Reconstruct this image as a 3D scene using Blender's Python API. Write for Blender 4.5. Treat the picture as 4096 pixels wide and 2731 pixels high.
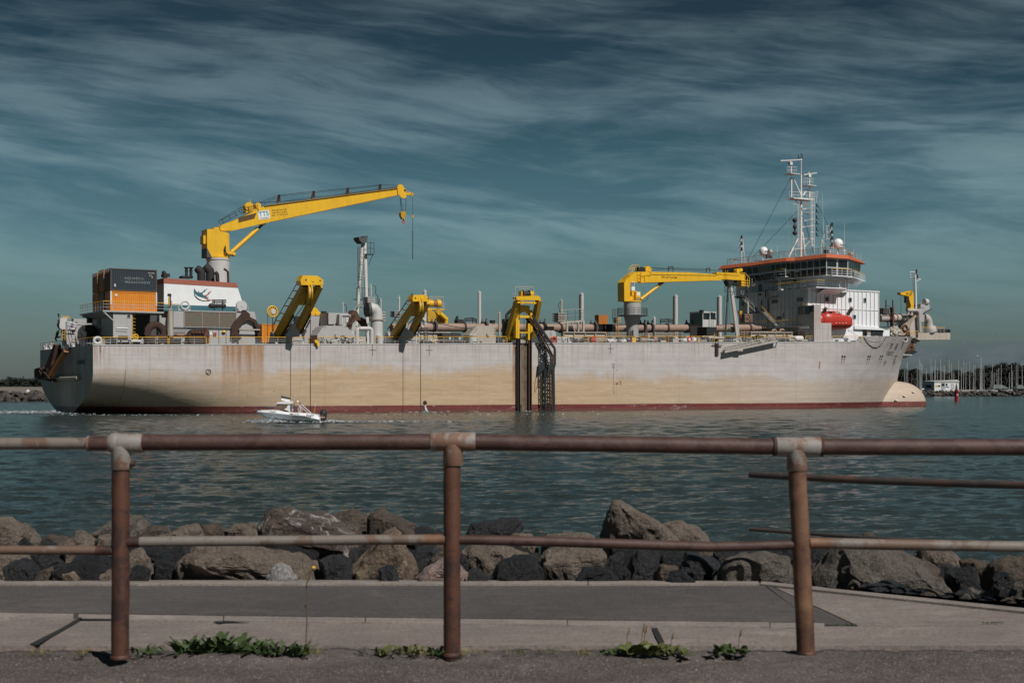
import bpy, bmesh, math, random
from mathutils import Vector, Matrix, noise as mnoise
for o in list(bpy.data.objects): bpy.data.objects.remove(o, do_unlink=True)
SC = bpy.context.scene
COL = SC.collection
R = math.radians
# ---------------- camera ----------------
F = 5800.0            # focal length in photo pixels (photo is 4096 wide)
HZ = 1557.0           # horizon row of the photo
CH = 3.15             # eye height over the water, metres
cam_d = bpy.data.cameras.new('camera'); cam = bpy.data.objects.new('camera', cam_d); COL.objects.link(cam)
cam.location = (0, 0, CH); cam.rotation_euler = (R(90), 0, 0)
cam_d.sensor_width = 36; cam_d.lens = F/4096*36
cam_d.shift_y = (HZ-1365.5)/4096
cam_d.clip_start = 0.1; cam_d.clip_end = 20000
cam_d.dof.use_dof = True; cam_d.dof.focus_distance = 160; cam_d.dof.aperture_fstop = 6.3
SC.camera = cam
# ---------------- sun and sky ----------------
SUN_EL = R(46); SUN_AZ = R(143)      # azimuth clockwise from +Y (towards the right-hand side behind the camera)
sx, sy, sz = math.sin(SUN_AZ)*math.cos(SUN_EL), math.cos(SUN_AZ)*math.cos(SUN_EL), math.sin(SUN_EL)
sun_d = bpy.data.lights.new('sun', 'SUN'); sun = bpy.data.objects.new('sun', sun_d); COL.objects.link(sun)
sun_d.energy = 4.0; sun_d.angle = R(0.5); sun_d.color = (1.0, 0.955, 0.9)
sun.rotation_euler = Vector((sx, sy, sz)).to_track_quat('Z', 'Y').to_euler()
W = bpy.data.worlds.new('World'); SC.world = W; W.use_nodes = True
SC.view_settings.view_transform = 'Standard'; SC.view_settings.look = 'None'
SC.view_settings.exposure = 0.0; SC.view_settings.gamma = 1.0
SC.render.engine = 'CYCLES'
class NT:
 def __init__(s, tree): s.t = tree; s.t.nodes.clear()
 def n(s, typ, **kw):
  nd = s.t.nodes.new(typ)
  for k, v in kw.items():
   if k.startswith('i_'):
    key = k[2:]
    key = int(key) if key.isdigit() else key.replace('_', ' ')
    nd.inputs[key].default_value = v
   else: setattr(nd, k, v)
  return nd
 def l(s, a, b): s.t.links.new(a, b)
 def math(s, op, a, b=None, c=None, clamp=False):
  nd = s.t.nodes.new('ShaderNodeMath'); nd.operation = op; nd.use_clamp = clamp
  for i, v in enumerate((a, b, c)):
   if v is None: continue
   if isinstance(v, (int, float)): nd.inputs[i].default_value = v
   else: s.l(v, nd.inputs[i])
  return nd.outputs[0]
 def ramp(s, fac, stops, interp='LINEAR'):
  nd = s.t.nodes.new('ShaderNodeValToRGB'); cr = nd.color_ramp; cr.interpolation = interp
  while len(cr.elements) < len(stops): cr.elements.new(0.5)
  for e, (p, c) in zip(cr.elements, stops):
   e.position = p; e.color = (c, c, c, 1) if isinstance(c, (int, float)) else (*c, 1)
  s.l(fac, nd.inputs[0]); return nd.outputs[0]
 def mix(s, fac, a, b, blend='MIX'):
  nd = s.t.nodes.new('ShaderNodeMix'); nd.data_type = 'RGBA'; nd.blend_type = blend
  for i, v in ((0, fac), (6, a), (7, b)):
   if isinstance(v, (int, float)): nd.inputs[i].default_value = v
   elif isinstance(v, tuple): nd.inputs[i].default_value = (*v, 1)
   else: s.l(v, nd.inputs[i])
  return nd.outputs[2]
 def noise(s, vec, scale, detail=4, rough=0.55, dist=0.0, mscale=None, mrot=None, mloc=None):
  if mscale or mrot or mloc:
   m = s.n('ShaderNodeMapping')
   if mscale: m.inputs['Scale'].default_value = mscale
   if mrot: m.inputs['Rotation'].default_value = mrot
   if mloc: m.inputs['Location'].default_value = mloc
   s.l(vec, m.inputs[0]); vec = m.outputs[0]
  nd = s.n('ShaderNodeTexNoise'); s.l(vec, nd.inputs['Vector'])
  nd.inputs['Scale'].default_value = scale; nd.inputs['Detail'].default_value = detail
  nd.inputs['Roughness'].default_value = rough; nd.inputs['Distortion'].default_value = dist
  return nd.outputs['Fac']
def srgb(r, g, b):
 f = lambda c: c/12.92 if c <= 0.04045 else ((c+0.055)/1.055)**2.4
 return (f(r/255), f(g/255), f(b/255))
def world_nodes():
 t = NT(W.node_tree)
 sky = t.n('ShaderNodeTexSky', sky_type='NISHITA', sun_disc=False, sun_elevation=SUN_EL, sun_rotation=SUN_AZ, altitude=0, air_density=1.0, dust_density=0.6, ozone_density=2.0)
 tc = t.n('ShaderNodeTexCoord'); sep = t.n('ShaderNodeSeparateXYZ'); t.l(tc.outputs['Generated'], sep.inputs[0])
 x, y, z = sep.outputs
 el = t.math('ARCSINE', z); az = t.math('ARCTAN2', x, y)
 elc = t.math('DIVIDE', el, 0.30, clamp=True)
 # grade of the clear sky with height: smoky slate low down, teal above it, deep blue-green overhead
 tint = t.ramp(elc, [(0.0, (0.16, 0.19, 0.23)), (0.08, (0.18, 0.22, 0.25)), (0.26, (0.21, 0.30, 0.295)), (0.48, (0.16, 0.245, 0.24)), (0.72, (0.085, 0.135, 0.130)), (1.0, (0.075, 0.095, 0.088))])
 clear = t.mix(1.0, sky.outputs[0], tint, 'MULTIPLY')
 # high cirrus: big soft veils combed almost level, broken into finer wisps, sagging to the right
 wv = t.n('ShaderNodeCombineXYZ'); t.l(t.math('MULTIPLY', az, 3.0), wv.inputs[0]); t.l(t.math('MULTIPLY', el, 9.0), wv.inputs[1])
 warp = t.math('MULTIPLY', t.math('SUBTRACT', t.noise(wv.outputs[0], 1.1, 2, 0.45), 0.5), 0.055)
 elw = t.math('ADD', el, warp)
 cv = t.n('ShaderNodeCombineXYZ'); t.l(t.math('MULTIPLY', az, 3.2), cv.inputs[0]); t.l(t.math('MULTIPLY', t.math('ADD', elw, t.math('MULTIPLY', az, 0.06)), 17.0), cv.inputs[1])
 big = t.noise(cv.outputs[0], 1.35, 6, 0.56, 0.12, mloc=(3.1, 2.35, 0))
 cv2 = t.n('ShaderNodeCombineXYZ'); t.l(t.math('MULTIPLY', az, 7.0), cv2.inputs[0]); t.l(t.math('MULTIPLY', t.math('ADD', elw, t.math('MULTIPLY', az, 0.12)), 60.0), cv2.inputs[1])
 fine = t.noise(cv2.outputs[0], 1.5, 8, 0.66, 0.35, mloc=(1.7, 6.0, 0))
 m = t.ramp(t.math('ADD', t.math('MULTIPLY', big, 0.80), t.math('MULTIPLY', fine, 0.34)), [(0.49, 0.0), (0.57, 0.3), (0.65, 0.72), (0.76, 1.0)])
 up = t.ramp(elc, [(0.03, 0.0), (0.2, 0.5), (0.45, 1.0), (1.0, 0.9)])
 m = t.math('MULTIPLY', m, up)
 ccol = t.ramp(elc, [(0.0, srgb(100, 114, 120)), (0.35, srgb(134, 163, 168)), (0.6, srgb(118, 142, 150)), (1.0, srgb(84, 102, 111))])
 out = t.mix(t.math('MULTIPLY', m, 0.74), clear, t.mix(1.0, ccol, (9.0, 9.0, 9.0), 'MULTIPLY'))
 out = t.mix(t.ramp(t.math('DIVIDE', el, 1.4, clamp=True), [(0.2, 0.0), (0.42, 0.6), (1.0, 0.7)]), out, (0.10, 0.16, 0.22))
 # low grey cumulus bank near the horizon, thicker towards the right
 cv3 = t.n('ShaderNodeCombineXYZ'); t.l(t.math('MULTIPLY', az, 15.0), cv3.inputs[0]); t.l(t.math('MULTIPLY', el, 46.0), cv3.inputs[1])
 cum = t.noise(cv3.outputs[0], 1.2, 6, 0.6, 0.25, mloc=(5.1, 0.3, 0))
 side = t.ramp(t.math('ADD', t.math('MULTIPLY', az, 1.4), 0.5, clamp=True), [(0.0, 0.25), (0.05, 0.15), (0.55, 0.1), (0.85, 0.75), (1.0, 1.0)])
 top = t.ramp(t.math('ADD', t.math('DIVIDE', el, 0.05), t.math('MULTIPLY', t.math('SUBTRACT', cum, 0.5), -2.4)), [(0.45, 1.0), (0.72, 0.0)])
 cm = t.math('MULTIPLY', t.math('MULTIPLY', top, side), 0.8)
 ccol2 = t.ramp(cum, [(0.35, srgb(70, 84, 92)), (0.62, srgb(96, 108, 114))])
 out = t.mix(cm, out, t.mix(1.0, ccol2, (9.0, 9.0, 9.0), 'MULTIPLY'))
 bg = t.n('ShaderNodeBackground'); t.l(out, bg.inputs[0]); bg.inputs[1].default_value = 0.11
 wo = t.n('ShaderNodeOutputWorld'); t.l(bg.outputs[0], wo.inputs[0])
world_nodes()

# ---------------- ship frame: where the photo's rows and columns fall ----------------
PHI = R(31); CP, SP = math.cos(PHI), math.sin(PHI)
D1 = 181.25; X1 = -52.37             # near stern corner of the ship
DECKL = 28.0                         # beam
def S(p, V=0.0):
 """photo point on the plane V metres in from the ship's near side -> ship coordinates (U forward, V across, Z up)"""
 k = (p[0]-2048)/F
 U = (k*(D1+V*CP)-X1+V*SP)/(CP-k*SP)
 D = D1+U*SP+V*CP
 return Vector((U, V, CH-(p[1]-HZ)/F*D))
def V_at(p, U):
 """photo point on the cross-ship plane at U"""
 k = (p[0]-2048)/F
 V = (X1+U*CP-k*(D1+U*SP))/(SP+k*CP)
 D = D1+U*SP+V*CP
 return Vector((U, V, CH-(p[1]-HZ)/F*D))
def G(p, z):
 D = (CH-z)*F/(p[1]-HZ); return Vector(((p[0]-2048)/F*D, D, z))
def WP(p, D): return Vector(((p[0]-2048)/F*D, D, CH-(p[1]-HZ)/F*D))
def crop(x0, y0, s): return lambda x, y: (x0+x/s, y0+y/s)
cA = crop(100, 1000, 2.24); cB = crop(700, 680, 2.24); cC = crop(1000, 1000, 3.36); cD = crop(1500, 1080, 2.614)
cE = crop(2200, 1050, 2.489); cF = crop(2800, 950, 2.94); cG = crop(2900, 580, 3.015); cH = crop(3400, 1050, 2.4885)
cI = crop(140, 1200, 4.356); cJ = crop(3580, 1380, 4.558); cK = crop(980, 1560, 6.533); cL = crop(3440, 1200, 5.88)
cM = crop(1880, 1100, 4.9); cN = crop(2900, 1120, 5.88)
SHIP_M = Matrix.Translation((X1, D1, 0)) @ Matrix.Rotation(PHI, 4, 'Z')
def ship_world(v): return SHIP_M @ Vector(v)

# ---------------- mesh building ----------------
class MB:
 def __init__(s): s.v = []; s.f = []; s.m = []; s.sm = []; s.mi = 0; s.mats = []
 def use(s, mat):
  if mat not in s.mats: s.mats.append(mat)
  s.mi = s.mats.index(mat); return s
 def add(s, vs, fs, smooth=False):
  o = len(s.v); s.v += [tuple(v) for v in vs]
  for f in fs: s.f.append(tuple(i+o for i in f)); s.m.append(s.mi); s.sm.append(smooth)
  return s
 def box(s, x0, x1, y0, y1, z0, z1):
  if x0 > x1: x0, x1 = x1, x0
  if y0 > y1: y0, y1 = y1, y0
  if z0 > z1: z0, z1 = z1, z0
  v = [(x0,y0,z0),(x1,y0,z0),(x1,y1,z0),(x0,y1,z0),(x0,y0,z1),(x1,y0,z1),(x1,y1,z1),(x0,y1,z1)]
  return s.add(v, [(3,2,1,0),(4,5,6,7),(0,1,5,4),(1,2,6,5),(2,3,7,6),(3,0,4,7)])
 def prism(s, pts, ext):
  """closed outline pts (3d) pushed along ext"""
  n = len(pts); e = Vector(ext); P = [Vector(p) for p in pts]
  nrm = Vector((0,0,0))
  for i in range(n): nrm += P[i].cross(P[(i+1) % n])
  if nrm.dot(e) > 0: P = P[::-1]
  v = P+[p+e for p in P]
  return s.add(v, [tuple(range(n)), tuple(reversed(range(n, 2*n)))]+[((i+1) % n, i, i+n, (i+1) % n+n) for i in range(n)])
 def beam(s, p, q, w, h=None, up=(0,0,1)):
  p, q = Vector(p), Vector(q); h = h or w; d = (q-p)
  if d.length < 1e-6: return s
  d.normalize(); u = Vector(up)
  if abs(d.dot(u)) > 0.98: u = Vector((1,0,0))
  a = d.cross(u).normalized(); b = a.cross(d).normalized()
  c = [a*w/2+b*h/2, -a*w/2+b*h/2, -a*w/2-b*h/2, a*w/2-b*h/2]
  v = [p+x for x in c]+[q+x for x in c]
  return s.add(v, [(0,1,2,3),(7,6,5,4)]+[((i+1) % 4, i, i+4, (i+1) % 4+4) for i in range(4)])
 def cyl(s, p, q, r, r2=None, n=12, caps=True):
  p, q = Vector(p), Vector(q); r2 = r if r2 is None else r2; d = q-p
  if d.length < 1e-7: return s
  d.normalize(); u = Vector((0,0,1)) if abs(d.z) < 0.95 else Vector((1,0,0))
  a = d.cross(u).normalized(); b = a.cross(d).normalized()
  ring = [a*math.cos(2*math.pi*i/n)+b*math.sin(2*math.pi*i/n) for i in range(n)]
  s.add([p+x*r for x in ring]+[q+x*r2 for x in ring], [((i+1) % n, i, i+n, (i+1) % n+n) for i in range(n)], True)
  if caps:
   if r > 1e-6: s.add([p+x*r for x in ring], [tuple(range(n))])
   if r2 > 1e-6: s.add([q+x*r2 for x in ring], [tuple(reversed(range(n)))])
  return s
 def tube(s, pts, r, n=6, caps=True):
  P = [Vector(p) for p in pts]; m = len(P); prev = None; vs = []
  for i in range(m):
   d = (P[min(i+1, m-1)]-P[max(i-1, 0)])
   d = d.normalized() if d.length > 1e-9 else Vector((1,0,0))
   if prev is None:
    u = Vector((0,0,1)) if abs(d.z) < 0.95 else Vector((1,0,0)); a = d.cross(u).normalized()
   else: a = (prev-d*prev.dot(d)).normalized()
   prev = a; b = a.cross(d).normalized(); rr = r[i] if isinstance(r, (list, tuple)) else r
   vs += [P[i]+(a*math.cos(2*math.pi*j/n)+b*math.sin(2*math.pi*j/n))*rr for j in range(n)]
  fs = [(i*n+(j+1) % n, i*n+j, (i+1)*n+j, (i+1)*n+(j+1) % n) for i in range(m-1) for j in range(n)]
  s.add(vs, fs, n > 4)
  if caps: s.add(vs[:n], [tuple(range(n))]); s.add(vs[-n:], [tuple(reversed(range(n)))])
  return s
 def path(s, pts, r, n=4):
  for a, b in zip(pts[:-1], pts[1:]): s.cyl(a, b, r, n=n, caps=False)
  return s
 def lathe(s, c, prof, axis=(0,0,1), n=20):
  """prof: list of (radius, height along the axis)"""
  c = Vector(c); d = Vector(axis).normalized(); u = Vector((0,0,1)) if abs(d.z) < 0.95 else Vector((1,0,0))
  a = d.cross(u).normalized(); b = a.cross(d).normalized(); vs = []
  for r, h in prof: vs += [c+d*h+(a*math.cos(2*math.pi*j/n)+b*math.sin(2*math.pi*j/n))*r for j in range(n)]
  return s.add(vs, [(i*n+(j+1) % n, i*n+j, (i+1)*n+j, (i+1)*n+(j+1) % n) for i in range(len(prof)-1) for j in range(n)], True)
 def torus(s, c, Rr, r, axis=(0,1,0), n=24, k=8):
  return s.lathe(c, [(Rr+r*math.cos(2*math.pi*i/k), r*math.sin(2*math.pi*i/k)) for i in range(k+1)], axis, n)
 def sphere(s, c, rx, ry=None, rz=None, n=12, k=8, zmin=-1.0):
  ry = ry or rx; rz = rz or rx; c = Vector(c); vs = []; t0 = math.asin(max(-1, zmin))
  for i in range(k+1):
   t = t0+(math.pi/2-t0)*i/k
   for j in range(n):
    a = 2*math.pi*j/n; vs.append(c+Vector((rx*math.cos(t)*math.cos(a), ry*math.cos(t)*math.sin(a), rz*math.sin(t))))
  return s.add(vs, [(i*n+j, i*n+(j+1) % n, (i+1)*n+(j+1) % n, (i+1)*n+j) for i in range(k) for j in range(n)], True)
 def build(s, name, parent=None, mat=None, loc=None):
  me = bpy.data.meshes.new(name)
  me.from_pydata(s.v, [], s.f)
  mats = s.mats or [mat]
  if mat and s.mats and mat not in s.mats: pass
  for m in mats: me.materials.append(m)
  me.polygons.foreach_set('material_index', s.m if s.mats else [0]*len(s.f))
  me.polygons.foreach_set('use_smooth', s.sm); me.update()
  o = bpy.data.objects.new(name, me); COL.objects.link(o)
  if parent: o.parent = parent
  if loc: o.location = loc
  return o
def tag(o, label=None, cat=None, group=None, kind=None):
 if label: o['label'] = label
 if cat: o['category'] = cat
 if group: o['group'] = group
 if kind: o['kind'] = kind
 return o
def thing(name, label, cat, loc=(0,0,0), rz=0, group=None):
 o = bpy.data.objects.new(name, None); COL.objects.link(o); o.location = loc; o.rotation_euler = (0,0,rz); o.empty_display_size = 0.3
 return tag(o, label, cat, group)
def copy_tree(o, parent=None):
 c = o.copy(); COL.objects.link(c); c.parent = parent
 for ch in list(o.children): copy_tree(ch, c)
 return c
def ship_thing(name, label, cat, at=(0,0,0), group=None):
 """a thing standing on or hanging from the ship; its parts are built in ship coordinates relative to `at`"""
 return thing(name, label, cat, ship_world(at), PHI, group)
def text_mesh(name, body, mat, size, M, parent=None, shear=0.0, align='CENTER', space=1.0, sx=1.0, thick=0.0):
 cu = bpy.data.curves.new(name, 'FONT'); cu.body = body; cu.size = size; cu.align_x = align; cu.align_y = 'CENTER'
 cu.shear = shear; cu.space_character = space; cu.extrude = thick; cu.offset = size*0.012
 t = bpy.data.objects.new(name, cu); COL.objects.link(t)
 dg = bpy.context.evaluated_depsgraph_get(); me = bpy.data.meshes.new_from_object(t.evaluated_get(dg))
 bpy.data.objects.remove(t, do_unlink=True); bpy.data.curves.remove(cu)
 me.transform(M @ Matrix.Diagonal((sx, 1, 1, 1)))
 me.materials.clear(); me.materials.append(mat)
 o = bpy.data.objects.new(name, me); COL.objects.link(o); o.parent = parent
 return o
SIDE = Matrix.Rotation(R(90), 4, 'X')       # text standing up, facing the near side of the ship
def at(v, M=SIDE): return Matrix.Translation(v) @ M

# ---------------- materials ----------------
MATS = {}
def new_mat(name):
 m = bpy.data.materials.new(name); m.use_nodes = True; return m, NT(m.node_tree)
def finish(t, col, rough=0.6, metal=0.0, bump=None, bstr=0.3, bdist=0.02, spec=0.5):
 b = t.n('ShaderNodeBsdfPrincipled'); o = t.n('ShaderNodeOutputMaterial'); t.l(b.outputs[0], o.inputs[0])
 for key, v in (('Base Color', col), ('Roughness', rough), ('Metallic', metal), ('Specular IOR Level', spec)):
  if isinstance(v, (int, float)): b.inputs[key].default_value = v
  elif isinstance(v, tuple): b.inputs[key].default_value = (*v, 1)
  else: t.l(v, b.inputs[key])
 if bump is not None:
  bn = t.n('ShaderNodeBump'); bn.inputs['Strength'].default_value = bstr; bn.inputs['Distance'].default_value = bdist
  t.l(bump, bn.inputs['Height']); t.l(bn.outputs[0], b.inputs['Normal'])
 return b
def paint(name, col, dirt=0.35, rust=0.15, rough=0.55, dcol=None, rcol=(0.16, 0.055, 0.02), scale=1.0, metal=0.0):
 """weathered paint: blotches, vertical dirt streaks and rust runs"""
 if name in MATS: return MATS[name]
 m, t = new_mat(name); tc = t.n('ShaderNodeTexCoord').outputs['Object']
 dcol = dcol or tuple(c*0.45 for c in col)
 n1 = t.noise(tc, 1.1*scale, 6, 0.65)
 st = t.noise(tc, 2.2*scale, 5, 0.6, mscale=(1, 1, 0.12))
 d = t.ramp(t.math('ADD', t.math('MULTIPLY', n1, 0.5), t.math('MULTIPLY', st, 0.5)), [(0.42, 0.0), (0.72, 1.0)])
 c = t.mix(t.math('MULTIPLY', d, dirt), col, dcol)
 fine = t.noise(tc, 14*scale, 3, 0.6)
 c = t.mix(t.math('MULTIPLY', t.ramp(fine, [(0.3, 0.0), (0.7, 1.0)]), 0.12), c, dcol)
 if rust > 0:
  rs = t.noise(tc, 3.2*scale, 7, 0.72, mscale=(1, 1, 0.3))
  rm = t.ramp(rs, [(0.70-0.22*rust, 0.0), (0.76-0.16*rust, 1.0)])
  c = t.mix(t.math('MULTIPLY', rm, min(1, 0.55+rust*0.5)), c, rcol)
 finish(t, c, rough, metal, bump=n1, bstr=0.25, bdist=0.03)
 MATS[name] = m; return m
def rusty(name, c1=(0.075, 0.035, 0.026), c2=(0.17, 0.075, 0.04), rough=0.85, scale=1.0):
 if name in MATS: return MATS[name]
 m, t = new_mat(name); tc = t.n('ShaderNodeTexCoord').outputs['Object']
 n1 = t.noise(tc, 2.5*scale, 8, 0.7); n2 = t.noise(tc, 14*scale, 4, 0.6)
 c = t.mix(t.ramp(n1, [(0.35, 0.0), (0.7, 1.0)]), c1, c2)
 c = t.mix(t.math('MULTIPLY', n2, 0.4), c, tuple(x*0.4 for x in c1))
 finish(t, c, rough, 0.0, bump=n2, bstr=0.5, bdist=0.02); MATS[name] = m; return m
def glass(name, col=(0.012, 0.016, 0.018), rough=0.08):
 if name in MATS: return MATS[name]
 m, t = new_mat(name); tc = t.n('ShaderNodeTexCoord').outputs['Object']
 c = t.mix(t.noise(tc, 0.8, 2), col, tuple(x*1.8 for x in col)); finish(t, c, rough, 0.0, spec=0.6); MATS[name] = m; return m
WHITE = paint('white_paint', (0.78, 0.80, 0.82), 0.22, 0.10, 0.5, dcol=(0.45, 0.43, 0.40))
GREY = paint('grey_paint', (0.40, 0.40, 0.40), 0.35, 0.12, dcol=(0.24, 0.22, 0.2))
LGREY = paint('light_grey_paint', (0.52, 0.52, 0.515), 0.3, 0.06, dcol=(0.33, 0.3, 0.27))
BEIGE = paint('beige_grey_paint', (0.43, 0.395, 0.34), 0.4, 0.12, dcol=(0.27, 0.21, 0.15))
DGREY = paint('dark_grey_paint', (0.07, 0.075, 0.08), 0.4, 0.08)
BLACK = paint('black_paint', (0.018, 0.019, 0.021), 0.3, 0.08, 0.6)
SOOT = paint('sooty_steel', (0.022, 0.021, 0.024), 0.4, 0.05, 0.75)
YEL = paint('yellow_paint', (0.80, 0.46, 0.015), 0.38, 0.14, 0.45, dcol=(0.33, 0.19, 0.02), rcol=(0.12, 0.05, 0.02))
YELR = paint('yellow_rail_paint', (0.75, 0.42, 0.02), 0.2, 0.1, 0.5)
ORG = paint('orange_container_paint', (0.66, 0.235, 0.018), 0.3, 0.08, 0.55, dcol=(0.35, 0.12, 0.02))
ORGD = paint('brown_orange_paint', (0.42, 0.15, 0.03), 0.4, 0.2, 0.6)
BLUE = paint('navy_container_paint', (0.020, 0.036, 0.050), 0.5, 0.2, 0.75, dcol=(0.035, 0.034, 0.036), rcol=(0.11, 0.06, 0.045))
GREENC = paint('green_container_paint', (0.06, 0.10, 0.085), 0.4, 0.15)
ROOF = paint('orange_roof_paint', (0.46, 0.115, 0.045), 0.35, 0.12, 0.6, dcol=(0.33, 0.12, 0.07))
BRICKR = paint('red_brown_paint', (0.35, 0.11, 0.07), 0.3, 0.1)
TEAL = paint('teal_paint', (0.03, 0.13, 0.16), 0.3, 0.05)
RUST = rusty('rusty_steel'); RUSTD = rusty('dark_rusty_steel', (0.03, 0.018, 0.014), (0.085, 0.04, 0.026))
RUSTO = rusty('orange_rust', (0.25, 0.10, 0.035), (0.48, 0.25, 0.10))
PIPE = paint('pipe_paint', (0.33, 0.235, 0.185), 0.5, 0.25, 0.6, dcol=(0.20, 0.11, 0.08))
PIPE_SHADE = paint('pipe_shadow_paint', (0.03, 0.028, 0.028), 0.4, 0.2, 0.6)
WIRE = paint('wire', (0.012, 0.012, 0.013), 0.2, 0.0, 0.7)
MARK = paint('black_marking', (0.02, 0.02, 0.022), 0.3, 0.0, 0.7)
GLASS = glass('dark_glass')
REDB = paint('lifeboat_red', (0.50, 0.045, 0.03), 0.25, 0.03, 0.4, dcol=(0.3, 0.03, 0.02))
MASTW = paint('mast_white', (0.72, 0.72, 0.72), 0.3, 0.1, 0.45, dcol=(0.4, 0.38, 0.36))
CANVAS = paint('white_canvas', (0.72, 0.70, 0.68), 0.3, 0.0, 0.8)
# ================= setting =================
def structure(o, name=None): o['kind'] = 'structure'; return o
def water():
 m, t = new_mat('sea_water'); geo = t.n('ShaderNodeNewGeometry').outputs['Position']
 # wind chop: three sizes of ripple, long across the view, broken up by slower swell
 a = t.noise(geo, 0.55, 3, 0.55, 0.4, mscale=(0.55, 1.0, 1), mrot=(0, 0, 0.12))
 b = t.noise(geo, 2.1, 4, 0.6, 0.5, mscale=(0.6, 1.0, 1), mrot=(0, 0, -0.1))
 c = t.noise(geo, 6.5, 4, 0.6, 0.3, mscale=(0.7, 1.0, 1))
 h = t.math('ADD', t.math('ADD', t.math('MULTIPLY', a, 0.22), t.math('MULTIPLY', b, 0.20)), t.math('MULTIPLY', c, 0.07))
 big = t.noise(geo, 0.022, 3, 0.5, 0.3, mscale=(0.35, 1, 1))
 col = t.mix(t.ramp(big, [(0.35, 0.0), (0.65, 1.0)]), (0.022, 0.033, 0.031), (0.030, 0.043, 0.040))
 finish(t, col, 0.10, 0.0, bump=h, bstr=1.0, bdist=0.9, spec=0.5)
 import numpy as np
 rs = np.random.RandomState(5)
 ys = [11.0]
 while ys[-1] < 700: ys.append(ys[-1]*1.0042)
 ys += [900, 1300, 2200, 4500, 12000]; ys = np.array(ys); nx = 420
 tt = np.linspace(-1, 1, nx); tt = np.concatenate([[-40, -8, -2.5], tt, [2.5, 8, 40]])
 X = ys[:, None]*0.42*tt[None, :]; Y = np.repeat(ys[:, None], len(tt), 1); Z = np.zeros_like(X)
 for i in range(52):
  L = 0.28*(6.5/0.28)**(i/51.0); k = 2*math.pi/L; th = R(100)+rs.normal(0, 0.42); ph = rs.uniform(0, 6.28)
  A = 0.0050*L**0.30
  arg = k*(X*math.cos(th)+Y*math.sin(th))+ph+0.8*np.sin(X*0.11/L**0.3+i)+0.8*np.sin(Y*0.07/L**0.3+2*i)
  res = np.clip((L*250/np.maximum(Y, 1)-0.6)/2, 0, 1)         # drop waves the grid cannot carry
  Z += A*res*(2*((np.sin(arg)+1)/2)**1.5-1)
 Z *= np.where((np.abs(tt)[None, :] > 1.01) | (Y > 700), 0, 1)
 n, mcols = X.shape; co = np.stack([X, Y, Z], -1).reshape(-1, 3).astype(np.float32)
 idx = (np.arange(n-1)[:, None]*mcols+np.arange(mcols-1)[None, :]).reshape(-1)
 quads = np.stack([idx, idx+1, idx+mcols+1, idx+mcols], -1).astype(np.int32)
 me = bpy.data.meshes.new('water'); me.vertices.add(len(co)); me.vertices.foreach_set('co', co.reshape(-1))
 me.loops.add(quads.size); me.loops.foreach_set('vertex_index', quads.reshape(-1))
 me.polygons.add(len(quads)); me.polygons.foreach_set('loop_start', np.arange(0, quads.size, 4, dtype=np.int32)); me.polygons.foreach_set('use_smooth', np.ones(len(quads), dtype=bool))
 me.update(calc_edges=True); me.validate(); me.materials.append(m)
 o = bpy.data.objects.new('water', me); COL.objects.link(o); structure(o)
water()

PZ = 1.763                                  # plinth under the railing
GZ = 1.618                                  # walkway beyond it, a low step down
def stone_mat(name, c1, c2, scale=30, speck=(0.30, 0.28, 0.26), bstr=0.4, patch=0.6, spk=0.5, cracks=False):
 m, t = new_mat(name); p = t.n('ShaderNodeNewGeometry').outputs['Position']
 n1 = t.noise(p, patch, 5, 0.6); n2 = t.noise(p, scale, 4, 0.7); n3 = t.noise(p, scale*4, 2, 0.6)
 c = t.mix(t.ramp(n1, [(0.3, 0.0), (0.7, 1.0)]), c1, c2)
 n4 = t.noise(p, 7, 6, 0.75, 0.3, mscale=(0.5, 1.3, 1)); c = t.mix(t.math('MULTIPLY', t.ramp(n4, [(0.38, 0.0), (0.62, 1.0)]), 0.45), c, tuple(x*0.6 for x in c1))
 c = t.mix(t.math('MULTIPLY', t.ramp(t.noise(p, 1.3, 6, 0.7, 0.6, mloc=(5, 2, 0)), [(0.55, 0.0), (0.66, 1.0)]), 0.35), c, tuple(min(1, x*1.5) for x in c2))
 c = t.mix(t.math('MULTIPLY', t.ramp(n2, [(0.3, 1.0), (0.6, 0.0)]), 0.6), c, tuple(x*0.35 for x in c1))
 c = t.mix(t.math('MULTIPLY', t.ramp(n3, [(0.60, 0.0), (0.68, 1.0)]), spk), c, speck)
 if cracks:
  vo = t.n('ShaderNodeTexVoronoi', feature='DISTANCE_TO_EDGE'); mp = t.n('ShaderNodeMapping'); mp.inputs['Scale'].default_value = (0.35, 0.5, 1)
  ds = t.mix(0.25, p, t.n('ShaderNodeTexNoise', i_Scale=3.0).outputs['Color']); t.l(ds, mp.inputs[0]); t.l(mp.outputs[0], vo.inputs['Vector'])
  c = t.mix(t.math('MULTIPLY', t.ramp(vo.outputs[0], [(0.0, 1.0), (0.006, 0.0)]), 0.6), c, (0.03, 0.028, 0.026))
 finish(t, c, 0.9, 0.0, bump=t.math('ADD', n2, t.math('MULTIPLY', n3, 0.5)), bstr=bstr, bdist=0.01)
 return m
def sheet(name, pts, z, mat, thick=0.0, parent=None):
 """flat slab from photo outline pts lying at level z"""
 P = [G(p, z) if len(p) == 2 else Vector((*p[:2], z)) for p in pts]
 b = MB()
 if thick: b.prism(P, (0, 0, -thick))
 else: b.add(P, [tuple(range(len(P)))])
 return b.build(name, parent, mat)
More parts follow.
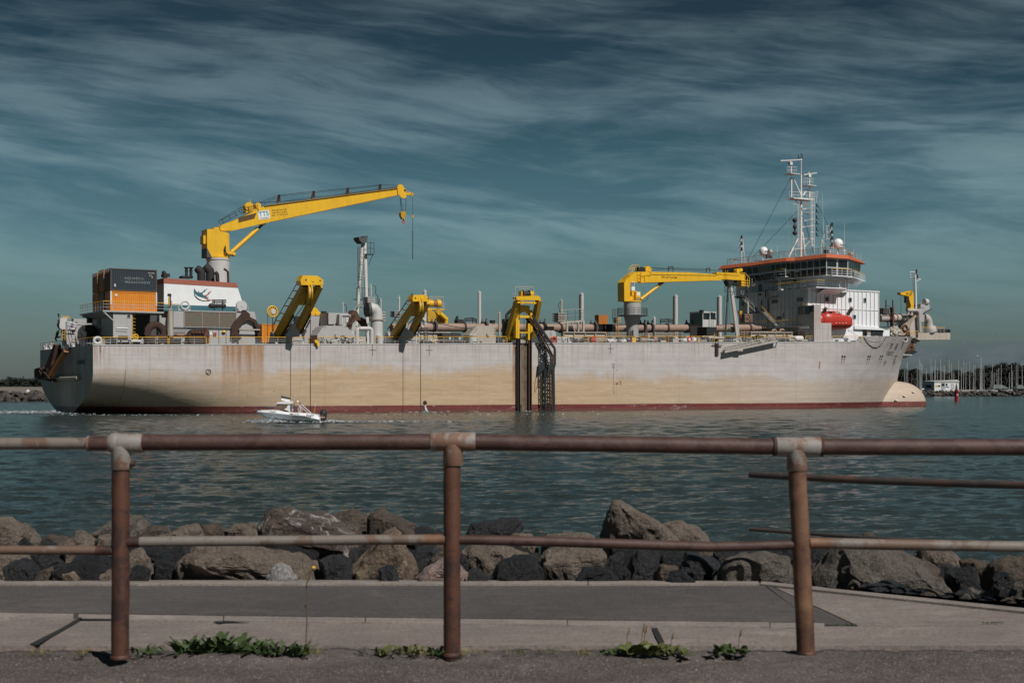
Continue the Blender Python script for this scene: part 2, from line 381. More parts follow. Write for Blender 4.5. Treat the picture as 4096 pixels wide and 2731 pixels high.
def promenade():
 base = stone_mat('ground_aggregate', (0.080, 0.066, 0.060), (0.150, 0.124, 0.112), 26, (0.36, 0.33, 0.31), 1.0, 0.9, 0.9, cracks=True)
 conc = stone_mat('concrete', (0.205, 0.172, 0.158), (0.30, 0.255, 0.232), 34, (0.42, 0.37, 0.34), 0.5, 0.8, 0.4)
 kerbm = stone_mat('kerb_stone', (0.23, 0.20, 0.182), (0.33, 0.288, 0.262), 40, (0.4, 0.38, 0.35), 0.3, 2.0, 0.2)
 asph = stone_mat('asphalt', (0.072, 0.063, 0.063), (0.122, 0.108, 0.105), 30, (0.26, 0.25, 0.25), 0.8, 0.55, 0.6)
 # under the railing: rough exposed-aggregate ground with real unevenness
 bm = bmesh.new(); nx, ny = 170, 60; x0, x1, y0, y1 = -4.2, 4.2, 4.9, 7.80
 vs = []
 for j in range(ny+1):
  for i in range(nx+1):
   x = x0+(x1-x0)*i/nx; y = y0+(y1-y0)*j/ny
   z = PZ+0.045*mnoise.noise((x*1.6, y*2.4, 0))*(1 if y < 7.6 else 0.2)+0.013*mnoise.noise((x*9, y*9, 3))+0.012*mnoise.noise((x*24, y*24, 3))
   if y < 7.35: z += 0.02*min(1, (7.35-y)*5)
   vs.append(bm.verts.new((x, y, z-0.012)))
 for i in range(nx):
  a, c = vs[ny*(nx+1)+i], vs[ny*(nx+1)+i+1]; d = [bm.verts.new((v.co.x, v.co.y+0.02, v.co.z-0.2)) for v in (c, a)]; bm.faces.new((a, c, d[0], d[1]))
 for j in range(ny):
  for i in range(nx):
   a = j*(nx+1)+i; f = bm.faces.new((vs[a], vs[a+1], vs[a+nx+2], vs[a+nx+1])); f.smooth = True
 me = bpy.data.meshes.new('rough_ground'); bm.to_mesh(me); bm.free(); me.materials.append(base)
 structure(bpy.data.objects.new('rough_ground', me)); COL.objects.link(bpy.data.objects['rough_ground'])
 E = 9000
 # ground body: the quay itself, far edge along the rocks
 far = [(-2400, 2322), (1300, 2318), (3040, 2322), (4096, 2426), (6500, 2700)]
 P = [G(p, GZ-0.05) for p in far]
 pts = [Vector((-60, P[0].y, GZ-0.05))]+P+[Vector((12, -6, GZ-0.05)), Vector((-60, -6, GZ-0.05))]
 b = MB(); b.prism(pts, (0, 0, -2.6)); structure(b.build('ground', None, conc))
 # concrete walk: slabs with open joints
 near = 7.84
 def yl(px, py, z=GZ): return G((px, py), z)
 def quad(name, a, b_, c, d, z, mat, th): structure(sheet(name, [a, b_, c, d], z, mat, th))
 low = lambda x: 2450+ (x+0)*0.0135 if x < 2200 else 2479+(x-2200)*0.009
 joints = [-2500, -900, 150, 2640, 4500, 6500]
 def near_edge(x): return 2580
 jt = [(-900, -900), (152, 318), (2645, 2602), (4600, 4750)]      # joint: (px at near edge, px at kerb edge)
 g = 7
 spans = [(-2500, -2500, 152-g, 310-g), (152+g, 310+g, 2645-g, 2604-g), (2645+g, 2604+g, 6500, 6800)]
 for a0, a1, b0, b1 in spans:
  quad('concrete_slab', (a0, 2581), (b0, 2581), (b1, low(b1)+20 if b1 < 3300 else 2507), (a1, low(a1)+20), GZ-0.004, conc, 0.05)
 # pale kerb stones along the asphalt, unequal lengths
 xs = [-2500, -900, 296, 312, 895, 1462, 2270, 3080, 3300]
 rng = random.Random(4)
 for a, b_ in zip(xs[:-1], xs[1:]):
  if b_-a < 30: continue
  o = rng.uniform(-1.5, 1.5)
  quad('kerb', (a+2, low(a)+19+o), (b_-3, low(b_)+19+o), (b_-3, low(b_)+o), (a+2, low(a)+o), GZ+0.004, kerbm, 0.06)
 # asphalt roadway, cut off slantwise on the right
 structure(sheet('asphalt_strip', [(-2500, low(-2500)-1), (3262, low(3262)-1), (3050, 2337), (-2500, 2337)], GZ-0.002, asph, 0.05))
 structure(sheet('tarred_patch', [(3268, 2493), (3420, 2500), (3105, 2352), (3058, 2338)], GZ-0.006, asph, 0.03))
 # plain concrete beyond the slant
 structure(sheet('concrete_slab', [(3430, 2500), (6500, 2520), (6300, 2690), (4096, 2440), (3112, 2338), (3110, 2352)], GZ-0.008, conc, 0.03))
 tar = stone_mat('tar_filler', (0.012, 0.012, 0.012), (0.022, 0.02, 0.02), 20, (0.05, 0.05, 0.05), 0.6)
 for pts in ([(118, 2574), (150, 2578), (300, 2492), (332, 2472), (318, 2468), (235, 2515)], [(850, 2484), (905, 2481), (1010, 2487), (900, 2488), (880, 2492)], [(2608, 2510), (2628, 2508), (2655, 2560), (2660, 2579), (2640, 2579), (2622, 2545)], [(318, 2472), (460, 2474), (460, 2477), (320, 2478)]): structure(sheet('paving_crack', pts, GZ+0.004, tar))
 # pale edge stones along the rocks
 fx = [-2400, -700, 640, 1635, 2352, 3036]; fy = lambda x: 2326
 for a, b_ in zip(fx[:-1], fx[1:]):
  structure(sheet('edge_stone', [(a+2, 2334), (b_-2, 2334), (b_-2, 2323), (a+2, 2323)], GZ+0.012, kerbm, 0.1))
 structure(sheet('edge_stone', [(3044, 2334), (4096, 2444), (6300, 2690), (6300, 2675), (4096, 2430), (3044, 2323)], GZ+0.010, kerbm, 0.1))
 # dark revetment core below the rocks
 core = stone_mat('revetment_core', (0.012, 0.012, 0.013), (0.025, 0.024, 0.023), 8, (0.04, 0.04, 0.04), 1.0, 2.0)
 b = MB(); y = 10.3
 prof = [(11.4, 1.25), (12.6, 1.35), (14.6, 1.1), (17, 0.2), (20, -0.6)]
 n = 60; vs = []
 for i in range(n+1):
  x = -22+44*i/n
  sh = -max(0, x-1.9)*0.38
  for yy, zz in prof: vs.append((x, yy+sh, zz+0.12*mnoise.noise((x*2, yy*2, 1))))
 k = len(prof)
 b.add(vs, [(i*k+j, (i+1)*k+j, (i+1)*k+j+1, i*k+j+1) for i in range(n) for j in range(k-1)], True)
 structure(b.build('revetment', None, core))
promenade()
# ================= the ship =================
ship = thing('dredging_ship', 'huge grey and rust stained dredging ship with yellow cranes and gantries crossing the harbour', 'ship', (X1, D1, 0), PHI)
def px_u(px, V=0.0): return S((px, HZ), V).x
DK = [(S((x, y), 0).x, S((x, y), 0).z) for x, y in ((372, 1379), (1500, 1375), (2250, 1371), (3000, 1368), (3345, 1366))]
def lerp_tab(tab, u):
 if u <= tab[0][0]: return tab[0][1]
 for (a, va), (b, vb) in zip(tab[:-1], tab[1:]):
  if u <= b: return va+(vb-va)*(u-a)/(b-a)
 return tab[-1][1]+(u-tab[-1][0])*0.012
def deckz(u): return lerp_tab(DK, u)
U_FC = 130.6
def topz(u):
 d = deckz(u)
 if u < U_FC-0.8: return d
 t = min(1, (u-(U_FC-0.8))/1.2)
 fz = 12.26+(u-131.3)*(13.05-12.26)/26
 return d+(fz-d)*(t*t*(3-2*t))
def lerp(a, b, t): return a+(b-a)*t
def clampf(x): return max(0.0, min(1.0, x))
def hb(u, z):
 zt = clampf(z/12.5)
 # stern run: the section tucks in towards the keel
 w = 14.0
 if u < 30 and z < 5.2: w -= 10.3*(1-u/30)**2.3*(min(6.0, 5.2-z)/5.2)**2.0
 if u > 90:
  u0 = lerp(116, 126, zt); ue = stem(z); p = lerp(1.7, 1.9, zt)
  if u > u0:
   tt = clampf((u-u0)/(ue-u0)); w = min(w, 14*(1-tt**p))
 return max(w, 0.02)
def stem(z): return lerp_tab([(-2, 151.5), (0, 152), (4.6, 154.0), (7, 154.4), (9.4, 155.6), (13.2, 158.5), (20, 160)], z)
def hull_mat():
 m, t = new_mat('hull_paint'); tc = t.n('ShaderNodeTexCoord').outputs['Object']
 sep = t.n('ShaderNodeSeparateXYZ'); t.l(tc, sep.inputs[0]); U, V, Z = sep.outputs
 n_big = t.noise(tc, 0.055, 4, 0.6, mscale=(1, 1, 1.5)); n_mid = t.noise(tc, 0.5, 6, 0.65); n_fine = t.noise(tc, 5, 4, 0.6)
 streak = t.noise(tc, 1.3, 6, 0.65, mscale=(1.2, 1.2, 0.07)); hstreak = t.noise(tc, 0.8, 6, 0.65, 0.4, mscale=(0.22, 0.22, 2.2))
 grey = t.mix(t.ramp(n_mid, [(0.3, 0.0), (0.7, 1.0)]), (0.52, 0.495, 0.495), (0.44, 0.42, 0.415))
 grey = t.mix(t.math('MULTIPLY', t.ramp(hstreak, [(0.45, 0.0), (0.75, 1.0)]), 0.30), grey, (0.37, 0.35, 0.33))
 # tidal grime: buff stained lower half with a ragged upper edge
 gr = t.mix(t.ramp(hstreak, [(0.3, 0.0), (0.7, 1.0)]), (0.54, 0.40, 0.265), (0.42, 0.295, 0.175))
 gr = t.mix(t.math('MULTIPLY', t.ramp(n_mid, [(0.55, 0.0), (0.68, 1.0)]), 0.35), gr, (0.47, 0.42, 0.35))
 edge = t.math('ADD', t.math('MULTIPLY', t.math('SUBTRACT', n_big, 0.5), 6.0), t.math('ADD', 5.2, t.math('ADD', t.math('MULTIPLY', t.math('SUBTRACT', n_mid, 0.5), 3.4), t.math('MULTIPLY', t.math('SUBTRACT', streak, 0.5), 2.2))))
 sternfade = t.ramp(t.math('DIVIDE', U, 40, clamp=True), [(0.0, 0.55), (0.45, 0.75), (0.75, 1.0)])
 bowfade = t.ramp(t.math('DIVIDE', t.math('SUBTRACT', U, 75), 75, clamp=True), [(0.0, 1.0), (0.35, 0.7), (0.6, 0.42), (0.93, 0.42), (1.0, 0.62)])
 g = t.math('MULTIPLY', t.ramp(t.math('ADD', t.math('MULTIPLY', t.math('SUBTRACT', edge, Z), 0.55), 0.5, clamp=True), [(0.0, 0.0), (0.5, 0.62), (1.0, 1.0)]), t.math('MULTIPLY', sternfade, bowfade))
 c = t.mix(g, grey, gr)
 # stern quarter turns dark olive, low on the run
 sl = t.math('MULTIPLY', t.ramp(t.math('DIVIDE', U, 34, clamp=True), [(0.0, 1.0), (0.5, 0.55), (1.0, 0.0)]), t.ramp(t.math('DIVIDE', t.math('ADD', Z, t.math('MULTIPLY', n_mid, 1.0)), 6, clamp=True), [(0.25, 1.0), (0.75, 0.0)]))
 c = t.mix(t.math('MULTIPLY', sl, 0.75), c, (0.115, 0.10, 0.04))
 # red boot-topping with scrapes
 red = t.mix(t.ramp(hstreak, [(0.35, 0.0), (0.72, 1.0)]), (0.15, 0.015, 0.017), (0.085, 0.010, 0.012))
 red = t.mix(t.math('MULTIPLY', t.ramp(t.noise(tc, 2.2, 7, 0.75, mscale=(0.6, 0.6, 1.2)), [(0.60, 0.0), (0.64, 1.0)]), 0.6), red, (0.38, 0.30, 0.22))
 zz = t.math('ADD', Z, t.math('MULTIPLY', t.math('SUBTRACT', n_mid, 0.5), 0.08))
 c = t.mix(t.ramp(t.math('DIVIDE', zz, 2, clamp=True), [(0.455, 1.0), (0.465, 0.0)]), c, red)
 c = t.mix(t.math('MULTIPLY', t.ramp(t.math('DIVIDE', t.math('ADD', Z, t.math('MULTIPLY', n_big, 0.2)), 1, clamp=True), [(0.2, 1.0), (0.42, 0.0)]), 0.6), c, (0.10, 0.014, 0.014))
 # rust runs from the deck edge; heavier in known patches
 def band(u0, u1, soft=1.2):
  a = t.math('MULTIPLY', t.math('SUBTRACT', U, u0), 1/soft, clamp=True); b = t.math('MULTIPLY', t.math('SUBTRACT', u1, U), 1/soft, clamp=True)
  return t.math('MULTIPLY', a, b, clamp=True)
 dz = t.math('SUBTRACT', t.math('ADD', 8.7, t.math('MULTIPLY', U, 0.0192)), Z)       # depth below deck edge
 s1 = t.noise(tc, 2.6, 5, 0.7, mscale=(1, 1, 0.035), mloc=(3, 0, 0)); s2 = t.noise(tc, 0.9, 3, 0.6, mscale=(1, 1, 0.02))
 ln = t.math('MULTIPLY', s2, 8)
 run = t.math('MULTIPLY', t.ramp(s1, [(0.49, 0.0), (0.58, 1.0)]), t.math('SUBTRACT', 1.0, t.math('DIVIDE', dz, ln), clamp=True), clamp=True)
 heavy = t.math('ADD', band(px_u(883), px_u(1060), 0.6), t.math('ADD', band(px_u(372), px_u(420), 0.5), band(px_u(2035), px_u(2085), 0.4)), clamp=True)
 c = t.mix(t.math('MULTIPLY', run, t.math('ADD', t.math('MULTIPLY', heavy, 0.8), 0.30)), c, (0.22, 0.085, 0.03))
 patch = t.math('MULTIPLY', band(px_u(883), px_u(1060), 0.3), t.math('MULTIPLY', t.math('SUBTRACT', 1.0, t.math('DIVIDE', dz, 8.5), clamp=True), t.ramp(streak, [(0.3, 0.35), (0.62, 1.0)])))
 c = t.mix(t.math('MULTIPLY', patch, 0.95), c, (0.34, 0.175, 0.07))
 for a, b, s, k in ((2046, 2078, 0.35, 0.9), (2150, 2160, 0.3, 0.9)):
  bb = t.math('MULTIPLY', band(px_u(a), px_u(b), s), t.ramp(t.noise(tc, 1.1, 6, 0.75, 0.4, mscale=(1, 1, 0.25)), [(0.32, 0.0), (0.6, 1.0)]))
  bb = t.math('MULTIPLY', bb, t.ramp(t.math('DIVIDE', Z, 10, clamp=True), [(0.15, 0.15), (0.35, 0.6), (0.6, 1.0)]))
  c = t.mix(t.math('MULTIPLY', bb, k), c, (0.23, 0.085, 0.03))
 spots = t.ramp(t.noise(tc, 1.6, 2, 0.5), [(0.755, 0.0), (0.77, 1.0)])
 c = t.mix(t.math('MULTIPLY', spots, 0.8), c, (0.14, 0.07, 0.05))
 # scraped paint in long level scratches
 scr = t.ramp(t.noise(tc, 1.5, 7, 0.8, 0.8, mscale=(0.35, 0.35, 1.6)), [(0.61, 0.0), (0.64, 1.0)])
 c = t.mix(t.math('MULTIPLY', scr, 0.45), c, (0.56, 0.53, 0.50))
 scr2 = t.ramp(t.noise(tc, 2.2, 8, 0.82, 1.2, mscale=(0.3, 0.3, 1.8), mloc=(9, 4, 2)), [(0.655, 0.0), (0.67, 1.0)])
 c = t.mix(t.math('MULTIPLY', scr2, 0.55), c, (0.20, 0.15, 0.12))
 # plate seams
 def seams(coord, step, w, off=0.0):
  fr = t.math('FRACT', t.math('DIVIDE', t.math('ADD', coord, off), step)); return t.math('LESS_THAN', fr, w/step)
 seam = t.math('MAXIMUM', seams(U, 12.1, 0.07, 5.0), t.math('MULTIPLY', seams(t.math('SUBTRACT', Z, t.math('MULTIPLY', U, 0.0192)), 1.17, 0.035, 0.8), 0.75))
 c = t.mix(t.math('MULTIPLY', seam, 0.24), c, (0.16, 0.12, 0.09))
 c = t.mix(t.math('MULTIPLY', t.ramp(n_fine, [(0.3, 0.0), (0.7, 1.0)]), 0.08), c, (0.2, 0.17, 0.14))
 band3 = t.noise(tc, 1.0, 2, 0.5, mscale=(0.02, 0.02, 2.4)); c = t.mix(t.math('MULTIPLY', t.ramp(band3, [(0.4, 0.0), (0.6, 1.0)]), 0.13), c, (0.30, 0.22, 0.15))
 fray = t.ramp(t.noise(tc, 0.5, 7, 0.8, 1.5, mscale=(0.5, 0.5, 1.0), mloc=(2, 8, 5)), [(0.60, 0.0), (0.66, 1.0)]); c = t.mix(t.math('MULTIPLY', fray, t.math('MULTIPLY', g, 0.5)), c, (0.54, 0.49, 0.43))
 # transom: darker, with vertical runs
 ts = t.ramp(U, [(0.0, 1.0), (0.02, 0.0)])
 tcol = t.mix(t.ramp(streak, [(0.35, 0.0), (0.7, 1.0)]), (0.40, 0.40, 0.38), (0.22, 0.15, 0.11))
 c = t.mix(t.math('MULTIPLY', ts, 0.75), c, t.mix(t.ramp(t.math('DIVIDE', Z, 2, clamp=True), [(0.45, 1.0), (0.465, 0.0)]), tcol, (0.13, 0.10, 0.12)))
 dent = t.noise(tc, 0.35, 3, 0.5, mscale=(0.5, 1, 1.2)); frame = t.math('SINE', t.math('MULTIPLY', U, 8.0))
 hgt = t.math('ADD', t.math('ADD', dent, t.math('MULTIPLY', frame, 0.006)), t.math('MULTIPLY', seam, -0.07))
 finish(t, c, 0.55, 0.0, bump=hgt, bstr=0.5, bdist=0.25)
 return m
HULL = hull_mat()
def bulb_r(u): return math.sqrt(max(0, 1-((u-149)/11.2)**4.2)) if u > 149 else 1.0-0.1*((149-u)/8)
def hull_pt(p):
 f = lambda V: V-(14-hb(S(p, V).x, S(p, V).z))
 V = -0.3
 while V < 14 and f(V) < 0: V += 0.25
 a, b = V-0.25, V
 for _ in range(14):
  m = (a+b)/2
  if f(m) < 0: a = m
  else: b = m
 return S(p, b)
def build_hull():
 us = [0, 0.8, 2, 3.5, 5, 7, 9, 11, 13, 15, 17, 20, 23, 26, 30, 34, 38, 42, 46, 55, 65, 75, 85, 92]+[95+i*1.5 for i in range(20)]+[124.5, 126, 127.5, 129, 129.8, 130.1, 130.4, 130.7, 131.0, 131.4]+[132.5+i*1.3 for i in range(15)]+[151.6, 152.4, 153.2, 154]
 zs = [-1.6, -0.8, -0.3, 0, 0.3, 0.7, 1.1, 1.6, 2.1, 2.6, 3.1, 3.6, 4.2, 5, 5.8, 6.6, 7.4, 8.0, None]
 def zrow(i, tz):                       # spread the upper rows up to the local deck edge
  if zs[i] is None: return tz
  return zs[i] if zs[i] <= 4.2 else 4.2+(tz-4.2)*(zs[i]-4.2)/(8.7-4.2)
 b = MB().use(HULL); n = len(zs); vs = []
 cols = []
 for u in us:
  cols.append([(u, zrow(i, topz(u))) for i in range(n)])
 # bow: final columns follow the raked stem
 last = [(None, zrow(i, topz(157.5))) for i in range(n)]
 for side in (-1, 1):
  vs = []
  for ci, colm in enumerate(cols):
   for (u, z) in colm:
    uu = min(u, stem(z)-0.05) if u > 140 else u
    vs.append((uu, 14+side*hb(uu, z), z))
  for f in (0.5, 0.75, 0.9, 0.97, 1.0):
   for (_, z) in last:
    ub = min(154, stem(z)-0.05); uu = ub+(stem(z)-ub)*f; vs.append((uu, 14+side*hb(uu, z), z if f > 0 else z))
  m = len(cols)+5
  fs = [(i*n+j, (i+1)*n+j, (i+1)*n+j+1, i*n+j+1) for i in range(m-1) for j in range(n-1)]
  b.add(vs, fs, True)
 tv = [(0, 14-hb(0, z), z) for _, z in cols[0]]+[(0, 14+hb(0, z), z) for _, z in cols[0]]
 b.add(tv, [(j, j+1, n+j+1, n+j) for j in range(n-1)])
 # bulbous bow
 vs = []; nn = 28; kk = 26
 for i in range(kk+1):
  t_ = 1-(1-i/kk)**1.8; u = 141+t_*19.2
  prof = bulb_r(u)
  rz = 4.75*prof; ry = 4.1*prof
  for j in range(nn):
   a = 2*math.pi*j/nn; vs.append((u, 14+ry*math.cos(a), 0.15-(1-t_)*0.5+rz*math.sin(a)))
 b.add(vs, [(i*nn+j, i*nn+(j+1) % nn, (i+1)*nn+(j+1) % nn, (i+1)*nn+j) for i in range(kk) for j in range(nn)], True)
 h = b.build('hull', ship)
 # deck plating
 d = MB(); vs = []
 du = [u for u in us if u <= 153]
 for u in du:
  z = deckz(u)-0.06 if u < U_FC else deckz(u)+0.25
  w = hb(u, z)-0.12; vs += [(u, 14-w, z), (u, 14+w, z)]
 d.add(vs, [(2*i, 2*i+2, 2*i+3, 2*i+1) for i in range(len(du)-1)])
 d.build('deck', ship, paint('worn_deck', (0.10, 0.085, 0.07), 0.5, 0.3))
 # rubbing edge along the sheer
 e = MB()
 for a, c in zip(us[:-1], us[1:]):
  if c <= 129: e.beam((a, 14-hb(a, deckz(a)), deckz(a)-0.02), (c, 14-hb(c, deckz(c)), deckz(c)-0.02), 0.14, 0.12)
 e.build('deck_edge', ship, LGREY)
 # hull openings and fittings
 for q, r in (((522, 1387), 0.31), ((14, 1453), 0.1)):
  p = S(cD(*q)); MB().cyl(p-Vector((0, 0.03, 0)), p+Vector((0, 0.02, 0)), r, n=20).build('outlet', ship, BLACK)
 for (x, y) in ((1672, 1402), (1700, 1402), (1975, 1400), (1997, 1400), (2120, 1397), (2141, 1397), (2290, 1395), (2306, 1395)):
  q = hull_pt(cF(x, y)); u, v, pz = q
  o = MB().use(BLACK).sphere((u, v-0.02, pz), 0.2, 0.12, 0.3, n=12, k=12, zmin=-1).use(LGREY).sphere((u-0.05, v-0.05, pz-0.27), 0.14, 0.1, 0.08)
  z2 = pz-1.9; v2 = 14-hb(u-0.1, z2); o.use(RUSTO).add([(u-0.03, v-0.03, pz-0.3), (u+0.06, v-0.03, pz-0.3), (u-0.10, v2-0.03, z2)], [(0, 1, 2)])
  o.build('scupper', ship)
 return h
hull = build_hull()
def hull_text(name, body, p, size, shear=0, sx=1.0, mat=None):
 """lettering following the plating at photo point p"""
 q = hull_pt(p); e = 0.3
 vu = Vector((e*2, -(hb(q.x+e, q.z)-hb(q.x-e, q.z)), 0)); vz = Vector((0, -(hb(q.x, q.z+e)-hb(q.x, q.z-e)), e*2))
 a = vu.normalized(); nrm = a.cross(vz).normalized(); b_ = nrm.cross(a).normalized()
 if nrm.y > 0: nrm = -nrm
 M = Matrix(((a.x, b_.x, -nrm.x*-1, 0), (a.y, b_.y, nrm.y, 0), (a.z, b_.z, nrm.z, 0), (0, 0, 0, 1)))
 o = text_mesh(name, body, mat or MARK, size, Matrix.Identity(4), ship, shear, sx=sx)
 bm = bmesh.new(); bm.from_mesh(o.data); bmesh.ops.subdivide_edges(bm, edges=bm.edges, cuts=2)
 bmesh.ops.triangulate(bm, faces=bm.faces)
 for v in bm.verts:
  w = q+a*v.co.x+b_*v.co.y; w.y = 14-hb(w.x, w.z)-0.035; v.co = w
 bm.to_mesh(o.data); bm.free(); return o
# ---------------- shared ship helpers ----------------
def poly(b, cr, pts, V0, V1):
 P = [S(cr(*p), V0) for p in pts]; return b.prism(P, (0, V1-V0, 0))
def nbox(b, cr, x0, y0, x1, y1, V0, V1):
 a = S(cr(x0, y0), V0); c = S(cr(x1, y1), V0); return b.box(a.x, c.x, V0, V1, c.z, a.z)
def rail(name, pts, h=0.95, step=1.45, top=None, post=None, mid=2, parent=None, r=0.04):
 """guard rail along pts (ship coordinates of the foot line)"""
 top = top or YELR; post = post or LGREY; b = MB()
 for a, c in zip(pts[:-1], pts[1:]):
  a, c = Vector(a), Vector(c); L = (c-a).length; n = max(1, round(L/step)); up = Vector((0, 0, h))
  b.use(top).cyl(a+up, c+up, r, n=5, caps=False)
  b.use(post)
  for i in range(1, mid+1): b.cyl(a+up*i/(mid+1), c+up*i/(mid+1), r*0.55, n=4, caps=False)
  for i in range(n+1): q = a.lerp(c, i/n); b.cyl(q, q+up, r*0.8, n=4, caps=False)
 return b.build(name, parent or ship)
def deck_rail(x0, x1, V=0.12, h=0.92):
 U0, U1 = px_u(x0, V), px_u(x1, V)
 b = MB().use(YELR); n = max(2, round((U1-U0)/1.6)); P = [Vector((U0+(U1-U0)*i/n, V, deckz(U0+(U1-U0)*i/n)+0.02)) for i in range(n+1)]
 up = Vector((0, 0, h))
 b.tube([P[0]+Vector((0, 0, 0.1)), P[0]+up*0.85, P[0]+up+Vector((0.12, 0, 0))]+[p+up for p in P[1:-1]]+[P[-1]+up-Vector((0.12, 0, 0)), P[-1]+up*0.85, P[-1]+Vector((0, 0, 0.1))], 0.045, 5)
 b.use(LGREY)
 for p, q in zip(P[:-1], P[1:]):
  for f in (0.36, 0.66): b.cyl(p+up*f, q+up*f, 0.022, n=4, caps=False)
 for p in P[1:-1]: b.cyl(p, p+up, 0.032, n=4, caps=False)
 b.build('guard_rail', ship)
def ladder(b, p, q, w=0.45, side=(1, 0, 0), step=0.35, r=0.03):
 p, q, s = Vector(p), Vector(q), Vector(side)*w/2; n = max(2, int((q-p).length/step))
 b.cyl(p-s, q-s, r, n=4); b.cyl(p+s, q+s, r, n=4)
 for i in range(1, n): m = p.lerp(q, i/n); b.cyl(m-s, m+s, r*0.7, n=4, caps=False)
def valve(b, u, v, z, s=0.5):
 b.cyl((u, v, z), (u, v, z+s*1.2), s*0.22, n=8).cyl((u-s*0.5, v, z+s*0.7), (u+s*0.5, v, z+s*0.7), s*0.25, n=8)
 b.torus((u, v, z+s*1.35), s*0.35, s*0.05, (0, 0, 1), 12, 5)

# ---------------- stern gear ----------------
def stern():
 def tz(V): return deckz(0)
 rail('guard_rail', [(0.05, 28, deckz(0)), (0.05, 15.6, deckz(0))], top=GREY)
 rail('guard_rail', [(0.05, 10.5, deckz(0)), (0.05, 0.1, deckz(0)), (2.2, 0.1, deckz(1))], top=YELR)
 # lettering across the transom
 TR = Matrix(((0, 0, -1, 0), (-1, 0, 0, 0), (0, 1, 0, 0), (0, 0, 0, 1)))
 q = V_at(cI(800, 1082), 0)
 text_mesh('port_of_registry', 'LUXEMBOURG', MARK, 0.75, at(q+Vector((-0.05, 0, 0)), TR), ship, sx=0.85)
 for ch, xx in (('海', 290), ('舟', 350)): q = V_at(cI(xx, 1040), 0); text_mesh('ship_name_lettering', ch, MARK, 1.1, at(q+Vector((-0.05, 0, 0.3)), TR), ship)
 q = V_at(cI(330, 1190), 0); text_mesh('ship_name_lettering', 'KAISHUU', MARK, 1.0, at(q+Vector((-0.05, 0, 0)), TR), ship)
 # white rubbing bar low on the transom
 a = V_at(cI(795, 1355), 0); c = V_at(cI(250, 1360), 0)
 MB().cyl((-0.35, a.y, a.z), (-0.35, c.y, a.z), 0.25, n=10).build('stern_bar', ship, BEIGE)
 # stern anchor sheave tower
 U0 = 0.6; b = MB()
 V = 13.2; z = deckz(0)
 poly(b, cI, [(560, 800), (540, 590), (700, 585), (745, 800)], V, V+2.2); poly(b, cI, [(530, 510), (720, 515), (700, 575), (545, 575)], V-0.2, V+2.4)
 tw = b.build('anchor_sheave_tower', ship, GREY)
 b = MB(); pl = [(440, 305), (560, 310), (575, 350), (570, 480), (540, 510), (450, 505), (425, 470)]
 poly(b, cI, pl, V-0.1, V+0.05); poly(b, cI, pl, V+1.2, V+1.4); b.build('sheave_cheek', tw, LGREY)
 c = S(cI(500, 430), V); MB().cyl((c.x, V+0.1, c.z), (c.x, V+1.15, c.z), 0.62, n=20).build('sheave', tw, DGREY)
 b = MB(); poly(b, cI, [(560, 360), (735, 380), (720, 420), (570, 400)], V+0.4, V+1.9); poly(b, cI, [(560, 400), (700, 500), (720, 515), (540, 515)], V+0.6, V+1.6); b.build('sheave_bracket', tw, GREY)
 b = MB(); p = S(cI(500, 700), V-0.6); q = S(cI(500, 510), V-0.6); ladder(b, p, q, 0.35, (1, 0, 0), 0.35, 0.04)
 for x in (485, 600): b.cyl(S(cI(x, 350), V), S(cI(x, 290), V), 0.05, n=5)
 b.cyl(S(cI(485, 290), V), S(cI(600, 290), V), 0.05, n=5); b.cyl(S(cI(485, 310), V), S(cI(600, 310), V), 0.04, n=5); b.build('yellow_ladder', tw, YEL)
 b = MB()
 for y in (235, 345): p = S(cI(410, y), V); b.cyl(p, p-Vector((0, 0, 0.45)), 0.1, n=8).cyl(p-Vector((0, 0, 0.1)), p-Vector((0, 0, 0.15)), 0.15, n=8)
 p = S(cI(412, 235), V); b.cyl(p, p-Vector((0, 0, 1.5)), 0.03, n=5); b.build('stern_light', tw, BLACK)
 MB().tube([S(cI(735, 435), V+1), S(cI(900, 450), 12), S(cI(1100, 468), 10)], 0.04, 5).build('anchor_cable', ship, WIRE)
 MB().tube([S(cI(560, 340), V-0.4), S(cI(600, 500), V-0.6), S(cI(650, 690), V-0.7)], 0.04, 5).build('anchor_cable', ship, WIRE)
 # mooring winch
 b = MB().use(BLACK)
 for V_, x, y, r in ((8.6, 905, 590, 1.2), (9.9, 950, 585, 1.2), (7.6, 840, 640, 0.75)):
  c = S(cI(x, y), V_); b.cyl((c.x, V_, c.z), (c.x, V_+0.14, c.z), r, n=24); 
  for k in range(6):
   a = k*math.pi/3; b.beam((c.x, V_-0.05, c.z), (c.x+r*0.9*math.cos(a), V_-0.05, c.z+r*0.9*math.sin(a)), 0.12, 0.08)
 c = S(cI(905, 590), 8.7); b.cyl((c.x, 8.7, c.z), (c.x, 9.9, c.z), 0.5, n=14); b.box(c.x-1, c.x+1, 7.4, 10.3, deckz(2), deckz(2)+0.35); b.build('mooring_winch', ship)
 for x, y in ((680, 735), (840, 735), (292, 770), (200, 795)):
  q = V_at(cI(x, y), 0.9); b = MB().lathe((0.9, q.y, deckz(0)), [(0.42, 0), (0.42, 0.1), (0.2, 0.25), (0.2, 0.7), (0.36, 0.85), (0.0, 0.86)], n=12); b.cyl((0.9, q.y-0.1, deckz(0)+0.5), (0.9, q.y+0.7, deckz(0)+0.5), 0.4, n=14); b.build('fairlead_roller', ship, LGREY)
 # grey fairlead at the corner
 b = MB(); c = S(cI(1092, 705), 0.1)
 ring = []
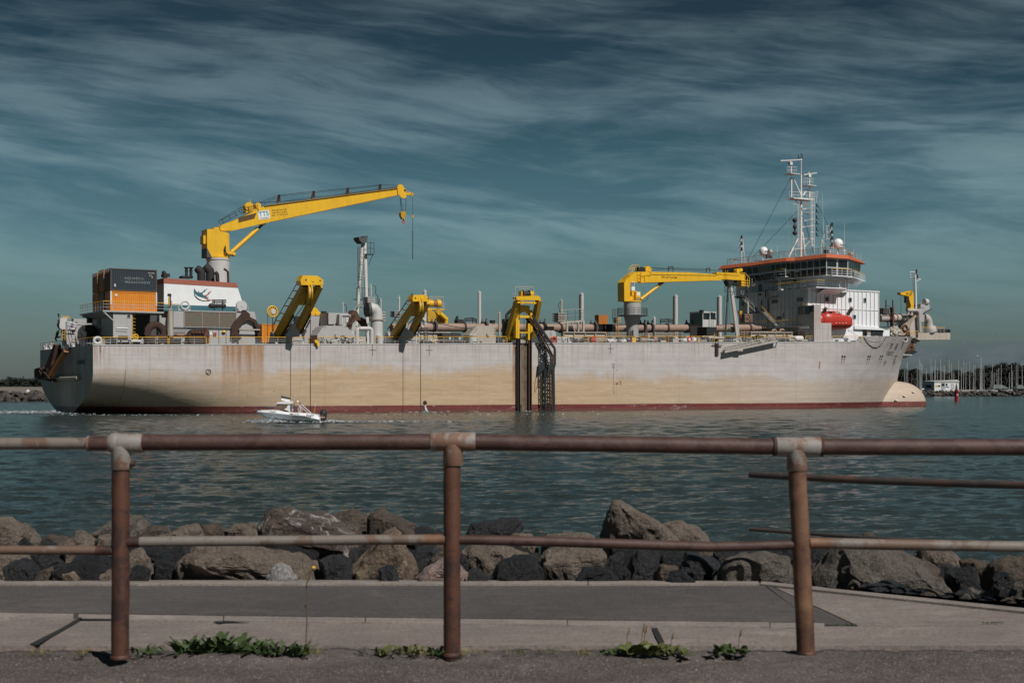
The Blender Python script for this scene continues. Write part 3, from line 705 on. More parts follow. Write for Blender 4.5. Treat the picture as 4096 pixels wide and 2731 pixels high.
 for k in range(24):
  a = 2*math.pi*k/24; rx, rz = 0.62, 0.55; e = 0.55 if math.sin(a) < 0 else 0.95
  ring.append(Vector((c.x+rx*(1 if math.cos(a) > 0 else -1)*abs(math.cos(a))**e, 0, c.z+rz*(1 if math.sin(a) > 0 else -1)*abs(math.sin(a))**e)))
 inn = [Vector((c.x+0.26*math.cos(2*math.pi*k/24), 0, c.z+0.2*math.sin(2*math.pi*k/24))) for k in range(24)]
 vs = [p+Vector((0, 0.05, 0)) for p in ring]+[p.lerp(q, 0.35)+Vector((0, -0.12, 0)) for p, q in zip(ring, inn)]+inn+[p+Vector((0, 0.6, 0)) for p in inn]
 b.add(vs, [(i*24+j, i*24+(j+1) % 24, (i+1)*24+(j+1) % 24, (i+1)*24+j) for i in range(3) for j in range(24)], True); b.box(c.x-0.66, c.x+0.66, 0.1, 0.7, deckz(1), c.z-0.3); b.build('fairlead', ship, LGREY)
 MB().cyl((c.x, 0.58, c.z), (c.x, 0.62, c.z), 0.3, n=16).build('fairlead_opening', ship, BLACK)
 c = S(cI(1200, 740), 0.9); MB().lathe((c.x, 0.9, deckz(2)), [(0.2, 0), (0.2, 0.5), (0.26, 0.55), (0.0, 0.56)], n=12).build('bollard', ship, BEIGE)
 # timber-coloured fender beams that hold the anchor off the hull
 b = MB(); U = -0.9
 b.beam(V_at(cI(540, 880), -0.7), V_at(cI(255, 1345), -1.6), 0.6, 0.5); b.beam(V_at(cI(420, 960), -0.6), V_at(cI(210, 1300), -1.7), 0.5, 0.4); b.build('anchor_rest', ship, RUSTO)
 b = MB(); b.beam(V_at(cI(560, 780), 0.2), V_at(cI(540, 885), -0.7), 0.5, 0.4); b.beam(V_at(cI(430, 800), 0.2), V_at(cI(420, 970), -0.6), 0.4, 0.4); b.box(-0.9, 0, 12.4, 17.4, deckz(0)-0.25, deckz(0)-0.05); b.build('anchor_rest_bracket', ship, BLACK)
 # the anchor itself
 o = V_at(cI(370, 700), -1.1); an = ship_thing('stern_anchor', 'big rusty anchor hanging over the stern of the grey dredger', 'anchor', o)
 def L(x, y, U=-1.3): return V_at(cI(x, y), U)-o
 b = MB(); b.prism([L(320, 770), L(355, 790), L(250, 1190, -1.7), L(165, 1180, -1.7)], (0.45, 0, 0)); b.build('shank', an, RUST)
 MB().torus(L(365, 690), 0.22, 0.06, (1, 0, 0.3), 14, 6).cyl(L(385, 560), L(365, 660), 0.12, n=8).cyl(L(355, 655), L(440, 640), 0.11, n=8).cyl(L(400, 545), L(380, 640), 0.2, 0.12, n=8).tube([L(430, 500), L(400, 560)], 0.06, 5).build('shackle', an, RUSTD)
 b = MB(); tri = [(5, 1215), (95, 1190), (165, 1175), (250, 1345), (110, 1370), (10, 1330)]
 for a, c, w in (((5, 1215), (100, 1190), 0.22), ((5, 1215), (10, 1335), 0.3), ((10, 1335), (110, 1370), 0.3), ((95, 1190), (250, 1345), 0.5), ((110, 1370), (250, 1345), 0.25), ((165, 1180), (120, 1365), 0.35), ((5, 1215), (80, 1320), 0.2)):
  b.beam(L(*a, -1.9), L(*c, -1.8), w, 0.3)
 b.prism([L(5, 1215, -1.9), L(40, 1210, -1.9), L(80, 1320, -1.9), L(50, 1350, -1.9), L(10, 1335, -1.9)], (0.3, 0, 0))
 b.beam(L(100, 1330, -1.8), L(400, 1080, -1.2), 0.25, 0.2); b.beam(L(120, 1360, -1.8), L(380, 1130, -1.2), 0.2, 0.2)
 b.prism([L(120, 1370, -1.2), L(290, 1405, -1.2), L(290, 1425, -1.2), L(140, 1385, -1.2)], (0.8, 0, 0)); b.build('fluke', an, RUSTD)
 # ensign
 o = S(cI(570, 365), V-0.6); fl = ship_thing('ensign_flag', 'crumpled blue and white striped ensign with red emblem at the stern', 'flag', o)
 b = MB(); 
 fm, t = new_mat('ensign_cloth'); tc = t.n('ShaderNodeTexCoord').outputs['UV']
 stripes = t.ramp(t.math('FRACT', t.math('MULTIPLY', t.n('ShaderNodeSeparateXYZ').outputs[2], 1.0)), [(0.5, 0.0), (0.51, 1.0)])
 sp = t.n('ShaderNodeSeparateXYZ'); t.l(t.n('ShaderNodeTexCoord').outputs['Object'], sp.inputs[0])
 fr = t.math('FRACT', t.math('MULTIPLY', t.math('ADD', sp.outputs[2], t.math('MULTIPLY', sp.outputs[0], 0.3)), 3.2))
 finish(t, t.mix(t.math('LESS_THAN', fr, 0.5), (0.6, 0.62, 0.63), (0.06, 0.16, 0.28)), 0.8)
 n = 14; vs = []
 for i in range(n+1):
  for j in range(7):
   u = i/n*1.15; vs.append((u, 0.12*math.sin(u*9+j*0.6), -0.75*j/6-0.30*u+0.05*math.sin(u*7)))
 b.add(vs, [(i*7+j, (i+1)*7+j, (i+1)*7+j+1, i*7+j+1) for i in range(n) for j in range(6)], True); b.build('cloth', fl, fm)
 b = MB(); b.prism([(0.45, -0.16, -0.42), (0.7, -0.16, -0.45), (0.75, -0.16, -0.7), (0.6, -0.16, -0.62), (0.5, -0.16, -0.8)], (0, 0.01, 0)); b.build('red_emblem', fl, REDB)
 MB().cyl((-0.08, 0, -2.2), (-0.08, 0, 0.4), 0.03, n=6).build('staff', fl, LGREY)
stern()

# ---------------- container platform and casing ----------------
def container(name, label, cat, at_, wall, frame, L=6.06, H=2.59, deco=None, trim=None):
 c = ship_thing(name, label, cat, at_, 'shipping containers on the stern platform'); Wd = 2.44; b = MB()
 for x in (0, L-0.16):
  for y in (0, Wd-0.16): b.box(x, x+0.16, y, y+0.16, 0, H)
 for z in (0.02, H-0.14):
  for y in (0.02, Wd-0.12): b.box(0.16, L-0.16, y, y+0.1, z, z+0.12)
  for x in (0.02, L-0.12): b.box(x, x+0.1, 0.16, Wd-0.16, z, z+0.12)
 b.build('frame', c, frame)
 b = MB(); n = 22; P = []
 for i in range(n):
  x0 = 0.16+(L-0.32)*i/n; s = (L-0.32)/n; P += [(x0, 0.05), (x0+s*0.32, 0.05), (x0+s*0.5, 0.10), (x0+s*0.82, 0.10)]
 P.append((L-0.16, 0.05))
 for yy, sg in ((0, 1), (Wd, -1)):
  vs = [(x, yy+sg*y, 0.14) for x, y in P]+[(x, yy+sg*y, H-0.14) for x, y in P]; m = len(P)
  b.add(vs, [(i, i+1, m+i+1, m+i) for i in range(m-1)])
 P = []; n = 8
 for i in range(n):
  x0 = 0.16+(Wd-0.32)*i/n; s = (Wd-0.32)/n; P += [(x0, 0.05), (x0+s*0.32, 0.05), (x0+s*0.5, 0.09), (x0+s*0.82, 0.09)]
 P.append((Wd-0.16, 0.05)); m = len(P)
 for xx, sg in ((0, 1), (L, -1)):
  vs = [(xx+sg*x, y, 0.14) for y, x in P]+[(xx+sg*x, y, H-0.14) for y, x in P]; b.add(vs, [(i, i+1, m+i+1, m+i) for i in range(m-1)])
 b.box(0.05, L-0.05, 0.05, Wd-0.05, H-0.06, H-0.03); b.build('corrugated_wall', c, wall)
 b = MB()
 for y in (0.5, 0.95, 1.5, 1.95): b.cyl((-0.02, y, 0.1), (-0.02, y, H-0.1), 0.025, n=5)
 b.build('door_bars', c, GREY)
 if trim: trim(c)
 return c
def containers():
 zt = S(cA(770, 545), 3).z; H1, H2 = 2.59, 2.86
 U = px_u(100+765/2.24, 3.0); dV = 2.53
 marks = paint('container_lettering', (0.19, 0.25, 0.24), 0.8, 0.0)
 wl = paint('white_label', (0.7, 0.68, 0.65), 0.3, 0.0)
 def navy(c):
  for s, z, sz, x in (('AQUARIUS', 1.62, 0.47, 3.05), ('MANAGEMENT', 1.12, 0.44, 3.55)): text_mesh('lettering', s, marks, sz, at((x, 0.035, z)), c, space=1.15)
  b = MB(); b.torus((1.55, 0.04, 1.4), 0.3, 0.03, (0, 1, 0), 20, 4); b.beam((1.55, 0.04, 1.1), (1.55, 0.04, 1.7), 0.05, 0.02); b.beam((1.4, 0.04, 1.2), (1.7, 0.04, 1.6), 0.05, 0.02); b.build('emblem', c, GREENC)
  MB().box(0.5, 0.7, 0.0, 0.03, 0.5, 0.85).build('data_plate', c, wl)
  text_mesh('container_number', '17', MARK, 0.2, at((0.6, -0.01, 0.68)), c)
  text_mesh('container_number', 'IMU 228745', wl, 0.16, at((5.3, 0.02, 2.4)), c); text_mesh('container_number', '22G1', wl, 0.18, at((5.2, 0.02, 2.1)), c)
  MB().box(5.35, 5.5, 0.0, 0.03, 1.8, 1.95).build('data_plate', c, YEL)
 def orange(c):
  MB().box(-0.01, 0.17, -0.012, 0.0, 0.9, H1-0.05).box(5.9, 6.07, -0.012, 0.0, 0.9, H1-0.05).build('corner_label', c, wl)
  MB().cyl((0.75, 0.03, 2.05), (0.75, 0.0, 2.05), 0.17, n=18).build('round_label', c, wl)
  b = MB()
  for x in (0.6, 2.8, 5.2): b.box(x-0.18, x+0.18, 0.0, 0.04, 0.55, 0.6); b.cyl((x, 0.02, 0.5), (x, 0.02, 0.72), 0.03, n=5)
  b.build('latch', c, GREY)
 container('shipping_container', 'bright orange corrugated container behind yellow rail under the navy one', 'container', (U, 3.0, zt), ORG, ORG, H=H1, trim=orange)
 container('shipping_container', 'dark navy container with faded green lettering stacked on the orange one', 'container', (U, 3.0, zt+H1+0.04), BLUE, paint('rusty_navy_frame', (0.09, 0.06, 0.05), 0.5, 0.4), H=H2, trim=navy)
 container('shipping_container', 'dull green container at the bottom of the middle stack at the stern', 'container', (U-0.15, 3.0+dV, zt), GREENC, GREENC, H=H1)
 container('shipping_container', 'orange container on top of the dull green one', 'container', (U-0.15, 3.0+dV, zt+H1+0.04), ORGD, ORGD, H=H2, trim=lambda c: MB().box(-0.012, 0.0, 0.0, 0.16, 1.6, 2.8).build('corner_label', c, wl) and None)
 container('shipping_container', 'brown orange container at the bottom of the outermost stack at the stern', 'container', (U-0.3, 3.0+2*dV, zt), ORGD, ORG, H=H1)
 container('shipping_container', 'rusty orange container on top of the outermost stack at the stern', 'container', (U-0.3, 3.0+2*dV, zt+H1+0.04), ORGD, ORGD, H=H1, trim=lambda c: MB().box(-0.012, 0.0, 0.0, 0.16, 1.2, 2.5).build('corner_label', c, wl) and None)
containers()
def casing():
 zt = S(cA(770, 545), 3).z; U0 = 1.55; zd = deckz(6)
 uA = lambda x, V=0: px_u(100+x/2.24, V)
 # platform
 b = MB(); b.box(U0, uA(1245, 1.2), 1.2, 12.5, zt-0.22, zt-0.03)
 for k in range(7): b.beam((U0+0.1, 2+k*1.6, zt-0.3), (U0+1.7, 2+k*1.6, zt-0.75), 0.12, 0.3)
 b.beam((U0+0.2, 1.25, zt-0.3), (uA(790, 1.5), 1.5, zt-1.3), 0.14, 0.14); pf = b.build('container_platform', ship, GREY)
 rail('guard_rail', [(U0+0.05, 12.3, zt), (U0+0.05, 1.25, zt), (uA(1245, 1.25), 1.25, zt)], h=1.12, step=1.25)
 rail('guard_rail', [(uA(1245, 1.25), 1.25, zt), (uA(1375, 1.25), 1.25, zt)], h=1.05, step=1.0)
 # column block with louvre
 b = MB(); b.box(uA(790, 1.5), uA(960, 1.5), 1.5, 7, zd, zt-0.22); blk = b.build('deckhouse_column', ship, GREY)
 b = MB(); nbox(b, cA, 910, 557, 950, 610, 1.45, 1.5); b.build('vent_frame', blk, LGREY)
 b = MB()
 for k in range(8): nbox(b, cA, 917, 562+k*5.5, 945, 565+k*5.5, 1.40, 1.47)
 b.build('vent_louvre', blk, DGREY)
 b = MB(); b.cyl(S(cA(820, 700), 1.4), S(cA(920, 702), 1.4), 0.07, n=6); b.cyl(S(cA(818, 712), 1.3), S(cA(915, 716), 1.3), 0.03, n=6); b.build('wall_lamp', blk, WHITE)
 b = MB(); b.box(uA(963, 1.6), uA(963, 1.6)+0.05, 1.6, 1.7, zd, zt-0.3)
 for k in range(9): p = S(cA(965, 585+k*30), 1.55); b.box(p.x, p.x+0.35, 1.55, 1.62, p.z, p.z+0.05)
 b.build('step_irons', blk, YELR)
 # dark open bay behind, with walls and machinery
 b = MB(); b.use(DGREY).box(6.3, 11.5, 7.0, 22, zd, zt-0.24); b.use(GREY).box(2.9, 6.3, 21.0, 22.0, zd, zt-0.24).box(3.2, 6.3, 12.5, 12.8, zd, zt-0.24).box(3.4, 3.7, 9.0, 9.3, zd, zt-0.24)
 b.build('aft_deckhouse', ship)
 b = MB(); c = S(cA(715, 650), 8); b.cyl((c.x, 8.2, c.z), (c.x, 10.5, c.z), 1.0, n=20).box(c.x-1, c.x+1.4, 7.8, 10.8, zd, zd+0.8); b.build('winch_drum', ship, GREY)
 b = MB()
 for x in (600, 618): b.cyl(S(cA(x, 600), 11), S(cA(x, 790), 11), 0.05, n=5)
 for y in range(600, 790, 24): b.cyl(S(cA(575, y), 11), S(cA(625, y), 11), 0.04, n=4)
 nbox(b, cA, 562, 598, 600, 655, 11.2, 11.8); b.build('aft_ladder', ship, BLACK)
 # casing house and louvred wall
 V = 3.0; b = MB(); b.box(uA(1330, V), uA(2060, V), V, 25, zd, S(cA(1330, 546), V).z); hs = b.build('engine_casing', ship, GREY)
 u_a = uA(1205, 6); b = MB(); b.box(u_a, uA(1330, V), 6.0, 7, zd, zt-0.24); b.build('casing_recess', ship, GREY)
 lv, t = new_mat('louvre_panel'); tc = t.n('ShaderNodeTexCoord').outputs['Object']
 c = t.mix(t.ramp(t.noise(tc, 3, 5, 0.7, mscale=(0.3, 1, 3)), [(0.4, 0.0), (0.6, 1.0)]), (0.22, 0.27, 0.22), (0.34, 0.22, 0.17)); finish(t, c, 0.7)
 b = MB().use(lv); p0 = S(cA(1432, 552), V-0.1); p1 = S(cA(1893, 690), V-0.1); n = 30
 for k in range(n):
  z = p1.z+(p0.z-p1.z)*k/n; dz = (p0.z-p1.z)/n; b.prism([(p0.x, V-0.06, z), (p0.x, V-0.15, z), (p0.x, V-0.06, z+dz)], (p1.x-p0.x, 0, 0))
 b.box(p0.x, p1.x, V-0.06, V-0.003, p1.z, p0.z); b.build('louvre_wall', hs)
 b = MB()
 for (x0, y0, x1, y1) in ((1428, 548, 1897, 552), (1428, 690, 1897, 695), (1428, 552, 1432, 690), (1893, 552, 1897, 690), (1588, 552, 1591, 690), (1740, 552, 1743, 690)): nbox(b, cA, x0, y0, x1, y1, V-0.2, V-0.004)
 b.build('louvre_frame', hs, GREY)
 b = MB(); nbox(b, cA, 1330, 700, 2060, 706, V-0.12, V-0.004); b.cyl(S(cA(1335, 722), V-0.5), S(cA(1455, 722), V-0.5), 0.05, n=5); b.cyl(S(cA(1335, 704), V-0.5), S(cA(1455, 704), V-0.5), 0.05, n=5); b.build('cable_tray', hs, DGREY)
 for x in (1735, 1560, 1800): b = MB(); nbox(b, cA, x, 706, x+4, 845, V-0.05, V-0.003); b.build('wall_stiffener', hs, DGREY)
 b = MB(); nbox(b, cA, 1650, 735, 1675, 760, V-0.06, V-0.003); b.build('notice_board', hs, WHITE)
 for x, m_ in ((1688, RUSTO), (1704, REDB)): b = MB(); nbox(b, cA, x, 738, x+11, 768, V-0.15, V-0.003); b.build('alarm_box', hs, m_)
 b = MB(); p = S(cA(1783, 735), V-0.2); b.sphere(p, 0.28, 0.2, 0.25, zmin=0.0).build('wall_lamp', hs, YEL)
 # funnel: white with red-brown top and teal foot, sloping front
 V = 5.2; ys = (252, 297, 487, 546); frontx = lambda y: 1895+(1980-1895)*(y-262)/(546-262)
 body = None
 for (ya, yb, m_, nm) in ((252, 297, BRICKR, 'funnel_top_band'), (297, 487, WHITE, 'funnel'), (487, 546, TEAL, 'funnel_foot_band')):
  b = MB(); zz = [S(cA(1245, y), V).z for y in (ya, yb)]; x0 = uA(1245, V)
  fx = [uA(frontx(y), V) for y in (ya, yb)]
  if nm == 'funnel_top_band': fx = [f+0.05 for f in fx]; x0 -= 0.05; b.prism([(x0, V-0.05, zz[1]), (x0, V-0.05, zz[0]), (fx[0], V-0.05, zz[0]-0.25), (fx[1], V-0.05, zz[1]-0.22)], (0, 17.1, 0))
  else: b.prism([(x0, V, zz[1]), (x0, V, zz[0]), (fx[0], V, zz[0]-(0.22 if nm == 'funnel' else 0)), (fx[1], V, zz[1])], (0, 17, 0))
  o = b.build(nm, ship, m_)
  if nm == 'funnel': fun = o
 # painted bird emblem on the funnel
 cP = crop(740, 1120, 14.7); ve = V-0.02
 b = MB(); poly(b, cP, [(570, 460), (590, 560), (640, 640), (720, 705), (800, 735), (900, 740), (980, 720), (1060, 680), (1105, 630), (1110, 590), (1160, 570), (1190, 580), (1310, 475), (1290, 530), (1190, 640), (1170, 700), (1130, 690), (1060, 740), (1035, 790), (1060, 860), (1110, 920), (1250, 985), (1410, 1015), (1290, 1025), (1390, 1060), (1250, 1050), (1110, 1045), (960, 1010), (760, 930), (620, 820), (540, 730), (520, 650), (540, 540)], ve-0.02, ve+0.01); b.build('bird_emblem', fun, TEAL)
 b = MB(); poly(b, cP, [(1090, 890), (1200, 890), (1300, 840), (1360, 770), (1360, 730), (1400, 720), (1560, 625), (1540, 670), (1430, 790), (1420, 840), (1370, 850), (1300, 920), (1260, 975), (1170, 950)], ve-0.02, ve+0.01); poly(b, cP, [(1110, 1045), (1290, 1050), (1350, 1110), (1480, 1160), (1600, 1170), (1480, 1210), (1380, 1210), (1290, 1160), (1250, 1120)], ve-0.02, ve+0.01); poly(b, cP, [(815, 600), (845, 735), (770, 725)], ve-0.015, ve+0.01); b.build('bird_emblem', fun, BRICKR)
 b = MB(); arc = [(525, 640), (545, 850), (600, 980), (700, 1090), (830, 1170), (1000, 1225), (1200, 1245), (1400, 1225), (1500, 1200)]; inn = [(1400, 1205), (1200, 1210), (1000, 1185), (850, 1120), (730, 1040), (640, 940), (580, 840), (555, 740)]
 poly(b, cP, arc+inn, ve-0.03, ve+0.008); b.build('bird_emblem', fun, MARK)
 # exhausts
 zt2 = S(cA(1600, 258), 9).z
 def cowl(x0, x1, y0, y1, V, name='exhaust_cowl', mat=SOOT):
  p = S(cA((x0+x1)/2+14, y1), V); q = S(cA((x0+x1)/2+10, (y0+y1)/2), V); e = S(cA(x0+18, y0+18), V); r = abs(S(cA(x1, y1), V).x-S(cA(x0, y1), V).x)*0.36
  b = MB(); b.tube([p-Vector((0, 0, 0.6)), p.lerp(q, 0.6), q, e.lerp(q, 0.35), e], [r, r, r*1.02, r*1.0, r*0.8], 16, caps=True); b.build(name, ship, mat)
 cowl(1518, 1616, 140, 255, 7.5); cowl(1594, 1700, 125, 255, 8.5); cowl(1688, 1735, 178, 258, 7.0, 'exhaust_pipe'); cowl(1216, 1265, 172, 250, 8, 'exhaust_cowl')
 b = MB(); b.tube([S(cA(1822, 310), 7), S(cA(1818, 195), 7), S(cA(1783, 168), 7)], 0.16, 10); b.build('exhaust_pipe', ship, RUSTD)
 for x in (1447, 1487):
  b = MB(); p = S(cA(x, 255), 9); q = S(cA(x, 162), 9); b.cyl(p, q, 0.2, n=12).cyl(q, q+Vector((0, 0, 0.12)), 0.36, n=12).cyl(p+Vector((0, 0, 1.0)), p+Vector((0, 0, 1.08)), 0.26, n=12); b.build('exhaust_pipe', ship, SOOT)
 b = MB(); nbox(b, cA, 1412, 230, 1505, 252, 8.5, 10); nbox(b, cA, 1250, 210, 1300, 240, 8.5, 10); b.build('exhaust_box', ship, SOOT)
 for x in (1455, 1610): b = MB(); b.cyl(S(cA(x, 262), 6), S(cA(x, 238), 6), 0.04, n=5); b.build('vent_stub', ship, BLACK)
 # items on the casing roof
 V = 3.6
 c = S(cA(1434, 495), V); b = MB().torus((c.x, V, c.z), 0.52, 0.12, (0, 1, 0), 24, 8).box(c.x-0.75, c.x+0.75, V+0.15, V+0.25, c.z-0.65, c.z-0.5); b.cyl((c.x-0.75, V+0.2, c.z-0.65), (c.x-0.75, V+0.2, c.z+0.1), 0.04, n=5).cyl((c.x+0.75, V+0.2, c.z-0.65), (c.x+0.75, V+0.2, c.z+0.1), 0.04, n=5); b.build('hose_reel', ship, LGREY)
 b = MB()
 for x, r in ((1670, 0.35), (1720, 0.3), (1775, 0.35)):
  c = S(cA(x, 500), V); b.sphere(c, 0.42, 0.4, r, n=14)
 b.cyl(S(cA(1655, 500), V), S(cA(1795, 500), V), 0.27, n=14)
 for y in (450, 468): b.cyl(S(cA(1675, y), V), S(cA(1802, y), V), 0.1, n=8)
 for x in (1695, 1770): b.beam(S(cA(x, 445), V), S(cA(x, 545), V), 0.12, 0.12)
 b.build('black_compressor', ship, BLACK)
 c = S(cA(1945, 500), V); b = MB().cyl((c.x, V, c.z), (c.x, V+0.5, c.z), 0.72, n=24).box(c.x-0.85, c.x+0.85, V-0.1, V+0.7, c.z-0.75, c.z-0.68); b.cyl((c.x, V-0.05, c.z), (c.x, V, c.z), 0.2, n=12)
 for s in (-0.85, 0.85): b.cyl((c.x+s, V, c.z-0.7), (c.x+s, V, c.z), 0.04, n=5)
 b.build('cable_drum', ship, LGREY)
 b = MB(); poly(b, cA, [(1985, 548), (2058, 553), (2075, 640), (2062, 640), (2055, 600), (1985, 600)], 3.1, 3.4); b.build('casing_wing', ship, GREY)
 # grey post with yellow crane arm
 V = 1.6; b = MB(); b.cyl(S(cA(1306, 770), V), S(cA(1302, 545), V), 0.34, n=14).cyl(S(cA(1302, 545), V), S(cA(1302, 455), V), 0.22, n=12).cyl(S(cA(1285, 770), V), S(cA(1285, 560), V), 0.1, n=8); ps = b.build('davit_post', ship, BEIGE)
 b = MB(); b.cyl(S(cA(1300, 500), V-0.3), S(cA(1300, 395), V-0.3), 0.12, n=8); nbox(b, cA, 1285, 390, 1312, 415, V-0.4, V); b.build('davit_arm', ps, BLACK)
 b = MB(); nbox(b, cA, 1290, 425, 1297, 495, V-0.55, V-0.3); b.build('davit_arm', ps, YEL)
casing()

# ---------------- loose iron on the stern deck ----------------
def scrap():
 uA = lambda x, V=0: px_u(100+x/2.24, V)
 V = 2.0; c = S(cA(1175, 745), V); z0 = c.z-1.52
 t_ = ship_thing('rusty_wheel_ring', 'large thick rust brown ring standing on the stern deck by the grey post', 'machine part', (c.x, V, z0)); k = 1.52
 MB().lathe((0, 0, k), [(1.50, 0), (1.54, 0.5), (1.42, 0.55), (0.75, 0.55), (0.62, 0.5), (0.62, 0.12), (0.72, 0.0), (1.0, -0.08), (1.35, -0.06), (1.50, 0)], (0, 1, 0), 40).build('ring', t_, RUSTD)
 b = MB()
 for a in range(16): q = Vector((1.5*math.cos(a*math.pi/8), 0.3, k+1.5*math.sin(a*math.pi/8))); b.box(q.x-0.07, q.x+0.07, 0.1, 0.4, q.z-0.07, q.z+0.07)
 b.build('lug', t_, RUST)
 V = 2.5; p = S(cA(1850, 780), V); o = Vector((p.x, V, deckz(20)))
 t_ = ship_thing('rusty_draghead_visor', 'rust dark horseshoe shaped iron casing with a pointed top on the stern deck', 'machine part', o)
 pts = [(1968, 535), (2015, 570), (2018, 600), (2070, 625), (2105, 690), (2112, 760), (2090, 790), (2080, 720), (2050, 650), (2000, 625), (1960, 640), (1925, 690), (1920, 760), (1945, 790), (1870, 800), (1848, 780), (1852, 690), (1880, 640), (1935, 585)]
 b = MB(); P = [S(cA(*q), V)-o for q in pts]; b.prism(P, (0, 1.3, 0)); b.build('visor', t_, RUSTD)
 b = MB(); q = S(cA(1915, 712), V-0.2)-o; q2 = S(cA(2105, 716), V-0.2)-o; b.cyl(q, q2, 0.1, n=8).box(P[13].x-0.5, P[13].x+0.6, -0.1, 0.2, 0.0, 0.6); b.build('bar', t_, BEIGE)
 V = 1.8; o = Vector((S(cA(1500, 780), V).x, V, deckz(12)))
 t_ = ship_thing('rusty_draghead', 'rusty brown toothed iron draghead lying on the stern deck behind the rail', 'machine part', o)
 b = MB(); b.prism([S(cA(*q), V)-o for q in [(1470, 800), (1460, 765), (1490, 720), (1510, 712), (1560, 715), (1640, 700), (1655, 745), (1650, 835), (1480, 835)]], (0, 1.6, 0)); b.build('body', t_, RUSTD)
 b = MB(); b.prism([S(cA(*q), V-0.3)-o for q in [(1628, 700), (1642, 700), (1656, 780), (1652, 838), (1610, 838), (1605, 760)]], (0, 2.0, 0))
 for k_ in range(5): q = S(cA(1490+k_*28, 745), V)-o; b.prism([q, q+Vector((0.35, 0, 0)), q+Vector((0.15, 0, 0.55))], (0, -0.25, 0))
 b.build('tooth_plate', t_, RUST)
 V = 1.0; o = Vector((S(cA(1110, 785), V).x, V, deckz(9)))
 t_ = ship_thing('steel_pipe_stack', 'stack of long rusty pipes lying on racks along the stern rail', 'pipes', o)
 for (x0, x1, y, vv, r) in ((1110, 1450, 770, 1.5, 0.11), (1100, 1410, 797, 1.2, 0.09), (1095, 1460, 826, 1.3, 0.1), (1120, 1300, 812, 0.9, 0.08)):
  b = MB(); b.cyl(S(cA(x0, y), vv)-o, S(cA(x1, y+1), vv)-o, r, n=10); b.build('pipe', t_, RUST if r > 0.09 else RUSTD)
 b = MB()
 for x in (1180, 1400): nbox(b, cA, x, 775, x+8, 845, 0.9, 1.0)
 for i in range(len(b.v)): b.v[i] = tuple(Vector(b.v[i])-o)
 b.build('rack', t_, GREY)
 V = 1.0; c = S(cA(990, 778), V); b = MB().torus((0, 0, 0), 0.36, 0.06, (0, 1, 0), 20, 6)
 for k_ in range(3): a = k_*math.pi/3+0.4; b.beam((-0.33*math.cos(a), 0, -0.33*math.sin(a)), (0.33*math.cos(a), 0, 0.33*math.sin(a)), 0.07, 0.07)
 b.cyl((0, 0.05, 0), (0, 0.6, -0.05), 0.1, n=8)
 o = b.build('valve_wheel', ship, YEL, (c.x, V, c.z))
 b = MB(); b.cyl(S(cA(948, 815), 1.0), S(cA(1035, 815), 1.0), 0.17, n=12); b.build('grey_pipe', ship, LGREY)
 b = MB(); poly(b, cA, [(1045, 790), (1062, 800), (1062, 843), (1030, 843)], 0.9, 1.1); b.build('bracket', ship, GREY)
 for (x0, y0, x1, y1, m_, V_) in ((790, 780, 835, 800, DGREY, 1.2), (840, 768, 925, 796, RUSTD, 1.3), (800, 800, 945, 806, DGREY, 0.7), (800, 840, 945, 846, DGREY, 0.7), (860, 800, 868, 842, DGREY, 0.7), (935, 800, 945, 842, DGREY, 0.7), (870, 825, 925, 842, RUST, 1.2), (800, 806, 806, 842, DGREY, 0.7)):
  b = MB(); nbox(b, cA, x0, y0, x1, y1, V_, V_+0.5); b.build('deck_rack', ship, m_)
 b = MB(); nbox(b, cA, 1360, 752, 1425, 765, 1.9, 2.5); b.build('rust_box', ship, RUSTO)
 for x0, x1 in ((380, 388),): pass
scrap()
for a, b_ in ((100+615/2.24, 100+612/2.24),): pass
for x0, x1 in ((415, 672), (676, 826), (836, 1054), (1062, 1160), (1176, 1236), (1272, 1444), (1502, 1732), (1738, 2028), (2199, 2351), (2355, 2664), (2672, 2852), (2892, 3020), (3030, 3170)):
 deck_rail(x0, x1)
YEL_SHADE = paint('shaded_yellow_paint', (0.56, 0.33, 0.015), 0.6, 0.22, 0.55, dcol=(0.16, 0.10, 0.02), rcol=(0.09, 0.04, 0.02))  # yellow darkened as painted shade for gantry arms and legs, plus dirt
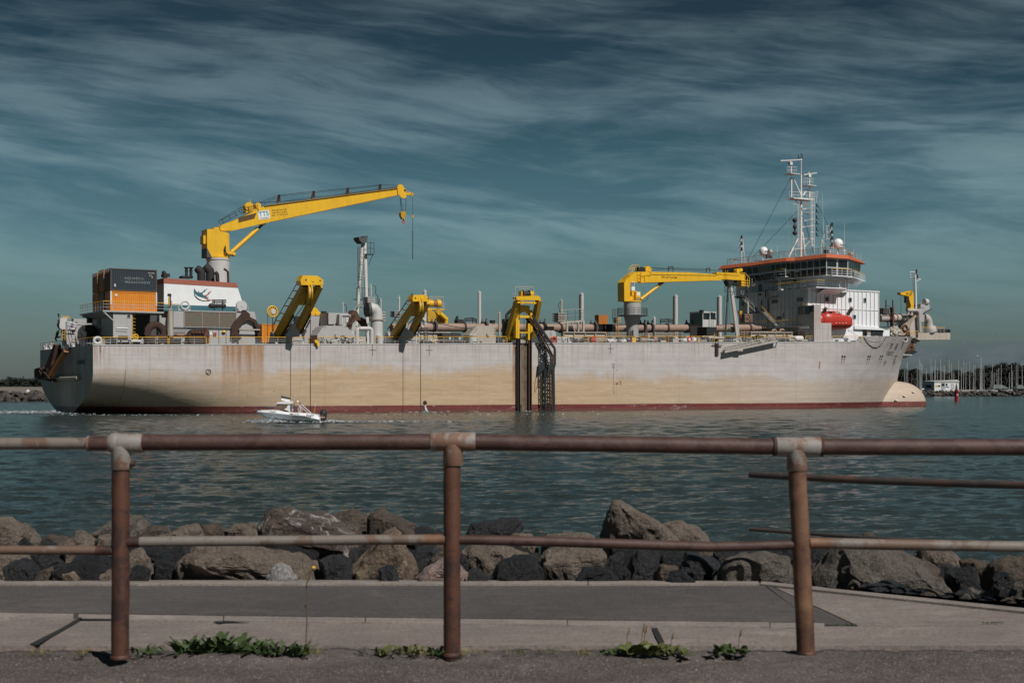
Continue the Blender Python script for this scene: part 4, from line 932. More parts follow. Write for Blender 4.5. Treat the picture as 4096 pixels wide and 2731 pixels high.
# ---------------- big stern crane ----------------
def fpt(cr, x, y, V): return S(cr(x, y), V)
def crane_one():
 V = 11.0; r = (fpt(cB, 483, 800, V).x-fpt(cB, 288, 800, V).x)/2; c = fpt(cB, 386, 800, V); zb = 15.0; zc = c.z
 cr_ = MB().cyl((c.x, V, zb), (c.x, V, zc), r, n=32).cyl((c.x, V, zc-0.15), (c.x, V, zc+0.1), r*1.05, n=32).build('deck_crane', ship, LGREY)
 b = MB().cyl((c.x, V, zc+0.02), (c.x, V, zc+0.3), r*1.03, n=32)
 poly(b, cB, [(287, 530), (345, 530), (352, 514), (395, 514), (400, 545), (470, 560), (486, 575), (487, 740), (470, 780), (330, 780), (288, 700)], V-1.15, V+1.15)
 b.build('slewing_column', cr_, YEL)
 b = MB(); nbox(b, cB, 254, 585, 288, 662, V-0.7, V+0.6); b.build('operator_cab', cr_, YEL)
 b = MB(); poly(b, cB, [(285, 700), (330, 782), (285, 782)], V-1.1, V+1.1); b.build('column_foot', cr_, DGREY)
 b = MB(); poly(b, cB, [(404, 512), (425, 490), (510, 460), (560, 440), (745, 352), (800, 325), (1990, 168), (1992, 226), (860, 464), (510, 545), (425, 545), (404, 535)], V-0.75, V+0.75)
 boom = b.build('boom', cr_, YEL)
 b = MB(); p = fpt(cB, 800, 322, V-0.85); q = fpt(cB, 1990, 164, V-0.85); b.beam(p, q, 0.1, 0.12); p = fpt(cB, 860, 466, V-0.8); q = fpt(cB, 1990, 228, V-0.8); b.beam(p, q, 0.12, 0.1); b.build('boom_flange', cr_, paint('dark_yellow_edge', (0.25, 0.13, 0.02), 0.4, 0.3))
 b = MB(); hd = [(1992, 145), (2010, 130), (2030, 130), (2050, 150), (2058, 185), (2075, 205), (2072, 245), (2050, 256), (2020, 240), (1998, 215)]
 poly(b, cB, hd, V-0.95, V-0.75); poly(b, cB, hd, V+0.75, V+0.95); c2 = fpt(cB, 2035, 190, V); b.cyl((c2.x, V-0.75, c2.z), (c2.x, V+0.75, c2.z), 0.35, n=14); b.build('boom_head', cr_, YEL)
 MB().cyl((c2.x, V-1.0, c2.z), (c2.x, V-0.94, c2.z), 0.17, n=12).build('sheave_hub', cr_, BLACK)
 b = MB(); b.beam(fpt(cB, 2070, 215, V), fpt(cB, 2125, 215, V), 0.3, 0.35); c3 = fpt(cB, 2118, 220, V); b.cyl((c3.x, V-0.15, c3.z), (c3.x, V+0.15, c3.z), 0.22, n=12); b.beam(fpt(cB, 2040, 175, V), fpt(cB, 2145, 215, V), 0.05); b.build('jib_tip', cr_, YEL)
 b = MB(); b.cyl(fpt(cB, 505, 738, V), fpt(cB, 742, 528, V), 0.30, n=14).cyl(fpt(cB, 480, 745, V), fpt(cB, 535, 760, V), 0.3, n=10); b.build('hydraulic_ram', cr_, YEL)
 b = MB(); b.cyl(fpt(cB, 742, 528, V), fpt(cB, 790, 486, V), 0.16, n=10); b.build('ram_rod', cr_, BLACK)
 b = MB(); poly(b, cB, [(770, 478), (835, 462), (800, 495), (780, 495)], V-0.4, V+0.4); b.build('ram_bracket', cr_, YEL)
 # winch, walkway and cage on the boom back
 b = MB(); c = fpt(cB, 658, 330, V-0.4); b.cyl((c.x, V-0.6, c.z), (c.x, V+0.6, c.z), 0.5, n=18).cyl((c.x, V-0.7, c.z), (c.x, V-0.6, c.z), 0.62, n=20); c = fpt(cB, 735, 322, V); b.cyl((c.x, V-0.5, c.z), (c.x, V+0.5, c.z), 0.4, n=16).beam(fpt(cB, 620, 378, V), fpt(cB, 770, 350, V), 1.3, 0.3); b.beam(fpt(cB, 690, 330, V-0.7), fpt(cB, 668, 262, V-0.7), 0.08); b.build('boom_winch', cr_, YEL)
 b = MB(); vz = V-0.85
 for a, c in (((415, 480), (570, 395)), ((420, 440), (590, 335)), ((405, 455), (580, 365)), ((388, 455), (420, 440)), ((388, 455), (405, 485)), ((590, 335), (740, 320)), ((590, 360), (740, 345)), ((590, 335), (600, 395)), ((740, 310), (748, 370)), ((660, 328), (665, 385)), ((420, 440), (440, 480)), ((480, 400), (500, 445)), ((530, 370), (555, 415)), ((570, 345), (590, 395))): b.cyl(fpt(cB, *a, vz), fpt(cB, *c, vz), 0.035, n=4)
 b.build('boom_walkway', cr_, BLACK)
 b = MB(); poly(b, cB, [(568, 425), (730, 385), (712, 435), (570, 470)], vz+0.06, vz+0.09); b.build('grating_shadow', cr_, paint('shadow_grating', (0.10, 0.055, 0.01), 0.3, 0.1))  # dark yellow sheet on the boom face, shadow painted into its colour
 for x, y in ((935, 223), (1245, 188), (1550, 160), (1840, 128)):
  b = MB(); p = fpt(cB, x, y, V-0.2); h = 0.95; a = fpt(cB, x-22, y+72, V-0.2)
  b.beam(p, p-Vector((0, 0, 1.0)), 0.07, 0.3); b.beam(p, a, 0.07, 0.3); b.beam(p-Vector((0, 0, 0.5)), p-Vector((0.3, 0, 0.5)), 0.06, 0.3); b.build('rope_guide', cr_, RUSTD)
 b = MB(); V2 = V
 R1_ = [(745, 298), (930, 226), (1245, 193), (1550, 163), (1840, 133), (2000, 140)]; R2_ = [(760, 296), (1240, 262), (2000, 150)]; R3_ = [(700, 292), (935, 285), (1990, 155)]; R4_ = [(800, 300), (935, 235), (1245, 205), (1550, 172), (1840, 140)]
 for rr, dv in ((R1_, -0.3), (R2_, 0.2), (R3_, -0.1), (R4_, 0.4)): b.path([fpt(cB, *p, V+dv) for p in rr], 0.028)
 b.build('hoist_rope', cr_, WIRE)
 # falls and hook blocks
 b = MB()
 for a, c in (((2018, 255), (2026, 375)), ((2070, 255), (2066, 375)), ((2022, 255), (2040, 375))): b.cyl(fpt(cB, *a, V), fpt(cB, *c, V), 0.035, n=5)
 b.build('hoist_rope', cr_, WIRE)
 stripe, t = new_mat('hazard_stripes'); sp = t.n('ShaderNodeSeparateXYZ'); t.l(t.n('ShaderNodeTexCoord').outputs['Object'], sp.inputs[0])
 finish(t, t.mix(t.math('LESS_THAN', t.math('FRACT', t.math('MULTIPLY', t.math('SUBTRACT', sp.outputs[2], sp.outputs[0]), 4.0)), 0.45), YC := (0.8, 0.46, 0.015), (0.02, 0.02, 0.02)), 0.5); MATS['stripe'] = stripe
 b = MB(); poly(b, cB, [(2024, 380), (2032, 372), (2062, 372), (2070, 380), (2070, 410), (2055, 440), (2040, 440), (2024, 410)], V-0.3, V+0.3); b.build('hook_block', cr_, stripe)
 b = MB(); p = fpt(cB, 2048, 440, V); b.cyl(p, p-Vector((0, 0, 0.35)), 0.12, n=8).torus(p-Vector((0, 0, 0.45)), 0.2, 0.07, (0, 1, 0), 12, 6); b.build('hook', cr_, REDB)
 b = MB(); b.cyl(fpt(cB, 2128, 235, V), fpt(cB, 2130, 405, V), 0.025, n=5).cyl(fpt(cB, 2130, 405, V), fpt(cB, 2130, 545, V), 0.035, n=5).cyl(fpt(cB, 2130, 545, V), fpt(cB, 2130, 800, V), 0.055, n=6); b.build('hoist_rope', cr_, WIRE)
 b = MB(); p = fpt(cB, 2130, 405, V); b.cyl(p, p-Vector((0, 0, 0.4)), 0.12, n=8); b.build('hook_weight', cr_, YEL)
 # painted panel and load table
 p = fpt(cB, 797, 402, V-0.77); ang = math.atan2(31, 95)*0.62
 M = Matrix.Translation(p) @ Matrix.Rotation(-ang, 4, 'Y') @ SIDE
 b = MB(); b.add([M @ Vector((x, y, 0)) for x, y in ((-0.85, -0.6), (0.85, -0.6), (0.85, 0.6), (-0.85, 0.6))], [(0, 1, 2, 3)]); b.build('sign_panel', boom, WHITE)
 M = Matrix.Translation(p+Vector((0, -0.02, 0))) @ Matrix.Rotation(-ang, 4, 'Y') @ SIDE
 text_mesh('maker_lettering', 'TTS', paint('teal_letters', (0.05, 0.28, 0.27), 0.2, 0), 0.95, M @ Matrix.Translation((0, 0.12, 0)), boom, sx=0.95)
 text_mesh('maker_lettering', 'TTS-Norlift AS', MARK, 0.22, M @ Matrix.Translation((0, -0.45, 0)), boom)
 M = Matrix.Translation(fpt(cB, 938, 380, V-0.77)) @ Matrix.Rotation(-ang*0.75, 4, 'Y') @ SIDE
 for k, s in enumerate(('SWL 60 T 3,5-18 M', 'SWL 40 T 3,5-25 M', 'SWL   5 T 3,8-27,5 M')): text_mesh('load_lettering', s, MARK, 0.26, M @ Matrix.Translation((0, 0.34-0.34*k, 0)), boom, space=1.05)
 b = MB(); b.tube([fpt(cB, 450, 680, V-1.3), fpt(cB, 452, 730, V-1.4), fpt(cB, 480, 770, V-1.4), fpt(cB, 520, 760, V-1.3)], 0.08, 6).tube([fpt(cB, 442, 700, V-1.3), fpt(cB, 446, 745, V-1.4), fpt(cB, 490, 778, V-1.4)], 0.06, 6); b.build('hydraulic_hose', cr_, BLACK)
crane_one()

# ---------------- gantries over the side ----------------
def gantry(cr, label, head, armL, armR, Vt, sheave, rope_x, rope_top, lad=None, reel=None, brk=None):
 """head: outline; armL/R: (top pt, elbow, base pt, width in px)"""
 b = MB(); poly(b, cr, head, Vt, Vt+1.5); g = b.build('suction_pipe_gantry', ship, YEL)
 for (t0, b0, w) in (armL, armR):
  b = MB(); p = S(cr(*t0), Vt+0.9); q = S(cr(*b0), 2.6); m = p.lerp(q, 0.45)
  d = (q-p).normalized(); nn = Vector((1, 0, 0)).cross(d).normalized()
  if nn.y > 0: nn = -nn
  w2 = w/2
  def sec(c, dep): return [c+Vector((-w2, 0, 0))+nn*dep/2, c+Vector((w2, 0, 0))+nn*dep/2, c+Vector((w2, 0, 0))-nn*dep/2, c+Vector((-w2, 0, 0))-nn*dep/2]
  vs = sec(p, 0.75)+sec(m, 0.95)+sec(p.lerp(q, 0.75), 0.95)+sec(q, 0.6)
  b.add(vs, [(i*4+j, i*4+(j+1) % 4, (i+1)*4+(j+1) % 4, (i+1)*4+j) for i in range(3) for j in range(4)]+[(3, 2, 1, 0), (12, 13, 14, 15)]); b.build('arm', g, YEL_SHADE); pa, pb = p.lerp(q, 0.5), p.lerp(q, 0.93); MB().beam(pa+Vector((w2-0.02, 0, 0))+nn*0.42, pb+Vector((w2-0.02, 0, 0))+nn*0.35, 0.16, 0.5, tuple(nn)).build('wear_pad', g, BLACK)
 # cross plate high between the arms
 b = MB(); pL = S(cr(*armL[0]), Vt+1.0); pR = S(cr(*armR[0]), Vt+1.0); bL = S(cr(*armL[1]), 2.6)
 d = (bL-pL); a = pL+d*0.02; c = pL+d*0.36; wv = Vector((pR.x-pL.x, 0, 0))
 b.add([a, a+wv, c+wv, c]+[v+Vector((0, 0.35, 0.1)) for v in (a, a+wv, c+wv, c)], [(0, 1, 2, 3), (7, 6, 5, 4), (0, 4, 5, 1), (1, 5, 6, 2), (2, 6, 7, 3), (3, 7, 4, 0)]); b.build('cross_plate', g, YEL_SHADE)
 c = S(cr(*sheave[:2]), Vt+0.5); r = sheave[2]; b = MB(); ax = Vector((1, -0.25, 0)).normalized()
 b.cyl(c-ax*0.28, c-ax*0.1, r, n=26).cyl(c+ax*0.1, c+ax*0.28, r, n=26).cyl(c-ax*0.1, c+ax*0.1, r*0.85, n=20); b.build('sheave', g, YEL_SHADE)
 hc = S(cr(*((head[0][0]+head[2][0])/2, (head[0][1]+head[3][1])/2)), Vt)
 for dx, rr in ((0, 0.22), (-1.0, 0.1), (1.0, 0.1)):
  q = hc+Vector((dx, -0.06, 0)); MB().cyl(q, q+Vector((0, 0.1, 0)), rr, n=14).build('hinge_pin', g, RUSTD if rr < 0.2 else YEL)
 tp = S(cr(*rope_top), Vt+0.4); b = MB(); b.cyl(tp, (tp.x, Vt+0.4, 0.0), 0.045, n=6); b.build('hoist_rope', g, WIRE)
 p0 = S(cr(*armL[0]), Vt+2.0).lerp(S(cr(*armR[0]), Vt+2.0), 0.3); q0 = S(cr(*armL[1]), 3.4)+Vector((1.6, 0, 1.2)); MB().cyl(p0-Vector((0, 0, 1.5)), q0, 0.05, n=6).build('hoist_rope', g, WIRE)
 # access ladder on the back of the left arm
 P = S(cr(*armL[0]), Vt+1.6)+Vector((-w_l(armL), 0, 0.7)); Q = S(cr(*armL[1]), 3.0)+Vector((-w_l(armL), 0, 1.2)); b = MB(); ladder(b, P+Vector((-0.15, 0, 0.5)), Q+Vector((-0.15, 0, 0.3)), 0.6, (0.3, 1, 0), 0.55, 0.045)
 b.build('access_ladder', g, DGREY)
 for k in range(6):
  p = P.lerp(Q, (k+0.6)/6.5); MB().beam(p+Vector((-0.25, 0, 0.25)), p+Vector((0.35, 0, 0.2)), 0.25, 0.12).build('ladder_bracket', g, YEL)
 p = P.lerp(Q, 0.28)+Vector((0.6, -0.6, 0.2)); MB().box(p.x-0.25, p.x+0.25, p.y-0.2, p.y+0.2, p.z-0.15, p.z+0.15).build('floodlight', g, WHITE)
 # hinge pedestals
 ub = S(cr(*armL[1]), 2.6).x; ue = S(cr(*armR[1]), 2.6).x; zd = deckz(ub)
 for u in (ub, ue):
  b = MB(); b.prism([(u-0.6, 1.0, zd), (u-0.6, 3.8, zd), (u-0.6, 3.0, zd+1.7), (u-0.6, 2.2, zd+1.7)], (0.25, 0, 0)).prism([(u+0.45, 1.0, zd), (u+0.45, 3.8, zd), (u+0.45, 3.0, zd+1.7), (u+0.45, 2.2, zd+1.7)], (0.25, 0, 0)); b.build('hinge_pedestal', g, GREY)
 for u in (ub, ue):
  b = MB(); q = Vector((u+0.9, 3.5, zd+0.3)); e = (S(cr(*armL[0]), Vt).lerp(S(cr(*armL[1]), 2.6), 0.62)); e.x = u+0.9; b.cyl(q, q.lerp(e, 0.6), 0.22, n=10).cyl(q.lerp(e, 0.6), e, 0.12, n=8); b.build('hydraulic_ram', g, LGREY)
 um = (ub+ue)/2
 b = MB(); b.prism([(um-0.9, 0.6, zd), (um+1.7, 0.6, zd), (um+1.7, 0.6, zd+0.9), (um+0.5, 0.6, zd+2.8), (um+0.1, 0.6, zd+2.8), (um-0.9, 0.6, zd+0.9)], (0, 0.5, 0)); b.build('saddle_plate', g, GREY)
 return g
def w_l(a): return a[2]*0.5
g1 = gantry(cC, '', [(710, 340), (905, 345), (985, 400), (985, 470), (690, 470), (678, 410)], ((735, 480), (345, 1180), 0.78), ((935, 480), (608, 1140), 0.78), -5.8, (800, 590, 1.25), 815, (812, 680))
g2 = gantry(cD, '', [(405, 260), (530, 258), (572, 300), (572, 328), (398, 328), (393, 300)], ((425, 335), (160, 735), 0.68), ((545, 335), (345, 715), 0.68), -4.9, (470, 390, 1.1), 478, (478, 440))
# spoked hose reel beside the first gantry
c = S(cC(303, 825), 3.0); b = MB().use(YEL).torus((c.x, 3.0, c.z), 0.72, 0.09, (0, 1, 0), 24, 6)
for k in range(12): a = k*math.pi/6; b.beam((c.x+0.15*math.cos(a), 3.0, c.z+0.15*math.sin(a)), (c.x+0.7*math.cos(a), 3.0, c.z+0.7*math.sin(a)), 0.1, 0.1)
b.use(BLACK).torus((c.x-0.0, 3.12, c.z), 0.62, 0.1, (0, 1, 0), 24, 6); b.use(LGREY).cyl((c.x+0.1, 2.85, c.z), (c.x+0.1, 3.1, c.z), 0.35, n=16); b.use(BLACK).cyl((c.x-0.72, 3, c.z), (c.x-0.72, 3, deckz(26)), 0.04, n=5).cyl((c.x+0.6, 3, c.z-0.3), (c.x-0.3, 3, deckz(26)), 0.04, n=5).cyl((c.x, 3, c.z), (c.x, 3, deckz(26)), 0.06, n=5)
b.build('hose_reel', ship)

# ---------------- inlet gantry amidships with guide rails and ladder ----------------
def gantry_three():
 Vt = -2.6; Vb = 1.6
 b = MB(); poly(b, cM, [(905, 418), (1335, 405), (1382, 438), (1368, 492), (935, 492), (910, 470)], Vt, Vt+1.0); g = b.build('inlet_gantry', ship, YEL)
 for (tx, ty, bx, by, w, Vq) in ((935, 480, 735, 1275, 0.72, Vb), (1345, 480, 1215, 1200, 0.62, Vb)):
  b = MB(); p = S(cM(tx, ty), Vt+0.5); q = S(cM(bx, by), Vq); b.beam(p, q, w, 0.9, (0, 1, 0.2)); b.build('leg', g, YEL_SHADE)
 for (tx, ty, bx, by) in ((925, 520, 660, 1270), (950, 600, 800, 1200)):
  b = MB(); b.beam(S(cM(tx, ty), Vt+1.8), S(cM(bx, by), Vb+2.6), 0.5, 0.6, (0, 1, 0.2)); b.build('leg', g, YEL_SHADE)
 b = MB(); nbox(b, cM, 935, 520, 1300, 562, Vt+0.1, Vt+0.7); b.build('lower_crossbeam', g, YEL)
 for x in (1020, 1250, 990): b = MB(); nbox(b, cM, x, 505, x+22, 570, Vt, Vt+0.1); b.build('crossbeam_lug', g, YEL)
 b = MB(); poly(b, cM, [(975, 580), (1175, 600), (1165, 740), (1140, 760), (1100, 730), (1060, 720), (1020, 735), (985, 760)], Vt+1.6, Vt+1.9); b.build('hanger_plate', g, YEL)
 for (x0, y0, x1, y1, V_) in ((975, 788, 1165, 842, -1.2), (965, 1112, 1195, 1140, -0.9)):
  b = MB(); nbox(b, cM, x0, y0, x1, y1, V_, V_+0.5); b.build('guide_crossbeam', g, YEL)
 for (x0, y0, x1, y1) in ((925, 680, 972, 1240), (1185, 685, 1228, 1110), (1140, 950, 1175, 1270), (900, 790, 930, 1230)):
  b = MB(); nbox(b, cM, x0, y0, x1, y1, -0.9, -0.2); b.build('guide_frame', g, YEL)
 b = MB(); nbox(b, cM, 1100, 1200, 1165, 1280, 0.2, 0.8); nbox(b, cM, 775, 1200, 890, 1275, 0.6, 1.2); b.build('foot_block', g, YEL)
 b = MB(); nbox(b, cM, 975, 1225, 1095, 1280, 0.0, 0.6); nbox(b, cM, 980, 1280, 1160, 1335, -0.3, 0.5); b.build('sill_block', g, BEIGE)
 # winch on top
 b = MB().use(BLACK); a = S(cM(1040, 372), Vt+0.5); c = S(cM(1145, 372), Vt+0.5); b.cyl(a, c, 0.42, n=18); b.use(RUSTO).cyl(a-Vector((0.06, 0, 0)), a, 0.58, n=20); b.use(BLACK).cyl(c, c+Vector((0.08, 0, 0)), 0.56, n=20); b.use(YEL).cyl(c+Vector((0.08, 0, 0)), c+Vector((0.55, 0, 0)), 0.44, n=18)
 for x in (990, 1215): p = S(cM(x, 415), Vt+0.5); b.box(p.x-0.1, p.x+0.1, Vt+0.1, Vt+0.9, p.z, p.z+0.75)
 b.build('winch', g)
 b = MB(); P = [(885, 400), (885, 260), (905, 232), (1235, 230), (1245, 260), (1238, 400)]; b.tube([S(cM(*p), Vt+0.3) for p in P], 0.055, 6); b.cyl(S(cM(960, 272), Vt+0.3), S(cM(1165, 272), Vt+0.3), 0.05, n=5)
 for x in (972, 1065, 1155): b.cyl(S(cM(x, 235), Vt+0.3), S(cM(x, 285), Vt+0.3), 0.03, n=4)
 for y in (375, 430, 487): b.cyl(S(cM(835, y), Vt), S(cM(905, y), Vt), 0.035, n=4)
 b.cyl(S(cM(868, 370), Vt), S(cM(862, 520), Vt), 0.035, n=4); b.cyl(S(cM(1245, 378), Vt), S(cM(1305, 375), Vt), 0.035, n=4); b.cyl(S(cM(1305, 375), Vt), S(cM(1308, 415), Vt), 0.035, n=4)
 b.build('light_frame', g, BEIGE)
 # hydraulic arm at left
 b = MB(); b.tube([S(cM(850, 640), 1.5), S(cM(750, 740), 2.2), S(cM(720, 780), 2.4), S(cM(725, 870), 2.4)], [0.18, 0.24, 0.26, 0.3], 8); nbox(b, cM, 680, 860, 755, 1180, 2.4, 3.2); b.build('ram_tower', g, DGREY)
 # guide rails down the hull
 for (x0, x1, sh) in ((952, 1010, 0), (1168, 1232, 0)):
  b = MB(); a = S(cM(x0, 1070), -0.75); c = S(cM(x1, 1070), -0.75); top = S(cM(x0, 860 if x0 > 1100 else 1070), -0.75).z
  b.box(a.x, a.x+0.13, -0.5, 0.0, -0.5, top); b.box(c.x-0.13, c.x, -0.5, 0.0, -0.5, top); b.box(a.x+0.13, c.x-0.13, -0.2, -0.12, -0.5, top); b.build('guide_rail', g, RUSTD if x0 > 1000 else BLACK)
  b = MB()
  for k in range(26): z = 0.4+k*0.36; b.box(c.x if x0 > 1100 else a.x-0.12, (c.x+0.12) if x0 > 1100 else a.x, -0.3, -0.02, z, z+0.1)
  b.build('rail_cleats', g, RUST)
 sl = rusty('slot_plating', (0.20, 0.13, 0.085), (0.40, 0.33, 0.25), 0.8, 0.4)
 a = S(cM(1012, 1340), -0.03); c = S(cM(1166, 1340), -0.03); MB().box(a.x, c.x, -0.05, -0.004, -0.5, deckz(60)).build('slot_plate', g, sl)
 for x in (1030, 1060, 1085, 1110, 1138):
  b = MB(); p = S(cM(x, 1340), -0.3); b.cyl((p.x, -0.3, -0.3), (p.x, -0.3, p.z+(4.5 if x in (1060, 1110) else 0.3)), 0.035, n=5); b.build('guide_wire', g, WIRE if x != 1030 else RUSTO)
 # black articulated hose ladder
 DK2 = paint('dark_green_black', (0.018, 0.026, 0.027), 0.3, 0.1, 0.6)
 Vh = -0.9; outer = [(1640, 470), (1672, 520), (1880, 822), (1880, 985), (1866, 1030), (1872, 1482)]; inner = [(1580, 505), (1660, 600), (1735, 770), (1795, 880), (1792, 1000), (1775, 1060), (1780, 1482)]
 oz = [S(cD(*p), Vh) for p in outer]; iz = [S(cD(*p), Vh+0.2) for p in inner]
 b = MB(); 
 for a, c in zip(oz[:-1], oz[1:]): b.beam(a, c, 0.2, 0.32)
 lad = b.build('hose_ladder', ship, DK2)
 b = MB()
 for a, c in zip(iz[:-1], iz[1:]): b.beam(a, c, 0.18, 0.24)
 b.build('inner_chord', lad, DK2)
 b = MB(); mid1 = [(1600, 505), (1690, 620), (1800, 830), (1838, 900), (1835, 1010), (1826, 1060), (1828, 1482)]; 
 b.tube([S(cD(*p), Vh-0.1) for p in mid1], 0.12, 8).tube([S(cD(p[0]+22, p[1]-8), Vh-0.15) for p in mid1], 0.1, 8); b.build('hose', lad, RUSTD)
 for k in range(16):
  t_ = k/16; y = 900+k*36
  b = MB(); b.beam(S(cD(1785, y), Vh), S(cD(1872, y), Vh), 0.09); 
  if k % 2 and y > 1000: b.beam(S(cD(1785, y), Vh), S(cD(1872, y+60 if y < 1420 else y+20), Vh), 0.08)
  b.build('rung', lad, DK2)
 for k in range(9):
  t_ = (k+0.5)/9; a = S(cD(1585+(1735-1585)*t_, 505+(770-505)*t_), Vh+0.1); c = S(cD(1672+(1868-1672)*t_, 520+(805-520)*t_), Vh); MB().beam(a, c, 0.08, 0.1).build('rung', lad, DK2)
 b = MB(); nbox(b, cD, 1812, 985, 1865, 1045, Vh-0.3, Vh+0.2); b.build('joint_box', lad, DK2)
 # lattice ladder standing on the hull
 b = MB(); x0, x1 = 1729, 1775
 for x, w in ((x0, 0.13), (x1, 0.16)): b.beam(S(cD(x, 770), -0.45), S(cD(x, 1482), -0.45), w)
 lt = b.build('lattice_ladder', ship, DK2)
 for k in range(24):
  y = 785+k*29.5; b = MB(); b.beam(S(cD(x0, y), -0.45), S(cD(x1, y), -0.45), 0.06); b.build('rung', lt, LGREY if k < 4 else DK2)
 for k in range(9):
  y = 870+k*66; b = MB(); b.beam(S(cD(x0, y), -0.35), S(cD(x1, y+33), -0.35), 0.08).beam(S(cD(x1, y+33), -0.35), S(cD(x0, y+66), -0.35), 0.08); b.build('brace', lt, DK2)
 b = MB(); poly(b, cD, [(1715, 985), (1775, 960), (1775, 1030), (1705, 1090)], -0.6, -0.3); b.build('bracket', lt, DK2)
 MB().tube([S(cD(1722, 1020), -0.6), S(cD(1702, 1130), -0.7), S(cD(1700, 1230), -0.7), S(cD(1718, 1180), -0.6)], 0.05, 5).build('rope', lt, WIRE)
gantry_three()
# smaller yellow gantry on the far side (behind the second)
def gantry_far():
 V = 24.0
 b = MB(); nbox(b, cD, 548, 400, 720, 418, V, V+1.2); g = b.build('port_gantry', ship, YEL)
 for a, c, w in (((560, 415), (560, 540), 0.9), ((640, 420), (740, 550), 0.9), ((610, 435), (610, 540), 0.5), ((665, 480), (665, 555), 0.5)): b = MB(); b.beam(S(cD(*a), V), S(cD(*c), V), w, 0.8); b.build('leg', g, YEL_SHADE)
 b = MB().use(RUSTO); a = S(cD(600, 350), V); c = S(cD(640, 350), V); b.cyl(a, c, 0.5, n=16); b.use(YEL).cyl(a-Vector((1, 0, 0)), a, 0.55, n=16).cyl(c, c+Vector((0.7, 0, 0)), 0.6, n=16); b.build('winch', g)
 b = MB(); b.path([S(cD(*p), V) for p in ((570, 285), (570, 280), (715, 280), (717, 345), (725, 420))], 0.06, 5).path([S(cD(*p), V) for p in ((560, 300), (690, 302))], 0.05)
 for x in (655, 680, 705, 725): b.cyl(S(cD(x, 350), V), S(cD(x, 400), V), 0.05, n=4)
 b.cyl(S(cD(655, 350), V), S(cD(725, 350), V), 0.05, n=4).cyl(S(cD(655, 375), V), S(cD(725, 375), V), 0.04, n=4); b.build('light_frame', g, BEIGE)
 b = MB(); b.cyl(S(cD(680, 455), V-1), S(cD(750, 520), V-1), 0.35, n=12).cyl(S(cD(745, 520), V-1), S(cD(745, 555), V-1), 0.3, n=10); b.build('hydraulic_ram', g, YEL)
gantry_far()
